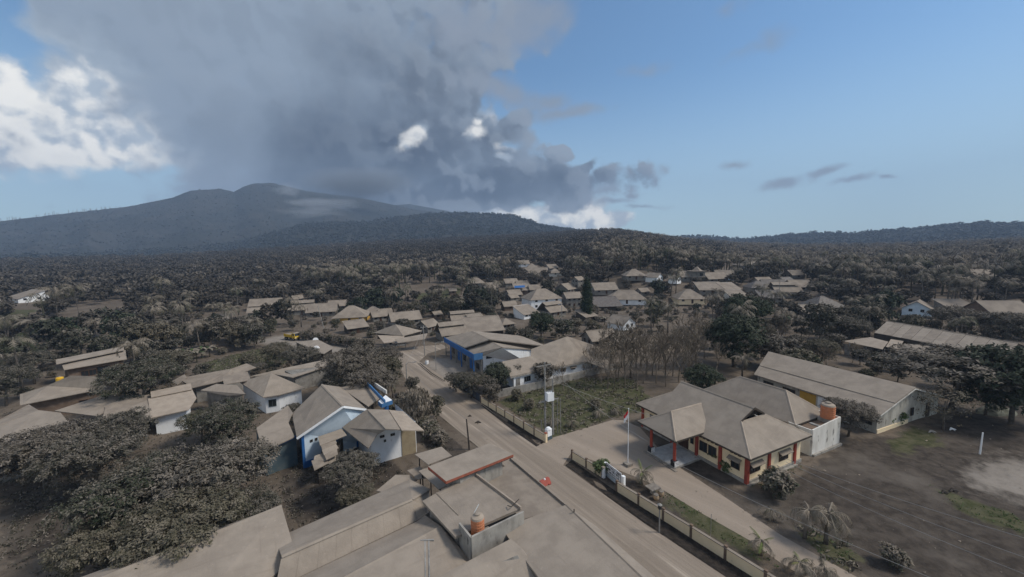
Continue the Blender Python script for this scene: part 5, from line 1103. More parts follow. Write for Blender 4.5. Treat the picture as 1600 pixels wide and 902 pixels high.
for h_ in HS:
    lb, px, py, w_, kd, rt_, wl_, ra_ = h_
    sm = w_ < 24
    if any(k in lb for k in ('pale blue gabled', 'long white walled', 'white gabled cottage', 'white porch', 'tall white walled', 'large tan', 'blue banner')): STRICT.add(len(BOXES))
    house(lb, px, py, w_, kd, rt_, wl_, ra_, wins=1 if sm else 3, two=('tall white' in lb or 'tall house' in lb), m=(ASHD if 'brown' in lb or 'red' in lb else TIN if 'dark' in lb else None))
# two storey block
tb_ = empty('two_storey_house', atg(1091, 442), 'pale two storey block with balconies in the far village row', 'house'); q = ORG[tb_.name]
mb = MB(); mb.box((q.x, q.y+3, q.z+2.8), 7, 6, 7, 5); mb.build('wall', GREYW, tb_); mb = MB(); mb.box((q.x, q.y+2.2, q.z+3.2), 8, 7, .3, 5); mb.box((q.x, q.y+2.2, q.z+6.4), 8, 7.4, .3, 5); mb.build('floor_slab', ASHR, tb_)
for k in range(4): window(tb_, Vector((q.x-3.5, q.y, 0)), Vector((q.x+3.5, q.y, 0)), q+Vector((0, 3, 0)), 1.7+3.4*(k % 2), q.z+1.5+3.1*(k//2), 1.6, 1.6, DARKW, GLASS, 1)
mb = MB(); mb.lathe((q.x+.5, q.y+3, q.z+6.5), [(3.2, 0), (.2, 2.4)], 4); mb.build('roof', ASHR, tb_); note([q, q+Vector((4, 0, 8)), q+Vector((-4, 0, 8))])
tp_ = empty('blue_tarpaulin', atg(812, 452, 3.5), 'blue tarpaulin stretched over a roof in the upper village', 'tarpaulin'); q = ORG[tp_.name]; mb = MB(); slab(mb, [[q+Vector((-3, -2.4, 1.0)), q+Vector((3, -2, 1.2)), q+Vector((3, 2, 2.0)), q+Vector((-3, 2, 1.8))]], .05); mb.build('sheet', BLUE, tp_)

# roadside stall
st = empty('roadside_stall', atg(622, 545), 'open roadside stall under a wide hip roof at the junction', 'stall')
s1 = P3((583, 520, 3.6), (618, 507, 6.2), (660, 517, 3.8), (630, 525, 3.4)); roof(st, [[s1[0], s1[1], s1[2], s1[3]]], ASH, .1); s2 = P3((617, 530, 3.4), (668, 521, 3.9), (664, 530, 3.0), (622, 536, 2.7)); roof(st, [s2], ASH, .08, label='front awning roof'); s3 = P3((590, 524, 3.3), (632, 525, 3.3), (628, 534, 2.6), (600, 536, 2.6)); roof(st, [s3], ASHP, .08, label='left awning roof')
note(s1+s2+s3+[atg(605, 546), atg(655, 545)])
bkw = [Vector((p.x, p.y, -.3)) for p in (at(590, 530), at(660, 527))]; mb = MB(); mb.poly([bkw[0], bkw[1], bkw[1]+Vector((0, 0, 3.5)), bkw[0]+Vector((0, 0, 3.5))]); mb.build('wall', DARKW, st)
for px, py in ((600, 546), (608, 546), (624, 546), (634, 545), (655, 541), (661, 539)): p = at(px, py); mb = MB(); mb.tube([p-Vector((0, 0, .3)), p+Vector((0, 0, 2.8))], .08, 6); mb.build('post', POLEW, st)
mb = MB(); p0, p1 = at(603, 545), at(634, 544); mb.bar(p0+Vector((0, 0, .9)), p1+Vector((0, 0, .9)), 1.0, .08); mb.build('counter', POLEW, st)
for k, (px, py, mm_, z) in enumerate(((606, 541, WFLAG, 1.4), (614, 540, ORANGE, 1.3), (619, 541, WFLAG, 1.3), (627, 538, WFLAG, 1.7), (611, 543, TEAL, 1.2))):
    p = at(px, py, 0); o = empty('goods_sack', p+Vector((0, 0, .94)), ['white sack at the left end of the stall counter', 'orange goods box on the stall counter', 'small white sack right of the orange box on the stall counter', 'tall white cloth bundle at the right of the stall counter', 'green goods box low on the stall counter'][k], 'goods'); mb = MB(); q = p+Vector((0, 0, .94)); mb.lathe(q, [(.34, 0), (.42, .2), (.38, z*.35), (.15, z*.5)], 9); mb.build('bundle', mm_, o)

# ------------------------------------------------------------------ road furniture
def pole(px, py, ptop, label, m=POLEW, r=.11, arms=1, lean=0.0, name='utility_pole', lamp=False):
    b = atg(px, py); h = 4.0
    lo, hi = 1.0, 16.0
    for _ in range(30):
        mm_ = (lo+hi)/2
        if pix(b+Vector((0, 0, mm_)))[1] > ptop: lo = mm_
        else: hi = mm_
    h = lo; o = empty(name, b, label, 'utility pole' if not lamp else 'street lamp'); tp = b+Vector((lean, 0, h))
    mb = MB(); mb.tube([b-Vector((0, 0, .3)), b.lerp(tp, .5), tp], [r*1.15, r, r*.8], 8); mb.build('post', m, o)
    for k in range(arms):
        c = b.lerp(tp, 1-.06-.1*k); mb = MB(); mb.bar(c-Vector((.75, .35, 0)), c+Vector((.75, .35, 0)), .09, .1); mb.build('cross_arm', m, o)
        for s in (-.6, 0, .6): mb = MB(); mb.lathe(c+Vector((s, s*.47, .05)), [(.03, 0), (.06, .06), (.06, .14), (.02, .17)], 7); mb.build('insulator', WFLAG, o)
    if lamp: mb = MB(); mb.tube([tp, tp+Vector((.5, .3, .25)), tp+Vector((1.3, .6, .2))], .05, 6); mb.build('lamp_arm', m, o); mb = MB(); mb.box(tp+Vector((1.6, .75, .17)), .7, .3, .13, 25); mb.build('lamp_head', POLEW, o)
    return o, tp
PT = {}
for key, px, py, pt, lb, kw in (('a', 636, 604, 569, 'grey lamp pole at the left road bend', dict(lamp=True, arms=0)), ('b', 663.5, 556, 509, 'grey utility pole at the junction in front of the stall', {}), ('c', 681.5, 578, 537, 'thin pale lamp post on the forecourt of the blue hall', dict(lamp=True, arms=0, r=.07)),
   ('d', 733.5, 702, 655, 'dark wooden pole at the left road verge by the red edged roof', dict(m=POLED, arms=0, lean=-.3)), ('e', 1030, 832, 795, 'short black topped pole standing on the road edge below the office', dict(m=POLEW, arms=0, r=.07)), ('f', 508, 520, 478, 'leaning pale pole in the left village row', dict(lean=-2.0, arms=0)),
   ('g', 1531, 709, 676, 'white pole standing alone in the right hand yard', dict(arms=0, r=.09, m=WFLAG, lean=.1)), ('h', 601, 526, 503, 'thin pole rising through the stall roof', dict(arms=0, r=.07)), ('i', 1217, 470, 425, 'far utility pole among the cluster roofs', {}), ('j', 878, 520, 478, 'utility pole beside the stepped roofs', dict(arms=0)), ('k', 1110, 844, 803, 'very thin bare pole at the edge of the office path', dict(arms=0, r=.03))):
    PT[key] = pole(px, py, pt, lb, **kw)
o = empty('pole_lantern', PT['e'][1], 'black lantern box on the short road edge pole below the office', 'lantern'); mb = MB(); mb.box(PT['e'][1]+Vector((0, 0, .2)), .28, .28, .42); mb.build('box', BLACK, o); mb = MB(); mb.lathe(PT['e'][1]+Vector((0, 0, .41)), [(.24, 0), (.03, .16)], 8); mb.build('cap', POLEW, o)
# transformer on twin poles
tr = empty('transformer_stand', at(858, 678), 'twin grey poles carrying a white transformer box at the weedy lot corner', 'transformer')
tops = []
for px, py, pt in ((852, 677, 566), (864, 679, 592)):
    b = at(px, py); lo, hi = 3, 20
    for _ in range(30):
        mm_ = (lo+hi)/2; lo, hi = (mm_, hi) if pix(b+Vector((0, 0, mm_)))[1] > pt else (lo, mm_)
    mb = MB(); mb.tube([b-Vector((0, 0, .3)), b+Vector((0, 0, lo))], [.17, .11], 8); mb.build('pole', POLEW, tr); tops.append(b+Vector((0, 0, lo)))
mb = MB(); c = tops[0]-Vector((0, 0, .5)); mb.bar(c-Vector((1.3, .7, 0)), c+Vector((1.0, .5, 0)), .1, .12); mb.build('cross_arm', POLEW, tr)
c = (tops[0]+tops[1])/2; c.z = 6.0; mb = MB(); mb.bar(c-Vector((1.6, .8, .7)), c+Vector((1.6, .8, -.7)), .14, .16); mb.build('platform', POLEW, tr); mb = MB(); mb.box(c+Vector((0.1, -.2, .05)), 1.1, .8, 1.3, 25); mb.build('transformer_box', WHITE, tr)
for k in range(4): mb = MB(); q = c+Vector((-.3+.2*k, -.2, .7)); mb.lathe(q, [(.05, 0), (.08, .1), (.05, .2), (.07, .3), (.02, .4)], 7); mb.build('bushing', POLEW, tr)
for dx in (.55, 1.0): b = at(866, 679)+Vector((dx, .2, 0)); mb = MB(); mb.tube([b-Vector((0, 0, .2)), b+Vector((0, 0, 5.6))], .05, 6); mb.build('conduit', POLEW, tr)
mt = empty('meter_cabinet', at(857, 686), 'white and green cabinet at the foot of the transformer poles', 'cabinet'); q = ORG[mt.name]; mb = MB(); mb.box(q+Vector((0, 0, 1.05)), .9, .6, 1.1, 40); mb.build('cabinet_body', WHITE, mt); mb = MB(); mb.box(q+Vector((0, 0, .25)), .94, .64, .6, 40); mb.build('base', TEAL, mt); mb = MB(); mb.lathe(q+Vector((0, 0, 1.6)), [(.45, 0), (.3, .2), (.02, .28)], 10); mb.build('cap', WHITE, mt)
sp_ = empty('wooden_stake', at(847, 676), 'short pale stake left of the transformer poles', 'stake'); q = ORG[sp_.name]; mb = MB(); mb.tube([q, q+Vector((-.1, 0, 1.9))], .07, 6); mb.build('stake', POLEW, sp_)
# flagpole
fp = empty('flagpole', at(981, 727), 'tall white flagpole in front of the office', 'flagpole'); q = ORG[fp.name]
mb = MB(); mb.tube([q, q+Vector((0, 0, 7.6))], [.06, .04], 8); mb.build('mast', WFLAG, fp); mb = MB(); mb.lathe(q+Vector((0, 0, 7.6)), [(.03, 0), (.08, .06), (.03, .13)], 8); mb.build('finial', WFLAG, fp); mb = MB(); mb.box(q+Vector((0, 0, .15)), .9, .9, .35, 30); mb.build('base', STONE, fp)
fg = empty('flag', q+Vector((0, 0, 7.4)), 'red and white flag hanging limp from the flagpole', 'flag')
def cloth(z0, z1, nm, m_):
    mb = MB(); n = 8
    def pt(i, z): s = i/n; dr = s*.75; return q+Vector((-.05-.55*s, -.15*s+.09*math.sin(i*1.7+z), z-dr*.9))
    for i in range(n): mb.poly([pt(i, z0), pt(i+1, z0), pt(i+1, z1), pt(i, z1)]); mb.poly([pt(i, z1)+Vector((0, .02, 0)), pt(i+1, z1)+Vector((0, .02, 0)), pt(i+1, z0)+Vector((0, .02, 0)), pt(i, z0)+Vector((0, .02, 0))])
    mb.build(nm, m_, fg)
cloth(7.45, 7.0, 'red_half', RFLAG); cloth(7.0, 6.45, 'white_half', WFLAG)
# name board
nb = empty('name_board', at(963, 755), 'pale blue wall with white board of dark lettering beside the flagpole', 'sign')
n0, n1 = at(947, 743), at(973, 764); d_ = (n1-n0).normalized(); nn = Vector((d_.y, -d_.x, 0)); nn = nn if nn.y < 0 else -nn; Ln = (n1-n0).length
mb = MB(); mb.bar(n0+Vector((0, 0, .75)), n1+Vector((0, 0, .75)), .2, 1.5); mb.build('wall', mat('pale_board_wall', (.50, .56, .60), (.42, .47, .50), 1.2), nb)
bc = (n0+n1)/2+Vector((0, 0, 1.25))+nn*.13
mb = MB(); mb.obox(bc, d_*Ln*.46, nn*.03, Vector((0, 0, .62))); bd = mb.build('board', WFLAG, nb)
mb = MB(); up = Vector((0, 0, 1)); rl = random.Random(3)
for sg in (-1, 1): mb.obox(bc+up*.57*sg+nn*.035, d_*Ln*.44, nn*.008, up*.025); mb.obox(bc+d_*Ln*.43*sg+nn*.035, d_*.025, nn*.009, up*.55)
mb.build('border', BLACK, bd)
mb = MB()
for row, (z, hh, ww) in enumerate(((.33, .11, .80), (.02, .13, .72), (-.32, .10, .62))):
    x = -ww/2*Ln
    while x < ww/2*Ln:
        wl_ = rl.uniform(.07, .12)
        if rl.random() < .86:
            mb.obox(bc+d_*(x+.02)+up*z+nn*.036, d_*.018, nn*.008, up*hh)
            if rl.random() < .6: mb.obox(bc+d_*(x+wl_*.45)+up*(z+rl.choice((-1, 0, 1))*hh*.8)+nn*.037, d_*wl_*.3, nn*.008, up*.024)
            if rl.random() < .5: mb.obox(bc+d_*(x+wl_*.7)+up*z+nn*.0365, d_*.016, nn*.008, up*hh)
        x += wl_+.02
mb.build('lettering', BLACK, bd)
for p in (n0-d_*.1, n1+d_*.1): mb = MB(); mb.box(p+Vector((0, 0, .8)), .35, .35, 1.7, 35); mb.build('pier', WHITE, nb)
# stone table and seats
tt = empty('stone_table', at(1020, 771), 'square ash covered stone table behind the cream wall', 'table'); q = ORG[tt.name]; mb = MB(); mb.box(q+Vector((0, 0, .78)), 1.35, 1.1, .1, 25); mb.build('tabletop', STONE, tt); mb = MB(); mb.box(q+Vector((0, 0, .35)), .4, .4, .8, 25); mb.build('leg', CONC, tt)
for k, (px, py, lb) in enumerate(((1025, 780, 'round stone stool nearest the cream wall by the stone table'), (1033, 774, 'round stone stool on the path side of the stone table'))): q = at(px, py); o = empty('stone_stool', q, lb, 'stool', 'stools by the stone table'); mb = MB(); mb.lathe(q, [(.26, 0), (.32, .2), (.3, .42), (.24, .5)], 12); mb.build('drum', mat('clay_drum', (.42, .30, .19), (.33, .25, .17), 2), o); mb = MB(); mb.lathe(q+Vector((0, 0, .5)), [(.29, 0), (.28, .06), (.1, .08)], 12); mb.build('top', STONE, o)
# red barrier on the road
rbq = at(851, 757); rbo = empty('road_barrier', rbq, 'toppled red plastic barrier on the ashy road', 'barrier')
mb = MB(); u_ = Vector((.8, .6, 0)).normalized(); v_ = Vector((-u_.y, u_.x, 0))
mb.prism([rbq+u_*a-v_*b+Vector((0, 0, .04)) for a, b in ((-.75, .4), (.75, .4), (.75, -.4), (-.75, -.4))], [rbq+u_*a-v_*b+Vector((0, 0, .62)) for a, b in ((-.68, .1), (.68, .1), (.68, -.22), (-.68, -.22))]); mb.build('barrier_body', REDB, rbo)
for s in (-.45, .45): mb = MB(); mb.obox(rbq+u_*s+Vector((0, 0, .08)), u_*.16, v_*.5, Vector((0, 0, .075))); mb.build('foot', REDB, rbo)
mb = MB(); mb.lathe(rbq+Vector((0, 0, .62)), [(.14, 0), (.1, .12), (.03, .15)], 8); mb.build('cap', WFLAG, rbo)
# motorbike-sized white object on the forecourt corner: low drum planter
pt_ = empty('white_drum', at(667, 569), 'white drum standing at the forecourt corner of the road bend', 'drum'); q = ORG[pt_.name]; mb = MB(); mb.lathe(q, [(.4, 0), (.44, .3), (.44, .8), (.36, .95)], 14); mb.build('drum_body', WHITE, pt_); mb = MB(); mb.lathe(q+Vector((0, 0, .95)), [(.38, 0), (.3, .1)], 14); mb.build('ash_lid', ASH, pt_)
# debris on the road
for k, (px, py, sz) in enumerate(((747, 661, .5), (734, 651, .3), (1490, 768, .5), (1476, 771, .4), (1400, 640, .3), (1456, 676, .6), (1488, 672, .5))):
    q = at(px, py); o = empty('debris', q, ['broken branch bit in the middle of the road', 'small twig scrap on the road behind the branch bit', 'dark clod on the pale patch of the yard, larger', 'dark clod on the pale patch of the yard, left one', 'scrap below the school gable', 'grey tarp scrap under the yard sapling', 'white sack scrap right of the yard sapling'][k], 'debris')
    mb = MB(); mb.tube([q+Vector((-sz, -.1, .05)), q+Vector((0, .15, .16*sz+.1)), q+Vector((sz, -.05, .06))], [.06, .12+.1*sz, .05], 6); mb.tube([q+Vector((0, -sz*.7, .05)), q+Vector((.05, 0, .1)), q+Vector((.2, sz*.6, .1))], .05, 5); mb.build('scrap', (WFLAG if k == 6 else POLEW if k == 5 else POLED), o)
# yellow truck
tk = empty('yellow_truck', atg(457, 531), 'yellow tipper truck parked on the lane in the left village', 'truck'); q = ORG[tk.name]; ta = rad(-28)
tu = Vector((math.cos(ta), math.sin(ta), 0)); tv = Vector((-tu.y, tu.x, 0)); tz = Vector((0, 0, 1))
def tbx(mb, u, v, z, a, b, c): mb.obox(q+tu*u+tv*v+tz*z, tu*a, tv*b, tz*c)
mb = MB(); tbx(mb, 0, 0, .75, 2.9, .45, .15); mb.build('chassis', RUBBER, tk)
mb = MB()
pr_ = [(1.35, .75), (2.95, .75), (2.95, 1.55), (2.6, 2.45), (1.35, 2.45)]; mb.prism([q+tu*u-tv*.95+tz*z for u, z in pr_], [q+tu*u+tv*.95+tz*z for u, z in pr_]); cb0 = mb.build('cab', YTRUCK, tk)
mb = MB(); mb.poly([q+tu*2.975+tv*s+tz*1.62 for s in (-.85, .85)]+[q+tu*2.64+tv*s+tz*2.38 for s in (.85, -.85)]); mb.build('windscreen', GLASS, cb0)
for s in (-1, 1): mb = MB(); mb.obox(q+tu*2.1+tv*.965*s+tz*1.95, tu*.42, tv*.012, tz*.3); mb.build('side_window', GLASS, cb0); mb = MB(); mb.obox(q+tu*2.97+tv*.68*s+tz*1.0, tu*.03, tv*.16, tz*.1); mb.build('headlight', WFLAG, cb0)
mb = MB(); tbx(mb, 2.97, 0, .98, .03, .42, .14); mb.build('grille', RUBBER, cb0); mb = MB(); tbx(mb, 2.05, 0, 2.48, .62, .9, .04); mb.build('ash_layer', ASHP, cb0)
mb = MB(); tbx(mb, -.9, -1.0, 1.5, 2.0, .05, .45); tbx(mb, -.9, 1.0, 1.5, 2.0, .05, .45); tbx(mb, 1.05, 0, 1.62, .05, .95, .6); tbx(mb, -2.87, 0, 1.45, .05, .95, .4); tbx(mb, -.9, 0, 1.08, 1.95, .95, .05)
for k in range(4):
    for s in (-1, 1): tbx(mb, -2.5+k*1.05, s*1.07, 1.5, .06, .03, .44)
bd_ = mb.build('tipper_bed', YTRUCK, tk); mb = MB(); tbx(mb, -.9, 0, 1.55, 1.9, .93, .38); mb.build('load', ASHD, bd_)
for u in (2.1, -1.7, -2.4):
    for s in (-1, 1):
        c = q+tu*u+tv*s*.8+tz*.47; mb = MB(); mb.tube([c-tv*.16*s, c+tv*.16*s], .47, 14); w_o = mb.build('wheel', RUBBER, tk); mb = MB(); mb.tube([c+tv*.165*s, c+tv*.18*s], .25, 10); mb.build('rim', POLEW, w_o)
# green rubbish heap at right
hp_ = empty('tarp_heap', at(1556, 645), 'low heap under a greyish green tarp at the right yard edge', 'heap'); q = ORG[hp_.name]
mb = MB(); n = 12
rows_ = []
for j in range(6):
    rr_ = [2.3, 2.0, 1.6, 1.1, .6, .08][j]; zz = [-.1, .3, .6, .85, 1.0, 1.08][j]
    rows_.append([q+Vector((math.cos(2*math.pi*k/n)*rr_*1.35*(1+.12*math.sin(k*2.3+j)), math.sin(2*math.pi*k/n)*rr_*.7*(1+.1*math.cos(k*3.1)), zz*(1+.15*math.sin(k*1.7+j)))) for k in range(n)])
for j in range(5):
    for k in range(n): mb.poly([rows_[j][k], rows_[j][(k+1) % n], rows_[j+1][(k+1) % n], rows_[j+1][k]])
mb.build('tarp', mat('greyed_tarp', (.20, .20, .16), (.13, .13, .10), 1.5), hp_)
# wires strung between the poles
def wire(a, b, sag, label, r=.022):
    mb = MB(); a = Vector(a); b = Vector(b); n = 14
    mb.tube([a.lerp(b, k/n)-Vector((0, 0, sag*4*(k/n)*(1-k/n))) for k in range(n+1)], r, 4, False); o = mb.build('overhead_wire', WIRE, loc=a.lerp(b, .5)); return tag(o, label, 'wire')
WA = tops[0]-Vector((0, 0, .4)); WB = tops[1]-Vector((0, 0, .3))
far_e = [at(1660, 858, 5.2), at(1660, 892, 5.2), at(1660, 920, 5.2)]
w_lab = ['upper wire from the transformer poles across the office roofs to the right edge', 'middle wire over the yard in front of the office side wall', 'lower wire over the yard next to the office corner']
st_pts = [at(1212, 715, 4.2), at(1228, 722, 3.9), at(1235, 738, 3.4)]
for k in range(3): wire(st_pts[k] if k else at(1226, 716, 3.6), far_e[k], .35, w_lab[k])
wire(WA, at(1012, 690, 4.3), .6, 'wire from the transformer poles to the office porch'); wire(at(1052, 722, 3.4), at(1660, 985, 4.5), .5, 'long wire from the porch over the ash palms to the lower right corner')
wire(tops[1]-Vector((0, 0, .2)), O(9, 0, 3.6), .5, 'second wire from the transformer poles to the office wall'); wire(PT['a'][1], PT['d'][1], .7, 'road side wire between lamp pole and dark pole'); wire(PT['b'][1], PT['a'][1], .6, 'wire from the junction pole to the lamp pole'); wire(PT['b'][1], PT['h'][1], .4, 'wire from the junction pole to the stall pole')
# ------------------------------------------------------------------ vegetation
RNG = np.random.default_rng(11)
def unit(a): return a/np.maximum(np.linalg.norm(a, axis=-1, keepdims=True), 1e-6)
def leaf_quads(pos, nor, a, b, rng, droop=0.35):
    """elongated leaf faces: pos (n,3), nor (n,3), half length a, half width b"""
    n = len(pos); t = rng.normal(size=(n, 3)); t[:, 2] -= droop; t = t-nor*np.sum(t*nor, -1, keepdims=True); t = unit(t); s = np.cross(nor, t)
    a = (a*(.7+.6*rng.random(n)))[:, None]; b = (b*(.7+.6*rng.random(n)))[:, None]
    V = np.stack([pos-t*a, pos+s*b-t*a*.1, pos+t*a-np.array([0, 0, 1])*a*.25, pos-s*b-t*a*.1], 1).reshape(-1, 3)
    F = np.arange(n*4).reshape(n, 4); return V, F
def crown_data(lobes, nclump, per, a, b, seed, low=-.35, spread=.16, tidy=.5, droop=.35):
    rng = np.random.default_rng(seed); L = np.array(lobes, float); wgt = L[:, 3]*L[:, 4]; k = rng.choice(len(L), nclump, p=wgt/wgt.sum())
    d = unit(rng.normal(size=(nclump, 3))); d[:, 2] = np.where(d[:, 2] < low, -d[:, 2], d[:, 2])
    rr = .66+.36*np.sqrt(rng.random(nclump))
    c = L[k, :3]+d*L[k, 3:6]*rr[:, None]
    o = unit(d/L[k, 3:6])
    tint = rng.random(nclump)
    R = L[k, 3].mean()
    pos = np.repeat(c, per, 0)+rng.normal(size=(nclump*per, 3))*spread*R*np.array([1, 1, .7])
    nor = unit(np.repeat(o, per, 0)*.55+np.array([0, 0, tidy])+rng.normal(size=(nclump*per, 3))*.38)
    V, F = leaf_quads(pos, nor, a, b, rng, droop)
    tv = np.clip(np.repeat(tint, per)+rng.normal(size=nclump*per)*.09, 0, 1)
    return V, F, np.repeat(tv, 4)
def crown_mesh(name, m, *args, **kw):
    V, F, t = crown_data(*args, **kw); return np_object(name, V, F, m, {'tint': t}, link=False)
def trunk_mesh(name, h, r, limbs, seed, m=None, reach=.6):
    rl = random.Random(seed); mb = MB(); top = Vector((rl.uniform(-.3, .3), rl.uniform(-.3, .3), h))
    mb.tube([Vector((0, 0, -.4)), top*.5+Vector((rl.uniform(-.15, .15), 0, 0)), top], [r*1.25, r*.85, r*.6], 7)
    for k in range(limbs):
        a = 2*math.pi*(k+rl.random()*.6)/limbs; z0 = h*rl.uniform(.5, .95); L = h*reach*rl.uniform(.7, 1.2)
        p0 = top*(z0/h); p1 = p0+Vector((math.cos(a)*L*.5, math.sin(a)*L*.5, L*.45)); p2 = p0+Vector((math.cos(a)*L*.95, math.sin(a)*L*.95, L*.75))
        mb.tube([p0, p1, p2], [r*.5, r*.32, r*.12], 5)
    mb.mats = [m or TRUNK]; mb.mi = [0]*len(mb.f); return mb.mesh(name, smooth=True)
def lobes_round(rl, R, H, n=6, flat=.7, skirt=True):
    out = [(0, 0, H, R*.72, R*.72, R*.62*flat)]
    for k in range(n):
        a = 2*math.pi*(k+rl.random()*.7)/n; q = R*rl.uniform(.42, .62); s = R*rl.uniform(.36, .52)
        out.append((math.cos(a)*q, math.sin(a)*q, H+R*rl.uniform(-.34, .22)*flat, s, s, s*flat*rl.uniform(.8, 1.05)))
    for k in range(4 if skirt else 0):
        a = 2*math.pi*(k+rl.random()*.7)/4; q = R*rl.uniform(.3, .5); s = R*rl.uniform(.30, .42); out.append((math.cos(a)*q, math.sin(a)*q, H*rl.uniform(.36, .55), s, s, s*.9))
    return out
def me_obj(name, me, parent=None):
    o = bpy.data.objects.new(name, me); COL.objects.link(o)
    if parent is not None: o.parent = parent
    return o
LAB = {}
def proto_set(n, R, H, nclump, per, a, b, m, seed, nl=6, flat=.7, skirt=True, **kw):
    out = []
    for i in range(n):
        rl = random.Random(seed+i); out.append((crown_mesh('crown', m, lobes_round(rl, R, H, nl, flat, skirt), nclump, per, a, b, seed+i, **kw), trunk_mesh('trunk', H-.3, (.026*R+.06), 5, seed+i)))
    return out
MANGO = proto_set(4, 4.0, 4.6, 760, 27, .115, .047, LEAF, 100, 12, spread=.085)
MANGOG = proto_set(2, 4.0, 4.6, 760, 27, .115, .047, LEAFG, 120, 12, spread=.085)
DARKT = proto_set(2, 4.0, 5.0, 620, 15, .20, .085, LEAFD, 140, 9, .95, spread=.10)
MID = proto_set(4, 4.0, 5.0, 330, 12, .30, .13, LEAF, 160, 8, .75, spread=.11)+proto_set(2, 4.0, 5.0, 330, 12, .30, .13, LEAFG, 170, 8, .75, spread=.11)
LOW = proto_set(4, 4.0, 5.0, 150, 8, .50, .24, FAR, 180, 6, .8, spread=.12)+proto_set(2, 4.0, 5.0, 150, 8, .50, .24, LEAFD, 186, 6, .9, spread=.12)
FLATT = proto_set(2, 4.0, 5.0, 620, 16, .15, .06, LEAF, 200, 12, .85, False, spread=.09)
SPARSE = proto_set(1, 4.2, 5.0, 150, 8, .17, .07, LEAFG, 210, 9, .8, spread=.12)
SHRUB = [crown_mesh('foliage', mm_, lobes_round(random.Random(s), 1.0, .75, 5, .9), 170, 10, .12, .05, s, tidy=1.0) for s, mm_ in ((220, SHRUBASH), (221, LEAFG), (222, SHRUBASH), (223, LEAFGREEN))]
def bare_mesh(seed, H=7.0, depth=5, m=None):
    rl = random.Random(seed); mb = MB()
    def br(p, d, L, r, k):
        q = p+d*L; mid = p.lerp(q, .5)+Vector((rl.uniform(-.1, .1)*L, rl.uniform(-.1, .1)*L, 0))
        mb.tube([p, mid, q], [r, r*.8, r*.55], 4 if k < depth-1 else 5, False)
        if k <= 0: return
        for i in range(rl.choice((2, 3, 3))):
            nd = (d+Vector((rl.uniform(-.75, .75), rl.uniform(-.75, .75), rl.uniform(-.1, .55)))).normalized(); br(q if i else p.lerp(q, .8), nd, L*rl.uniform(.62, .82), max(r*.6, .032), k-1)
    br(Vector((0, 0, -.3)), Vector((rl.uniform(-.1, .1), rl.uniform(-.1, .1), 1)).normalized(), H*.3, .13, depth)
    mb.mats = [m or BARE]; mb.mi = [0]*len(mb.f); return mb.mesh('bare_branches')
BARES = [bare_mesh(s) for s in (301, 302, 303, 304)]
TWIG = [crown_mesh('dry_leaves', BARE, lobes_round(random.Random(s), 2.6, 4.8, 6, 1.0), 80, 4, .22, .05, s, tidy=.1) for s in (311, 312)]

# palms
def frond_data(L, droop, seed, n=15, wid=.62, up=.5, hang=.75):
    rl = random.Random(seed); V = []; F = []; T = []
    p = Vector((.12, 0, 0)); ang = up; pts = [p.copy()]
    for i in range(n):
        p = p+Vector((math.cos(ang), 0, math.sin(ang)))*L/n; ang -= droop/n*(1+i/n); pts.append(p.copy())
    tn = rl.random()
    def q(*vs):
        b = len(V); V.extend(vs); F.append((b, b+1, b+2, b+3)); T.extend([min(1, max(0, tn+rl.uniform(-.2, .2)))]*4)
    for i in range(n):
        a, c = pts[i], pts[i+1]; w_ = .03*(1-i/n)+.012; q(a+Vector((0, w_, .01)), a-Vector((0, w_, -.01)), c-Vector((0, w_*.8, -.01)), c+Vector((0, w_*.8, .01)))
        if i < 2: continue
        s = i/n; ll = wid*math.sin(math.pi*min(1, .12+s*.86))**.6*(1-.25*s)
        for sg in (-1, 1):
            for h in (0, .5):
                a2 = a.lerp(c, h); tip = a2+Vector((.30*ll+.1*rl.random(), sg*ll*.78*rl.uniform(.8, 1.1), -ll*hang*rl.uniform(.6, 1.2))); bw = L/n*.34
                d_ = (c-a).normalized()*bw; q(a2, a2+d_, tip+d_*.25, tip)
    return np.array([tuple(v) for v in V]), np.array(F), np.array(T)
def frond_mesh(seed, L=3.0, droop=1.5, m=None, **kw):
    V, F, T = frond_data(L, droop, seed, **kw); return np_object('frond', V, F, m or FROND, {'tint': T}, link=False)
FR_UP = [frond_mesh(s, 3.0, 1.3) for s in (401, 402, 403)]; FR_DN = [frond_mesh(s, 2.9, 2.0, up=.15) for s in (404, 405, 406)]
FR_HANG = [frond_mesh(s, L_, dr_, FRONDH, up=u_p, wid=.52, hang=.85, n=16) for s, L_, dr_, u_p in ((407, 2.3, 1.7, .55), (408, 2.6, 2.1, .75), (409, 1.9, 1.3, .35), (411, 2.4, 2.5, .9))]; FR_NEW = [frond_mesh(410, 1.7, .5, FRONDG, wid=.4, up=1.1, hang=.3)]
def rotm(yaw, pitch): return Matrix.Rotation(yaw, 3, 'Z') @ Matrix.Rotation(pitch, 3, 'Y')
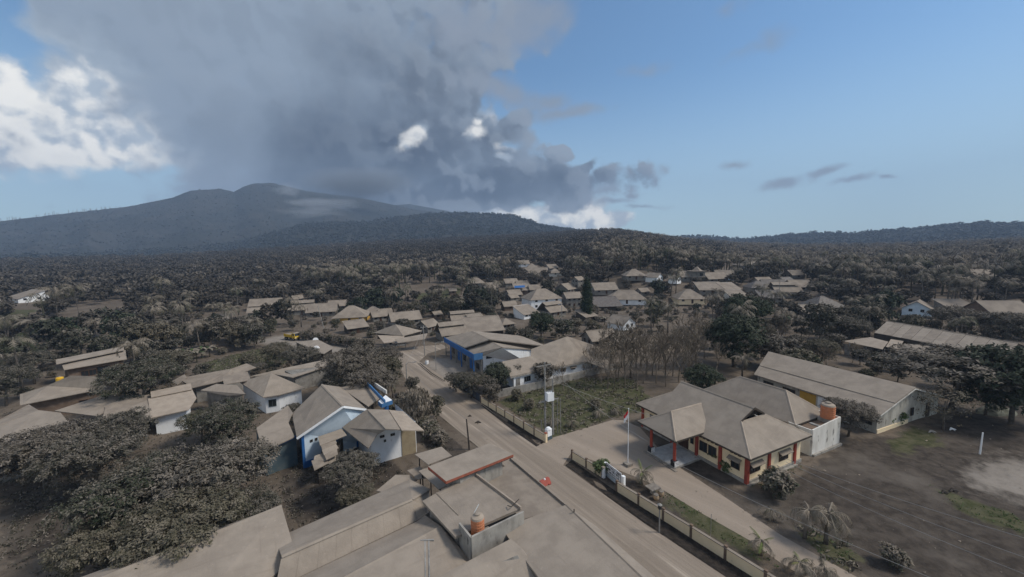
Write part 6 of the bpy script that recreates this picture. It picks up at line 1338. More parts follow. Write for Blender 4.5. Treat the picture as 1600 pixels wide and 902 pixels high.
def palm_merged(seed, h, n, L, lod=8, wid=.62, trunk=False):
    rl = random.Random(seed); Vs = []; Fs = []; Ts = []; o = 0
    for k in range(n):
        V, F, T = frond_data(L*rl.uniform(.85, 1.1), rl.uniform(1.1, 2.2), seed*50+k, n=lod, wid=wid, up=rl.uniform(-.15, .95))
        M = np.array(rotm(2*math.pi*(k*.618+rl.random()*.05), 0)); Vs.append(V@M.T+np.array([0, 0, h])); Fs.append(F+o); Ts.append(T); o += len(V)
    if trunk:
        q = [(c*.11*s, d_*.11*s, z) for z, s in ((-.5, 1.4), (h, .8)) for c, d_ in ((1, 1), (-1, 1), (-1, -1), (1, -1))]
        Vs.append(np.array(q)); Fs.append(np.array([(i, (i+1) % 4, 4+(i+1) % 4, 4+i) for i in range(4)])+o); Ts.append(np.full(8, .2))
    return np.concatenate(Vs), np.concatenate(Fs), np.concatenate(Ts)
def palm_trunk(seed, h, r=.15):
    rl = random.Random(seed); b = rl.uniform(-.5, .5); mb = MB(); mb.tube([Vector((b, 0, -.4)), Vector((b*.6, .1, h*.4)), Vector((0, 0, h*.75)), Vector((0, 0, h+.05))], [r*1.5, r, r*.85, r*.75], 7); mb.mats = [TRUNK]; mb.mi = [0]*len(mb.f); return mb.mesh('trunk', smooth=True)
PALMS = []
for s in range(4):
    V, F, T = palm_merged(420+s, 8.0, 17, 3.4, 8, .75); PALMS.append((np_object('crown', V, F, FROND, {'tint': T}, link=False), palm_trunk(420+s, 8.0)))
PALML = []
for s in range(3):
    V, F, T = palm_merged(440+s, 7.0, 11, 3.5, 5, 1.35, True); mb = MB(); PALML.append(np_object('coconut_palm', V, F, FROND, {'tint': T}, link=False))
def leafblade(seed, L, wd, m):
    rl = random.Random(seed); V = []; F = []; T = []; n = 9; p = Vector((0, 0, 0)); ang = 1.25; tn = rl.random(); prev = None
    for i in range(n+1):
        s = i/n; w_ = wd*math.sin(math.pi*min(1, .06+s*.92))**.7
        b = len(V); V += [p+Vector((0, -w_, -w_*.3)), p.copy(), p+Vector((0, w_, -w_*.3))]; T += [tn]*3
        if i: F += [(b-3, b-2, b+1, b), (b-2, b-1, b+2, b+1)]
        p = p+Vector((math.cos(ang), 0, math.sin(ang)))*L/n; ang -= 2.6/n*(.5+s)
    return np_object('leaf', np.array([tuple(v) for v in V]), np.array(F), m, {'tint': np.array(T)}, link=False)
BLADES = [leafblade(s, 2.8, .34, FROND) for s in (501, 502)]+[leafblade(503, 2.6, .32, LEAFGREEN)]

def tree(name, label, p, proto, sc, rz=None, group=None, cat='tree', zs=1.0):
    o = empty(name, (p.x, p.y, gz(p.x, p.y)), label, cat, group); o.rotation_euler = (0, 0, rnd.uniform(0, 6.28) if rz is None else rz); o.scale = (sc, sc, sc*zs)
    me_obj('trunk', proto[1], o); me_obj('crown', proto[0], o); return o
TAKEN = []
def near_tree(px, py, rpx, label, protos, zc=5.0, zs=1.0, name='mango_tree', k=0):
    """px, py: middle of the crown in the photograph; rpx its radius there"""
    p = at(px, py, zc) if zc else atg(px, py); dist = (p-CAMP).length; sc = rpx*dist/FPX/4.0
    # crown middle of the prototype sits 5 m up times the scale
    for _ in range(3): p = at(px, py, 4.8*sc*zs); dist = (p-CAMP).length; sc = rpx*.9*dist/FPX/4.0
    TAKEN.append((p.x, p.y, sc*3.2)); return tree(name, label, p, protos[k % len(protos)], sc, zs=zs)
NEAR = [
 (325, 730, 70, 'big ash grey mango tree in the middle of the lower left grove', MANGO), (205, 765, 62, 'ash grey mango tree at the left of the lower left grove', MANGO), (290, 815, 66, 'olive tinted mango tree right behind the bottom left roof', MANGOG), (385, 790, 42, 'mango tree touching the corner of the big bottom left roof', MANGO), (165, 835, 46, 'darker mango tree at the lower left of the grove', MANGOG), (235, 728, 30, 'small mango tree between the left groves', MANGO),
 (62, 692, 42, 'grey mango tree over the left edge house', MANGO), (140, 705, 46, 'broad mango tree in front of the strip roof at left', MANGO), (186, 662, 32, 'mango tree left of the pale roofed house', MANGO), (352, 650, 42, 'mango tree between pale roofed house and hip roofed house', MANGO), (312, 655, 26, 'smaller mango tree touching the pale roof', MANGOG), (395, 575, 18, 'small round tree growing over the left row roofs', MANGO),
 (552, 560, 52, 'tall dark ash grey tree between left row and road', MANGO), (580, 590, 44, 'broad tree at the road bend beside the blue house', MANGO), (535, 590, 34, 'lower tree behind the blue house roof', MANGO), (600, 555, 30, 'tree at the road edge facing the forecourt', MANGO), (552, 728, 40, 'tree standing before the collapsing tile roof', MANGO), (556, 770, 26, 'leafy sapling group below the collapsing tile roof', MANGOG),
 (735, 592, 28, 'bushy tree between blue hall and road wall', MANGO), (775, 582, 26, 'dark bushy tree before the white house porch', DARKT), (712, 590, 20, 'round bush tree at the forecourt edge', MANGO), (850, 578, 22, 'thin tree at the white house beside the transformer', MID), (800, 575, 22, 'bush tree before the blue hall gable', MANGO),
 (1148, 515, 44, 'large dark green tree behind the bare thicket', DARKT), (1165, 480, 34, 'upper dark green tree behind the bare thicket', DARKT), (1100, 590, 30, 'bright green bush tree behind the office', DARKT), (1328, 640, 29, 'round grey tree between water tank and school block', MANGO), (1490, 572, 66, 'wide umbrella shaped tree in front of the metal roofed shed', FLATT), (1590, 575, 46, 'dark tree cut by the right picture edge', DARKT), (1545, 600, 28, 'ash grey tree right of the umbrella shaped tree', MANGO),
 (1478, 626, 28, 'thin leaved tree in the yard right of the school gable', SPARSE), (1400, 615, 14, 'slim leafy sapling against the school gable', MID), (220, 582, 42, 'big grey tree right of the small brick house', MANGO), (260, 560, 26, 'tree left of the banana clump', MANGOG), (2, 588, 26, 'dark tree left of the far left hip house', MANGO), (48, 562, 22, 'grey tree behind the far left hip house', MANGO), (468, 552, 28, 'bushy tree in front of the yellow truck', MANGO), (430, 545, 22, 'low tree left of the yellow truck', MANGOG),
 (845, 502, 24, 'round tree in front of the blue banner house', DARKT), (880, 510, 22, 'tree right of the blue banner house', MID), (1250, 560, 26, 'thin grey tree behind the school ridge', MID), (1285, 540, 22, 'olive tree between school ridge and cluster roofs', MANGOG), (1215, 540, 26, 'grey bush tree over the school left end', MID), (1335, 508, 22, 'tree at the left end of the metal shed', MANGO), (1495, 490, 26, 'dark tree behind the metal shed', MANGO), (1572, 500, 26, 'tree between metal shed and large tan house', MANGO)]
for k, (px, py, rp, lb, pr_) in enumerate(NEAR): near_tree(px, py, rp, lb, pr_, k=k, zs=(.62 if pr_ is FLATT else 1.0))
# cypress
cy = atg(917, 500); dist = (cy-CAMP).length; Hc = 66*dist/FPX
cv = crown_mesh('crown', CYP, [(0, 0, Hc*f, Hc*.12*w_, Hc*.12*w_, Hc*.17) for f, w_ in ((.14, .95), (.32, 1.1), (.5, 1.05), (.66, .9), (.8, .7), (.92, .42))], 620, 10, .30, .13, 71, low=-1)
tree('cypress_tree', 'tall dark green columnar cypress in the middle of the village', cy, (cv, trunk_mesh('trunk', Hc*.5, .2, 2, 71, reach=.1)), 1.0); TAKEN.append((cy.x, cy.y, 3))
# near palms, each frond its own part
def palm(px, py, hpx, label, kind='coconut', n=16, sc=1.0, name='coconut_palm', green=0):
    p = atg(px, py); dist = (p-CAMP).length; h = hpx*dist/FPX
    o = empty(name, (p.x, p.y, gz(p.x, p.y)), label, 'palm'); rl = random.Random(int(px*7+py)); me_obj('trunk', palm_trunk(int(px), max(h, .3), .15 if h > 3 else .13), o)
    for k in range(n):
        t = k/n; hang = kind != 'coconut'
        me = rl.choice(FR_HANG if hang else (FR_UP if t < .5 else FR_DN))
        if k < green: me = FR_NEW[0]
        f = me_obj('frond', me, o); f.location = (0, 0, max(h, .3)); f.scale = (sc*(rl.uniform(.6, 1.15) if hang else 1),)*3; f.rotation_euler = (rl.uniform(-.15, .15), (t-.45)*.8+rl.uniform(-.12, .12) if not hang else rl.uniform(-.1, .95), 2*math.pi*(k*.618)+rl.uniform(-.5, .5))
    TAKEN.append((p.x, p.y, 2.0*sc)); return o
for a in ((92, 512, 38, 'tall palm in the left fields, left of a pair', 'coconut', 17, 2.0), (124, 510, 40, 'tall palm in the left fields, right of a pair', 'coconut', 17, 1.9), (243, 516, 36, 'single tall palm with bare trunk in the left fields', 'coconut', 16, 1.5), (60, 545, 26, 'palm with yellowed fronds left of the brick house', 'coconut', 15, 1.8), (12, 545, 28, 'palm at the left picture edge', 'coconut', 15, 1.7), (262, 522, 14, 'short palm right of the single tall palm', 'coconut', 14, 1.6), (163, 518, 22, 'thin young palm in the left fields', 'coconut', 9, .6), (10, 600, 24, 'palm low at the left picture edge', 'coconut', 14, 1.5),
          (1018, 492, 26, 'drooping palm left of the small hip roofed house', 'hang', 18, 1.6), (1245, 520, 20, 'ash palm between cluster roofs and school', 'coconut', 14, 1.2), (1160, 590, 26, 'palm behind the rear roof of the office', 'coconut', 14, 1.1), (1265, 468, 18, 'palm beside the cluster roofs', 'coconut', 13, 1.1)): palm(*a)
for a in ((1003, 757, 18, 'ash laden palm with one green shoot beside the name board', 'hang', 18, .95, 'small_palm', 3), (1262, 842, 34, 'larger of the ash laden palm pair by the office path', 'hang', 22, 1.35, 'small_palm'), (1292, 850, 36, 'right one of the ash laden palm pair by the office path', 'hang', 20, 1.25, 'small_palm'), (1190, 868, 18, 'green topped small palm between wall and office path', 'hang', 16, .8, 'small_palm', 3), (1205, 812, 12, 'low ash palm under the grey shrub in the yard', 'hang', 13, .75, 'small_palm'),
          (1248, 900, 16, 'green hearted palm at the bottom edge beside the path', 'hang', 17, .9, 'small_palm', 3), (1288, 905, 12, 'grey palm at the bottom edge right of the green hearted palm', 'hang', 14, .75, 'small_palm'), (612, 622, 20, 'ash palm behind the blue parapet', 'coconut', 13, .8),
          (893, 668, 9, 'small agave like palm at the edge of the weedy lot', 'hang', 15, .8, 'small_palm'), (936, 652, 9, 'right small agave like palm in the weedy lot', 'hang', 15, .85, 'small_palm'), (961, 648, 8, 'agave like palm at the forecourt corner of the weedy lot', 'hang', 14, .75, 'small_palm'), (862, 664, 8, 'small spiky palm behind the transformer poles', 'hang', 12, .7, 'small_palm')): palm(*a)
wp_ = atg(652, 668); wv = crown_mesh('crown', CURTAIN, [(0, 0, 3.1, 1.1, 1.0, 2.9), (-1.5, .4, 3.3, 1.0, .9, 2.6), (1.5, .5, 3.5, .9, .8, 2.3), (.3, -.8, 2.7, .8, .8, 2.4), (0, .2, 5.2, 1.7, 1.2, .9)], 420, 14, .42, .07, 77, low=-1, spread=.16, tidy=-.05, droop=3.0)
tree('weeping_tree', 'weeping tree with ash laden hanging curtains of leaves by the road at the blue house', wp_, (wv, trunk_mesh('trunk', 4.5, .16, 4, 77, reach=.3)), 1.0, rz=.3); TAKEN.append((wp_.x, wp_.y, 2.5))
def banana(px, py, label, n=9, sc=1.0, green=2):
    p = atg(px, py); o = empty('banana_plant', (p.x, p.y, gz(p.x, p.y)), label, 'banana plant'); rl = random.Random(px); mb = MB(); mb.tube([Vector((0, 0, -.2)), Vector((0, 0, 2.0*sc))], [.16*sc, .11*sc], 7); mb.mats = [LEAFG]; mb.mi = [0]*len(mb.f); me_obj('stem', mb.mesh('stem'), o)
    for k in range(n): f = me_obj('leaf', BLADES[2] if k < green else rl.choice(BLADES[:2]), o); f.location = (0, 0, 1.95*sc); f.scale = (sc,)*3; f.rotation_euler = (0, rl.uniform(-.1, .55), 2.4*k+rl.uniform(-.3, .3))
    TAKEN.append((p.x, p.y, 2.5))
for a in ((275, 565, 'leftmost banana plant of the clump above the left row'), (288, 562, 'second banana plant of the clump above the left row'), (302, 561, 'third banana plant of the clump above the left row'), (316, 560, 'fourth banana plant of the clump above the left row'), (328, 558, 'rightmost banana plant of the clump above the left row'), (281, 572, 'front banana plant of the clump above the left row'), (308, 567, 'front right banana plant of the clump above the left row'),
          (1240, 510, 'banana plant left of the thatched roof'), (1256, 516, 'banana plant in front of the brown roof at right'), (1228, 504, 'greenest banana plant beside the dark tree', 9, 1.0, 5), (1215, 512, 'banana plant nearest the dark tree'), (876, 505, 'banana plant in front of the stepped roofs'), (893, 512, 'banana plant below the dark cypress'), (945, 508, 'banana plant left of the white cottage')): banana(*a)
# row of ash covered maize beside the truck lane
for k in range(18):
    px = 473+k*6.3; py = 531+k*.9; p = atg(px, py); o = me_obj('hedge_shrub', SHRUB[k % 3]); o.location = (p.x, p.y, gz(p.x, p.y)); s = 1.9; o.scale = (s*.75, s*.75, s*1.2); o.rotation_euler = (0, 0, k*1.3); tag(o, ('first second third fourth fifth sixth seventh eighth ninth tenth eleventh twelfth thirteenth fourteenth fifteenth sixteenth seventeenth eighteenth'.split())[k]+' ash coated hedge plant counted from the yellow truck end', 'hedge', 'hedge row behind the truck lane')
# bare trees
BT = [(1040, 590, 95), (1025, 600, 80), (985, 590, 85), (1010, 585, 70), (1060, 598, 85), (965, 596, 80), (950, 580, 60), (1075, 590, 70), (995, 606, 70), (1030, 570, 60), (1085, 575, 70), (1100, 560, 60), (1120, 590, 60), (940, 600, 62), (1050, 575, 75), (975, 572, 62), (1005, 600, 60), (1068, 606, 60), (1195, 545, 45), (1225, 545, 40), (1290, 580, 40), (925, 585, 55), (880, 610, 50), (960, 605, 50), (1040, 605, 50), (1120, 560, 50), (1135, 545, 45), (915, 600, 40), (860, 615, 38)]+[(955+17*(i % 9)+rnd.uniform(-6, 6), 575+14*(i//9)+rnd.uniform(-5, 5), rnd.uniform(55, 95)) for i in range(20)]
BTO = []
for k, (px, py, hp_) in enumerate(BT):
    p = atg(px, py); dist = (p-CAMP).length; s = hp_*dist/FPX/7.2
    o = empty('bare_tree', (p.x, p.y, gz(p.x, p.y)), ['largest pale leafless tree rising from the thicket behind the weedy lot' if k == 0 else 'leafless ash grey tree in the thicket between weedy lot and school block'][0], 'tree', None if k == 0 else 'leafless trees of the thicket'); o.rotation_euler = (0, 0, k*1.1); o.scale = (s*.85, s*.85, s)
    BTO.append((o, 'leafless thicket tree')) if k else None
    me_obj('branches', BARES[k % 4], o)
    if k > 5 and k % 2: me_obj('dry_leaves', TWIG[k % 2], o).scale = (.75, .75, .95)
    TAKEN.append((p.x, p.y, 1.5))
# single shrubs
SHR = [(940, 741, 12, 'dark upright shrub at the end of the short cream wall', 3), (1113, 721, 9, 'leafy shrub below the office front window', 3), (1125, 726, 11, 'bigger green shrub at the office front', 3), (1137, 738, 9, 'low dark shrub near the office corner pillar', 3), (1215, 776, 20, 'round grey shrub in the yard before the office side', 0), (1395, 884, 12, 'low ash shrub near the bottom right', 0), (672, 685, 16, 'upper ash shrub on the left verge', 0), (688, 695, 13, 'ash shrub left of the dark wooden pole', 0), (664, 672, 12, 'ash shrub below the weeping palm', 1), (1400, 660, 9, 'green shrub at the foot of the school gable', 3), (1385, 664, 7, 'small green shrub beside the school corner', 3), (828, 640, 10, 'brown twiggy heap in the weedy lot', 1), (806, 625, 10, 'low scrub behind the lot wall', 1), (930, 640, 9, 'scrub in the middle of the weedy lot', 1), (1208, 748, 4, 'tiny round shrub under the office side window', 3)]
for px, py, rp, lb, k in SHR:
    p = atg(px, py); s = rp*(p-CAMP).length/FPX; o = me_obj('shrub', SHRUB[k]); o.location = (p.x, p.y, gz(p.x, p.y)); o.scale = (s, s, s*1.25); o.rotation_euler = (0, 0, px); tag(o, lb, 'shrub'); TAKEN.append((p.x, p.y, s))

# ---- the tree belt: nearest ones single objects, the rest one mass
CLEAR = FLATP+PALEP+[SOILSHADEP[0], SOILSHADEP[1]]+[GRASSP[k] for k in (0, 1, 2, 3, 4, 5, 6, 8)]+[gpoly(q) for q in ([(0, 470), (75, 462), (70, 500), (0, 505)], [(130, 505), (225, 490), (225, 515), (140, 520)], [(628, 448), (712, 444), (722, 466), (640, 470)], [(925, 615), (1095, 615), (1110, 560), (1060, 530), (950, 560)], [(590, 548), (660, 530), (705, 530), (745, 585), (700, 600), (630, 580)], [(405, 545), (440, 520), (540, 530), (560, 545), (470, 560)], [(838, 698), (880, 728), (1011, 826), (1140, 914), (1500, 1200), (1800, 1200), (1640, 600), (1450, 640), (1250, 700), (1000, 650)], [(-200, 650), (0, 640), (300, 640), (560, 690), (640, 740), (640, 960), (-400, 1100)], [(640, 640), (800, 700), (1000, 880), (640, 880)])]
def blocked(x, y, r, h, z, frac=.18):
    for q in CLEAR:
        if inpoly(np.array([x]), np.array([y]), q)[0]: return True
    d = math.hypot(x, y)
    for (a, b, c) in TAKEN:
        if (x-a)**2+(y-b)**2 < (c+r*.55)**2: return True
    X, Y = pix((x, y, z+h*.5)); rx = r*FPX/d; ry = h*.5*FPX/d
    for bi, (x0, x1, y0, y1, dh, hx, hy, hr) in enumerate(BOXES):
        if (x-hx)**2+(y-hy)**2 < (hr*.8+r*.6)**2: return True
        if d < dh:
            y1 = y1 if bi in STRICT else y0+(.68 if dh < 140 else .55)*(y1-y0)
            ox = min(x1, X+rx)-max(x0, X-rx); oy = min(y1, Y+ry)-max(y0, Y-ry)
            if ox > 0 and oy > 0 and ox*oy > (.005 if bi in STRICT else frac*1.6 if dh > 140 else frac*.35)*min((x1-x0)*(y1-y0), 4*rx*ry): return True
    return False
SHORT = []
_prep = {'in', 'behind', 'left', 'right', 'below', 'beside', 'with', 'at', 'across', 'next', 'under', 'above', 'among', 'alone', 'near', 'from', 'peeping', 'touching', 'deep', 'high', 'between', 'of', 'partly', 'reaching', 'and', 'against', 'on', 'standing'}
for o_ in list(COL.objects):
    if o_.get('category') in ('house', 'hall', 'school building', 'office', 'shed', 'stall', 'hut') and o_.parent is None:
        ws = o_['label'].split(); cut = next((i for i, w_ in enumerate(ws) if w_ in _prep and i > 1), len(ws)); c2 = next((i for i in range(cut+1, len(ws)) if ws[i] in _prep and ws[i-1] not in _prep), len(ws))
        if c2 > 8: c2 = cut
        SHORT.append((pix(o_.location), ' '.join(ws[:c2])))
_dup = __import__('collections').Counter(s for _, s in SHORT)
SHORT = [(q, s) for q, s in SHORT if _dup[s] == 1]
FILL = list(BTO)
def name_fill():
    cnt = __import__('collections').defaultdict(list)
    for o, kind_ in FILL:
        q = pix(o.location); (hx, hy), s = min(SHORT, key=lambda t: (t[0][0]-q[0])**2+9*(t[0][1]-q[1])**2)
        dx, dy = q[0]-hx, (q[1]-hy)*3
        rel = ('left of' if dx < 0 else 'right of') if abs(dx) > abs(dy) else ('behind' if dy < 0 else 'in front of')
        cnt[(kind_, rel, s)].append((dx*dx+dy*dy, o))
    words_ = ['nearest']+[w_+' nearest' for w_ in 'second third fourth fifth sixth seventh eighth ninth tenth eleventh twelfth thirteenth fourteenth fifteenth sixteenth seventeenth eighteenth nineteenth twentieth'.split()]
    for (kind_, rel, s), li in cnt.items():
        li.sort(key=lambda t: t[0])
        for i, (_, o) in enumerate(li): 
            lab = f"{words_[i] if i < 20 else 'more distant'} {kind_} {rel} the {s}"
            if len(lab.split()) > 16: lab = f"{words_[i] if i < 20 else 'more distant'} {kind_.split()[-1]} {rel} the {s}"
            o['label'] = ' '.join(lab.split()[:16])
cand = []
d = 40.0
while d < 1090:
    s = 5.6+max(0, d-120)*.0085
    n = int(2*rad(59)*d/s)
    for k in range(n):
        az = -59+118*(k+rnd.random())/n; dd = d+rnd.uniform(-.5, .5)*s; x, y = dd*math.sin(rad(az)), dd*math.cos(rad(az))
        cand.append((dd, x, y))
    d += s*.92
for k in range(330):
    right = k < 190
    px = rnd.uniform(1130, 1640) if right else rnd.uniform(430, 1130); dd = rnd.uniform(200, 470); az = None
    v = pixdir(px, 395); az = math.atan2(v.x, v.y); cand.append((dd, dd*math.sin(az), dd*math.cos(az), 1))
cand = [q if len(q) == 4 else q+(0,) for q in cand]
cand.sort()
nb_, np_, nsh, nbare = 0, 0, 0, 0; far_b, far_p = [], []
PZ = lambda px, py: (.78 if (px > 1130 and py < 425) else .42 if (930 < px <= 1130 and py < 428) else .36 if (480 < px < 800 and 405 < py < 450) else .20 if (px > 1130 and py < 470) else .07)
for dd, x, y, fp in cand:
    z = gz(x, y); px, py = pix((x, y, z+4))
    if px < -90 or px > 1690: continue
    r_ = random.Random(int(x*13)+int(y*17)*7919); pm = fp or (r_.random() < PZ(px, py) and dd > 110)
    if dd > 480:
        # beyond the village only the mass
        if blocked(x, y, 3, 6, z, .3) and dd < 620: continue
        (far_p if pm else far_b).append((x, y, z, r_.uniform(.75, 1.25), r_.uniform(0, 6.28))); continue
    if pm:
        if blocked(x, y, 2.2, 9, z, .12): continue
        if np_ < 290:
            pr_ = PALMS[r_.randrange(4)]; sc = r_.uniform(1.0, 1.4)*(1.35 if dd > 240 else 1)
            if dd < 240:
                o = empty('coconut_palm', (x, y, z), 'ash bent coconut palm in the groves round the village', 'palm', 'coconut palms round the village'); me_obj('trunk', pr_[1], o); me_obj('crown', pr_[0], o)
            else:
                o = tag(me_obj('coconut_palm', PALML[r_.randrange(3)]), 'ash bent coconut palm in the groves round the village', 'palm', 'coconut palms round the village'); o.location = (x, y, z)
            o.scale = (sc, sc, sc*r_.uniform(.85, 1.25)); o.rotation_euler = (r_.uniform(-.06, .06), r_.uniform(-.06, .06), r_.uniform(0, 6.28)); np_ += 1; FILL.append((o, 'ash bent coconut palm'))
        else: far_p.append((x, y, z, r_.uniform(.75, 1.25), r_.uniform(0, 6.28)))
        continue
    cl_ = mnoise.noise(Vector((x*.022, y*.022, 3.1)))
    if dd < 330 and cl_ > .16 and r_.random() < .75:
        if nsh < 280 and r_.random() < .5 and not blocked(x, y, 1.0, 1.6, z, .3):
            o = me_obj('wild_shrub', SHRUB[r_.randrange(3)]); o.location = (x, y, z); s = r_.uniform(.9, 1.9); o.scale = (s, s, s); o.rotation_euler = (0, 0, r_.uniform(0, 6.28)); tag(o, 'ash coated wild shrub between the trees and houses', 'shrub', 'wild shrubs between the houses'); nsh += 1; FILL.append((o, 'ash coated shrub'))
        continue
    if dd < 260 and r_.random() < .10 and nbare < 60 and not blocked(x, y, 2, 7, z, .12):
        s = r_.uniform(.7, 1.15); o = empty('bare_tree', (x, y, z), 'leafless ash grey tree between the village trees', 'tree', 'leafless trees in the village'); o.rotation_euler = (0, 0, x); o.scale = (s*.85, s*.85, s); me_obj('branches', BARES[nbare % 4], o)
        if nbare % 2: me_obj('dry_leaves', TWIG[nbare % 2], o).scale = (.75, .75, .95)
        nbare += 1; FILL.append((o, 'leafless tree')); continue
    sc = r_.choice((.45, .6, .7, .85, 1.0, 1.1)) if dd < 260 else r_.uniform(.7, 1.2)
    if dd < 130: sc *= .62
    if dd < 80: sc = min(sc, .42)
    if dd < 130 and px < 560 and r_.random() < .35: continue
    if blocked(x, y, 3.8*sc, 9.5*sc, z, .14):
        # low scrub fits where a tree would hide a house
        if nsh < 280 and not blocked(x, y, 1.0, 1.6, z, .3):
            o = me_obj('wild_shrub', SHRUB[r_.randrange(3)]); o.location = (x, y, z); s = r_.uniform(.9, 1.7); o.scale = (s, s, s); o.rotation_euler = (0, 0, r_.uniform(0, 6.28)); tag(o, 'ash coated wild shrub between the trees and houses', 'shrub', 'wild shrubs between the houses'); nsh += 1; FILL.append((o, 'ash coated shrub'))
        continue
    if nb_ < 290:
        P_ = MID if dd < 170 else LOW
        pr_ = P_[r_.randrange(len(P_))]; lb, gp_ = 'ash greyed broadleaf tree in the belt of trees round the village', 'broadleaf trees round the village'
        if dd < 170: o = tree('broadleaf_tree', lb, Vector((x, y, z)), pr_, sc, group=gp_, zs=r_.uniform(.9, 1.6))
        else: o = tag(me_obj('broadleaf_tree', pr_[0]), lb, 'tree', gp_); o.location = (x, y, z); o.scale = (sc, sc, sc*r_.uniform(.9, 1.6)); o.rotation_euler = (0, 0, r_.uniform(0, 6.28))
        nb_ += 1; FILL.append((o, 'ash greyed broadleaf tree'))
    else: far_b.append((x, y, z, sc, r_.uniform(0, 6.28)))
name_fill()
def mass(name, pts, protos, m, label):
    Vs, Fs, Ts = [], [], []; o = 0
    pts = np.array(pts); kk = RNG.integers(0, len(protos), len(pts))
    for k, (V, F, T) in enumerate(protos):
        P_ = pts[kk == k]
        if not len(P_): continue
        c, s = np.cos(P_[:, 4])[:, None], np.sin(P_[:, 4])[:, None]; S = P_[:, 3][:, None]; zz = RNG.uniform(.8, 1.25, len(P_))[:, None]
        X = (V[None, :, 0]*c-V[None, :, 1]*s)*S+P_[:, 0][:, None]; Y = (V[None, :, 0]*s+V[None, :, 1]*c)*S+P_[:, 1][:, None]; Z = V[None, :, 2]*S*zz+P_[:, 2][:, None]
        Vs.append(np.stack([X, Y, Z], -1).reshape(-1, 3)); Fs.append((F[None]+np.arange(len(P_))[:, None, None]*len(V)).reshape(-1, 4)+o); Ts.append(np.clip(np.tile(T, len(P_))*.6+np.repeat(RNG.random(len(P_)), len(V))*.5, 0, 1)); o += len(P_)*len(V)
    ob = np_object(name, np.concatenate(Vs), np.concatenate(Fs), m, {'tint': np.concatenate(Ts)}); tag(ob, label, kind='stuff'); return ob
near_b = [p for p in far_b if math.hypot(p[0], p[1]) < 330]; far_b2 = [p for p in far_b if math.hypot(p[0], p[1]) >= 330]
fb = [crown_data(lobes_round(random.Random(s), 4.2, 4.6, 5, .85), 40, 3, 1.0, .52, s) for s in (601, 602, 603, 604)]; nbp = [crown_data(lobes_round(random.Random(s), 4.2, 4.8, 6, .8), 110, 6, .62, .30, s) for s in (611, 612, 613)]
if near_b: mass('woodland', near_b, nbp, FAR, 'ash greyed woodland between and behind the houses')
mass('forest', far_b2, fb, FAR, 'far ash greyed forest below the volcano')
fp_ = [palm_merged(620+s, 7.0, 9, 3.6, 3, 1.5, True) for s in range(3)]
mass('palm_grove', far_p, fp_, FROND, 'far groves of ash bent coconut palms')
# forest on the hills
def hill_trees(name, G, n, size, seed, label, top=1.0, m=None, lowv=.0):
    rng = np.random.default_rng(seed); nc, nr, _ = G.shape; u = rng.random(n)*(nc-1.01); v = (lowv+(top-lowv)*rng.random(n)**.8)*(nr-1.01); i, j = u.astype(int), v.astype(int); fu, fv = (u-i)[:, None], (v-j)[:, None]
    P_ = G[i, j]*(1-fu)*(1-fv)+G[i+1, j]*fu*(1-fv)+G[i, j+1]*(1-fu)*fv+G[i+1, j+1]*fu*fv
    s = size*rng.uniform(.6, 1.3, n); pts = np.column_stack([P_[:, 0], P_[:, 1], P_[:, 2]-.5*s, s, rng.random(n)*6.28])
    pr = [crown_data([(0, 0, .9, 1, 1, .8), (.5, .3, .7, .6, .6, .5)], 9, 2, .55, .42, q) for q in (651, 652, 653)]
    return mass(name, pts, pr, m or HILLF, label)
hill_trees('hill_forest', FOOT, 11000, 5.0, 5, 'dark forest on the foothill')
hill_trees('ridge_forest', RIDGE, 5000, 6.5, 6, 'dark forest on the right ridge')
hill_trees('volcano_forest', VOL, 5000, 3.2, 7, 'thin scorched forest on the volcano')
# dead trunks along the volcano skyline
mb = MB(); rl = random.Random(5)
for k in range(240):
    i = rl.randrange(0, int(VOL.shape[0]*.55)); p = Vector(VOL[i, -1-rl.randrange(0, 2)])+Vector((rl.uniform(-8, 8), rl.uniform(-5, 5), -2)); h = rl.uniform(9, 20); mb.tube([p, p+Vector((rl.uniform(-1, 1), 0, h))], [.9, .4], 3, False); mb.tube([p+Vector((0, 0, h*.6)), p+Vector((rl.uniform(-4, 4), 0, h*.9))], [.5, .25], 3, False)
o = mb.build('dead_trees', BARE); tag(o, 'scorched dead trees along the volcano skyline', kind='stuff')
# weeds and scrub on the open ground
def weeds(name, polys, n, hgt, m, label, seed):
    rng = np.random.default_rng(seed); P_ = []
    for q in polys:
        q_ = np.array(q); x0, y0 = q_.min(0); x1, y1 = q_.max(0); x0, x1 = max(x0, -140), min(x1, 140); y1 = min(y1, 190); y0 = max(y0, 18)
        if x1 <= x0 or y1 <= y0: continue
        k = int(n*min(1.0, (x1-x0)*(y1-y0)/900)); xs = rng.uniform(x0, x1, k); ys = rng.uniform(y0, y1, k); keep = inpoly(xs, ys, q)
        for fp in FLATP: keep &= ~inpoly(xs, ys, fp)
        cl = (np.sin(xs*.7+1)*np.cos(ys*.8)+np.sin(xs*1.9)*np.sin(ys*1.7+2))*.5+rng.normal(size=k)*.35; keep &= cl > .05
        P_.append(np.stack([xs[keep], ys[keep]], -1))
    P_ = np.concatenate(P_); n = len(P_); z = gz_np(P_[:, 0], P_[:, 1])
    per = 4; pos = np.repeat(np.column_stack([P_, z]), per, 0)+np.column_stack([rng.normal(size=(n*per, 2))*.14, np.full(n*per, hgt*.4)]); nor = unit(rng.normal(size=(n*per, 3))+np.array([0, 0, .5])); V, F = leaf_quads(pos, nor, hgt*.6, hgt*.18, rng, droop=-1.2)
    ob = np_object(name, V, F, m, {'tint': np.repeat(rng.random(n*per), 4)}); tag(ob, label, kind='stuff')
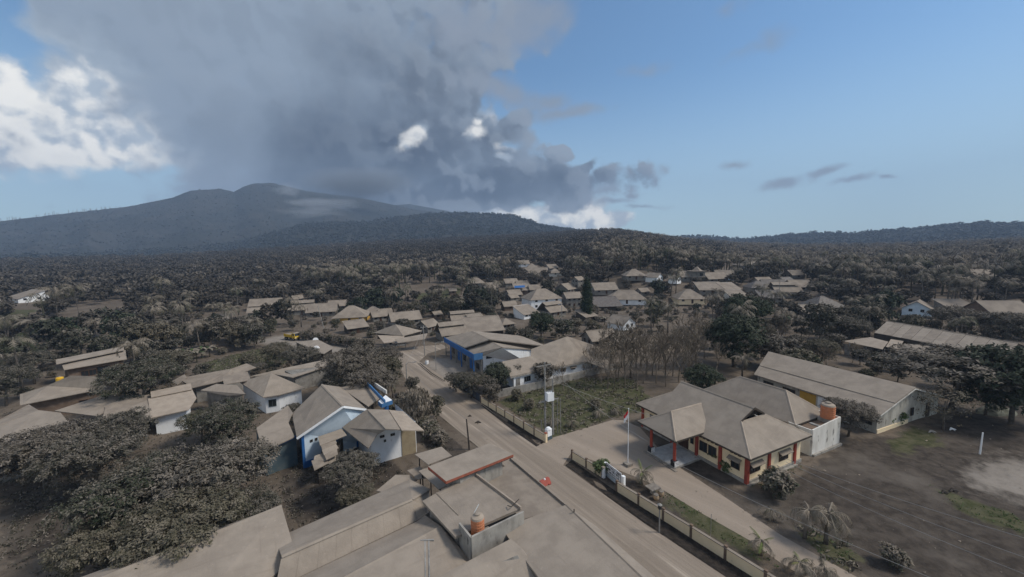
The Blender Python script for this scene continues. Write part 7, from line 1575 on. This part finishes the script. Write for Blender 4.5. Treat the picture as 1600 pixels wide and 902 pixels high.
weeds('weeds', [GRASSP[0], GRASSP[4], GRASSP[5]], 4200, .42, FROND, 'ash dusted weeds on the empty lot and left fields', 31)
weeds('scrub', [SOILSHADEP[4], SOILSHADEP[5], gpoly([(0, 640), (500, 640), (640, 760), (470, 860), (100, 900), (0, 900)]), SOILSHADEP[1]], 5200, .3, LEAF, 'grey ash coated scrub under the left trees', 32)
weeds('yard_grass', [GRASSP[1], GRASSP[2], GRASSP[3], GRASSP[7] if len(GRASSP) > 7 else GRASSP[1], gpoly([(1215, 800), (1330, 850), (1360, 905), (1300, 890)])], 4200, .22, LEAFGREEN, 'short green grass patches in the office yard', 33)

def clods(name, polys, n, label, seed):
    rng = np.random.default_rng(seed); P_ = []
    for q in polys:
        q_ = np.array(q); x0, y0 = np.maximum(q_.min(0), (-120, 18)); x1, y1 = np.minimum(q_.max(0), (140, 150)); xs = rng.uniform(x0, x1, n); ys = rng.uniform(y0, y1, n); P_.append(np.stack([xs, ys], -1)[inpoly(xs, ys, q)])
    P_ = np.concatenate(P_); m_ = len(P_); s = (.04+.16*rng.random(m_)**4)[:, None, None]
    base = np.array([(1, 0, 0), (-.5, .87, 0), (-.5, -.87, 0), (.1, 0, .8)]); V = base[None]*s*np.array([1, .8, .7])+rng.normal(size=(m_, 4, 3))*s*.15; V[:, :, :2] += P_[:, None, :]; V[:, :, 2] += .0
    F = (np.array([(0, 1, 3), (1, 2, 3), (2, 0, 3)])[None]+4*np.arange(m_)[:, None, None]).reshape(-1, 3); ob = np_object(name, V.reshape(-1, 3), F, MAT['thin_roof_ash']); tag(ob, label, kind='stuff')
clods('ash_clods', [SOILSHADEP[0], FLATP[0], FLATP[1], SOILSHADEP[4]], 550, 'small clods and stones strewn over yard and road', 41)
# ------------------------------------------------------------------ haze
hz = bpy.data.materials.new('haze_air'); hz.use_nodes = True
ht = NT(hz.node_tree); ht.n.clear()
pv = ht.new('ShaderNodeVolumePrincipled')
pv.inputs['Color'].default_value = (0.54, 0.72, 1.0, 1); pv.inputs['Density'].default_value = 0.00021; pv.inputs['Anisotropy'].default_value = 0.0
oh = ht.new('ShaderNodeOutputMaterial'); ht.l.new(pv.outputs[0], oh.inputs['Volume'])
hb = MB(); hb.prism([(-3600, -60, -90), (3600, -60, -90), (3600, 3600, -90), (-3600, 3600, -90)], [(-3600, -60, 640), (3600, -60, 640), (3600, 3600, 640), (-3600, 3600, 640)])
hob = hb.build('haze', hz); tag(hob, kind='stuff', label='thin bluish volcanic haze over the whole valley')

# smoke rising from the crater and its slope
def smoke(loc, sc, dens, seed, label, scale, col=(.8, .83, .88, 1), lo=.55, hi=.85):
    m = bpy.data.materials.new('smoke'); m.use_nodes = True; t = NT(m.node_tree); t.n.clear()
    co = t.new('ShaderNodeTexCoord').outputs['Object']
    mp = t.new('ShaderNodeMapping'); mp.inputs['Location'].default_value = (seed, 0, 0); t.l.new(co, mp.inputs[0])
    n = t.noise(mp.outputs[0], scale, 5, .6, .4)
    fall = t.smooth(t.vmath('LENGTH', co), 0.25, 1.0, 1.0, 0.0)
    d = t.math('MULTIPLY', t.smooth(t.math('ADD', n, t.math('MULTIPLY', fall, .3)), lo, hi), fall)
    pv = t.new('ShaderNodeVolumePrincipled'); pv.inputs['Color'].default_value = col; t.l.new(t.math('MULTIPLY', d, dens), pv.inputs['Density'])
    o_ = t.new('ShaderNodeOutputMaterial'); t.l.new(pv.outputs[0], o_.inputs['Volume'])
    mb = MB(); mb.lathe((0, 0, 0), [(.05, -1), (.6, -.8), (.95, -.3), (.95, .3), (.6, .8), (.05, 1)], 14)
    o = mb.build('smoke', m); o.location = loc; o.scale = sc; tag(o, label, kind='stuff')
def far_at(px, py, D):
    d = pixdir(px, py); return CAMP+d*(D/math.hypot(d.x, d.y))
smoke(far_at(500, 322, 2350), (330, 140, 75), .010, 1.0, 'pale smoke drifting over the volcano slope', 2.2)
smoke(far_at(448, 300, 2500), (130, 100, 75), .008, 4.0, 'pale smoke puff at the crater rim', 2.0)
smoke(far_at(560, 285, 2350), (430, 150, 120), .012, 7.0, 'grey ash cloud lying on the right shoulder of the summit', 1.8, (.5, .55, .62, 1), .35, .75)
smoke(far_at(480, 335, 2200), (330, 120, 60), .004, 9.0, 'thin drifting smoke low on the volcano slope', 2.0)
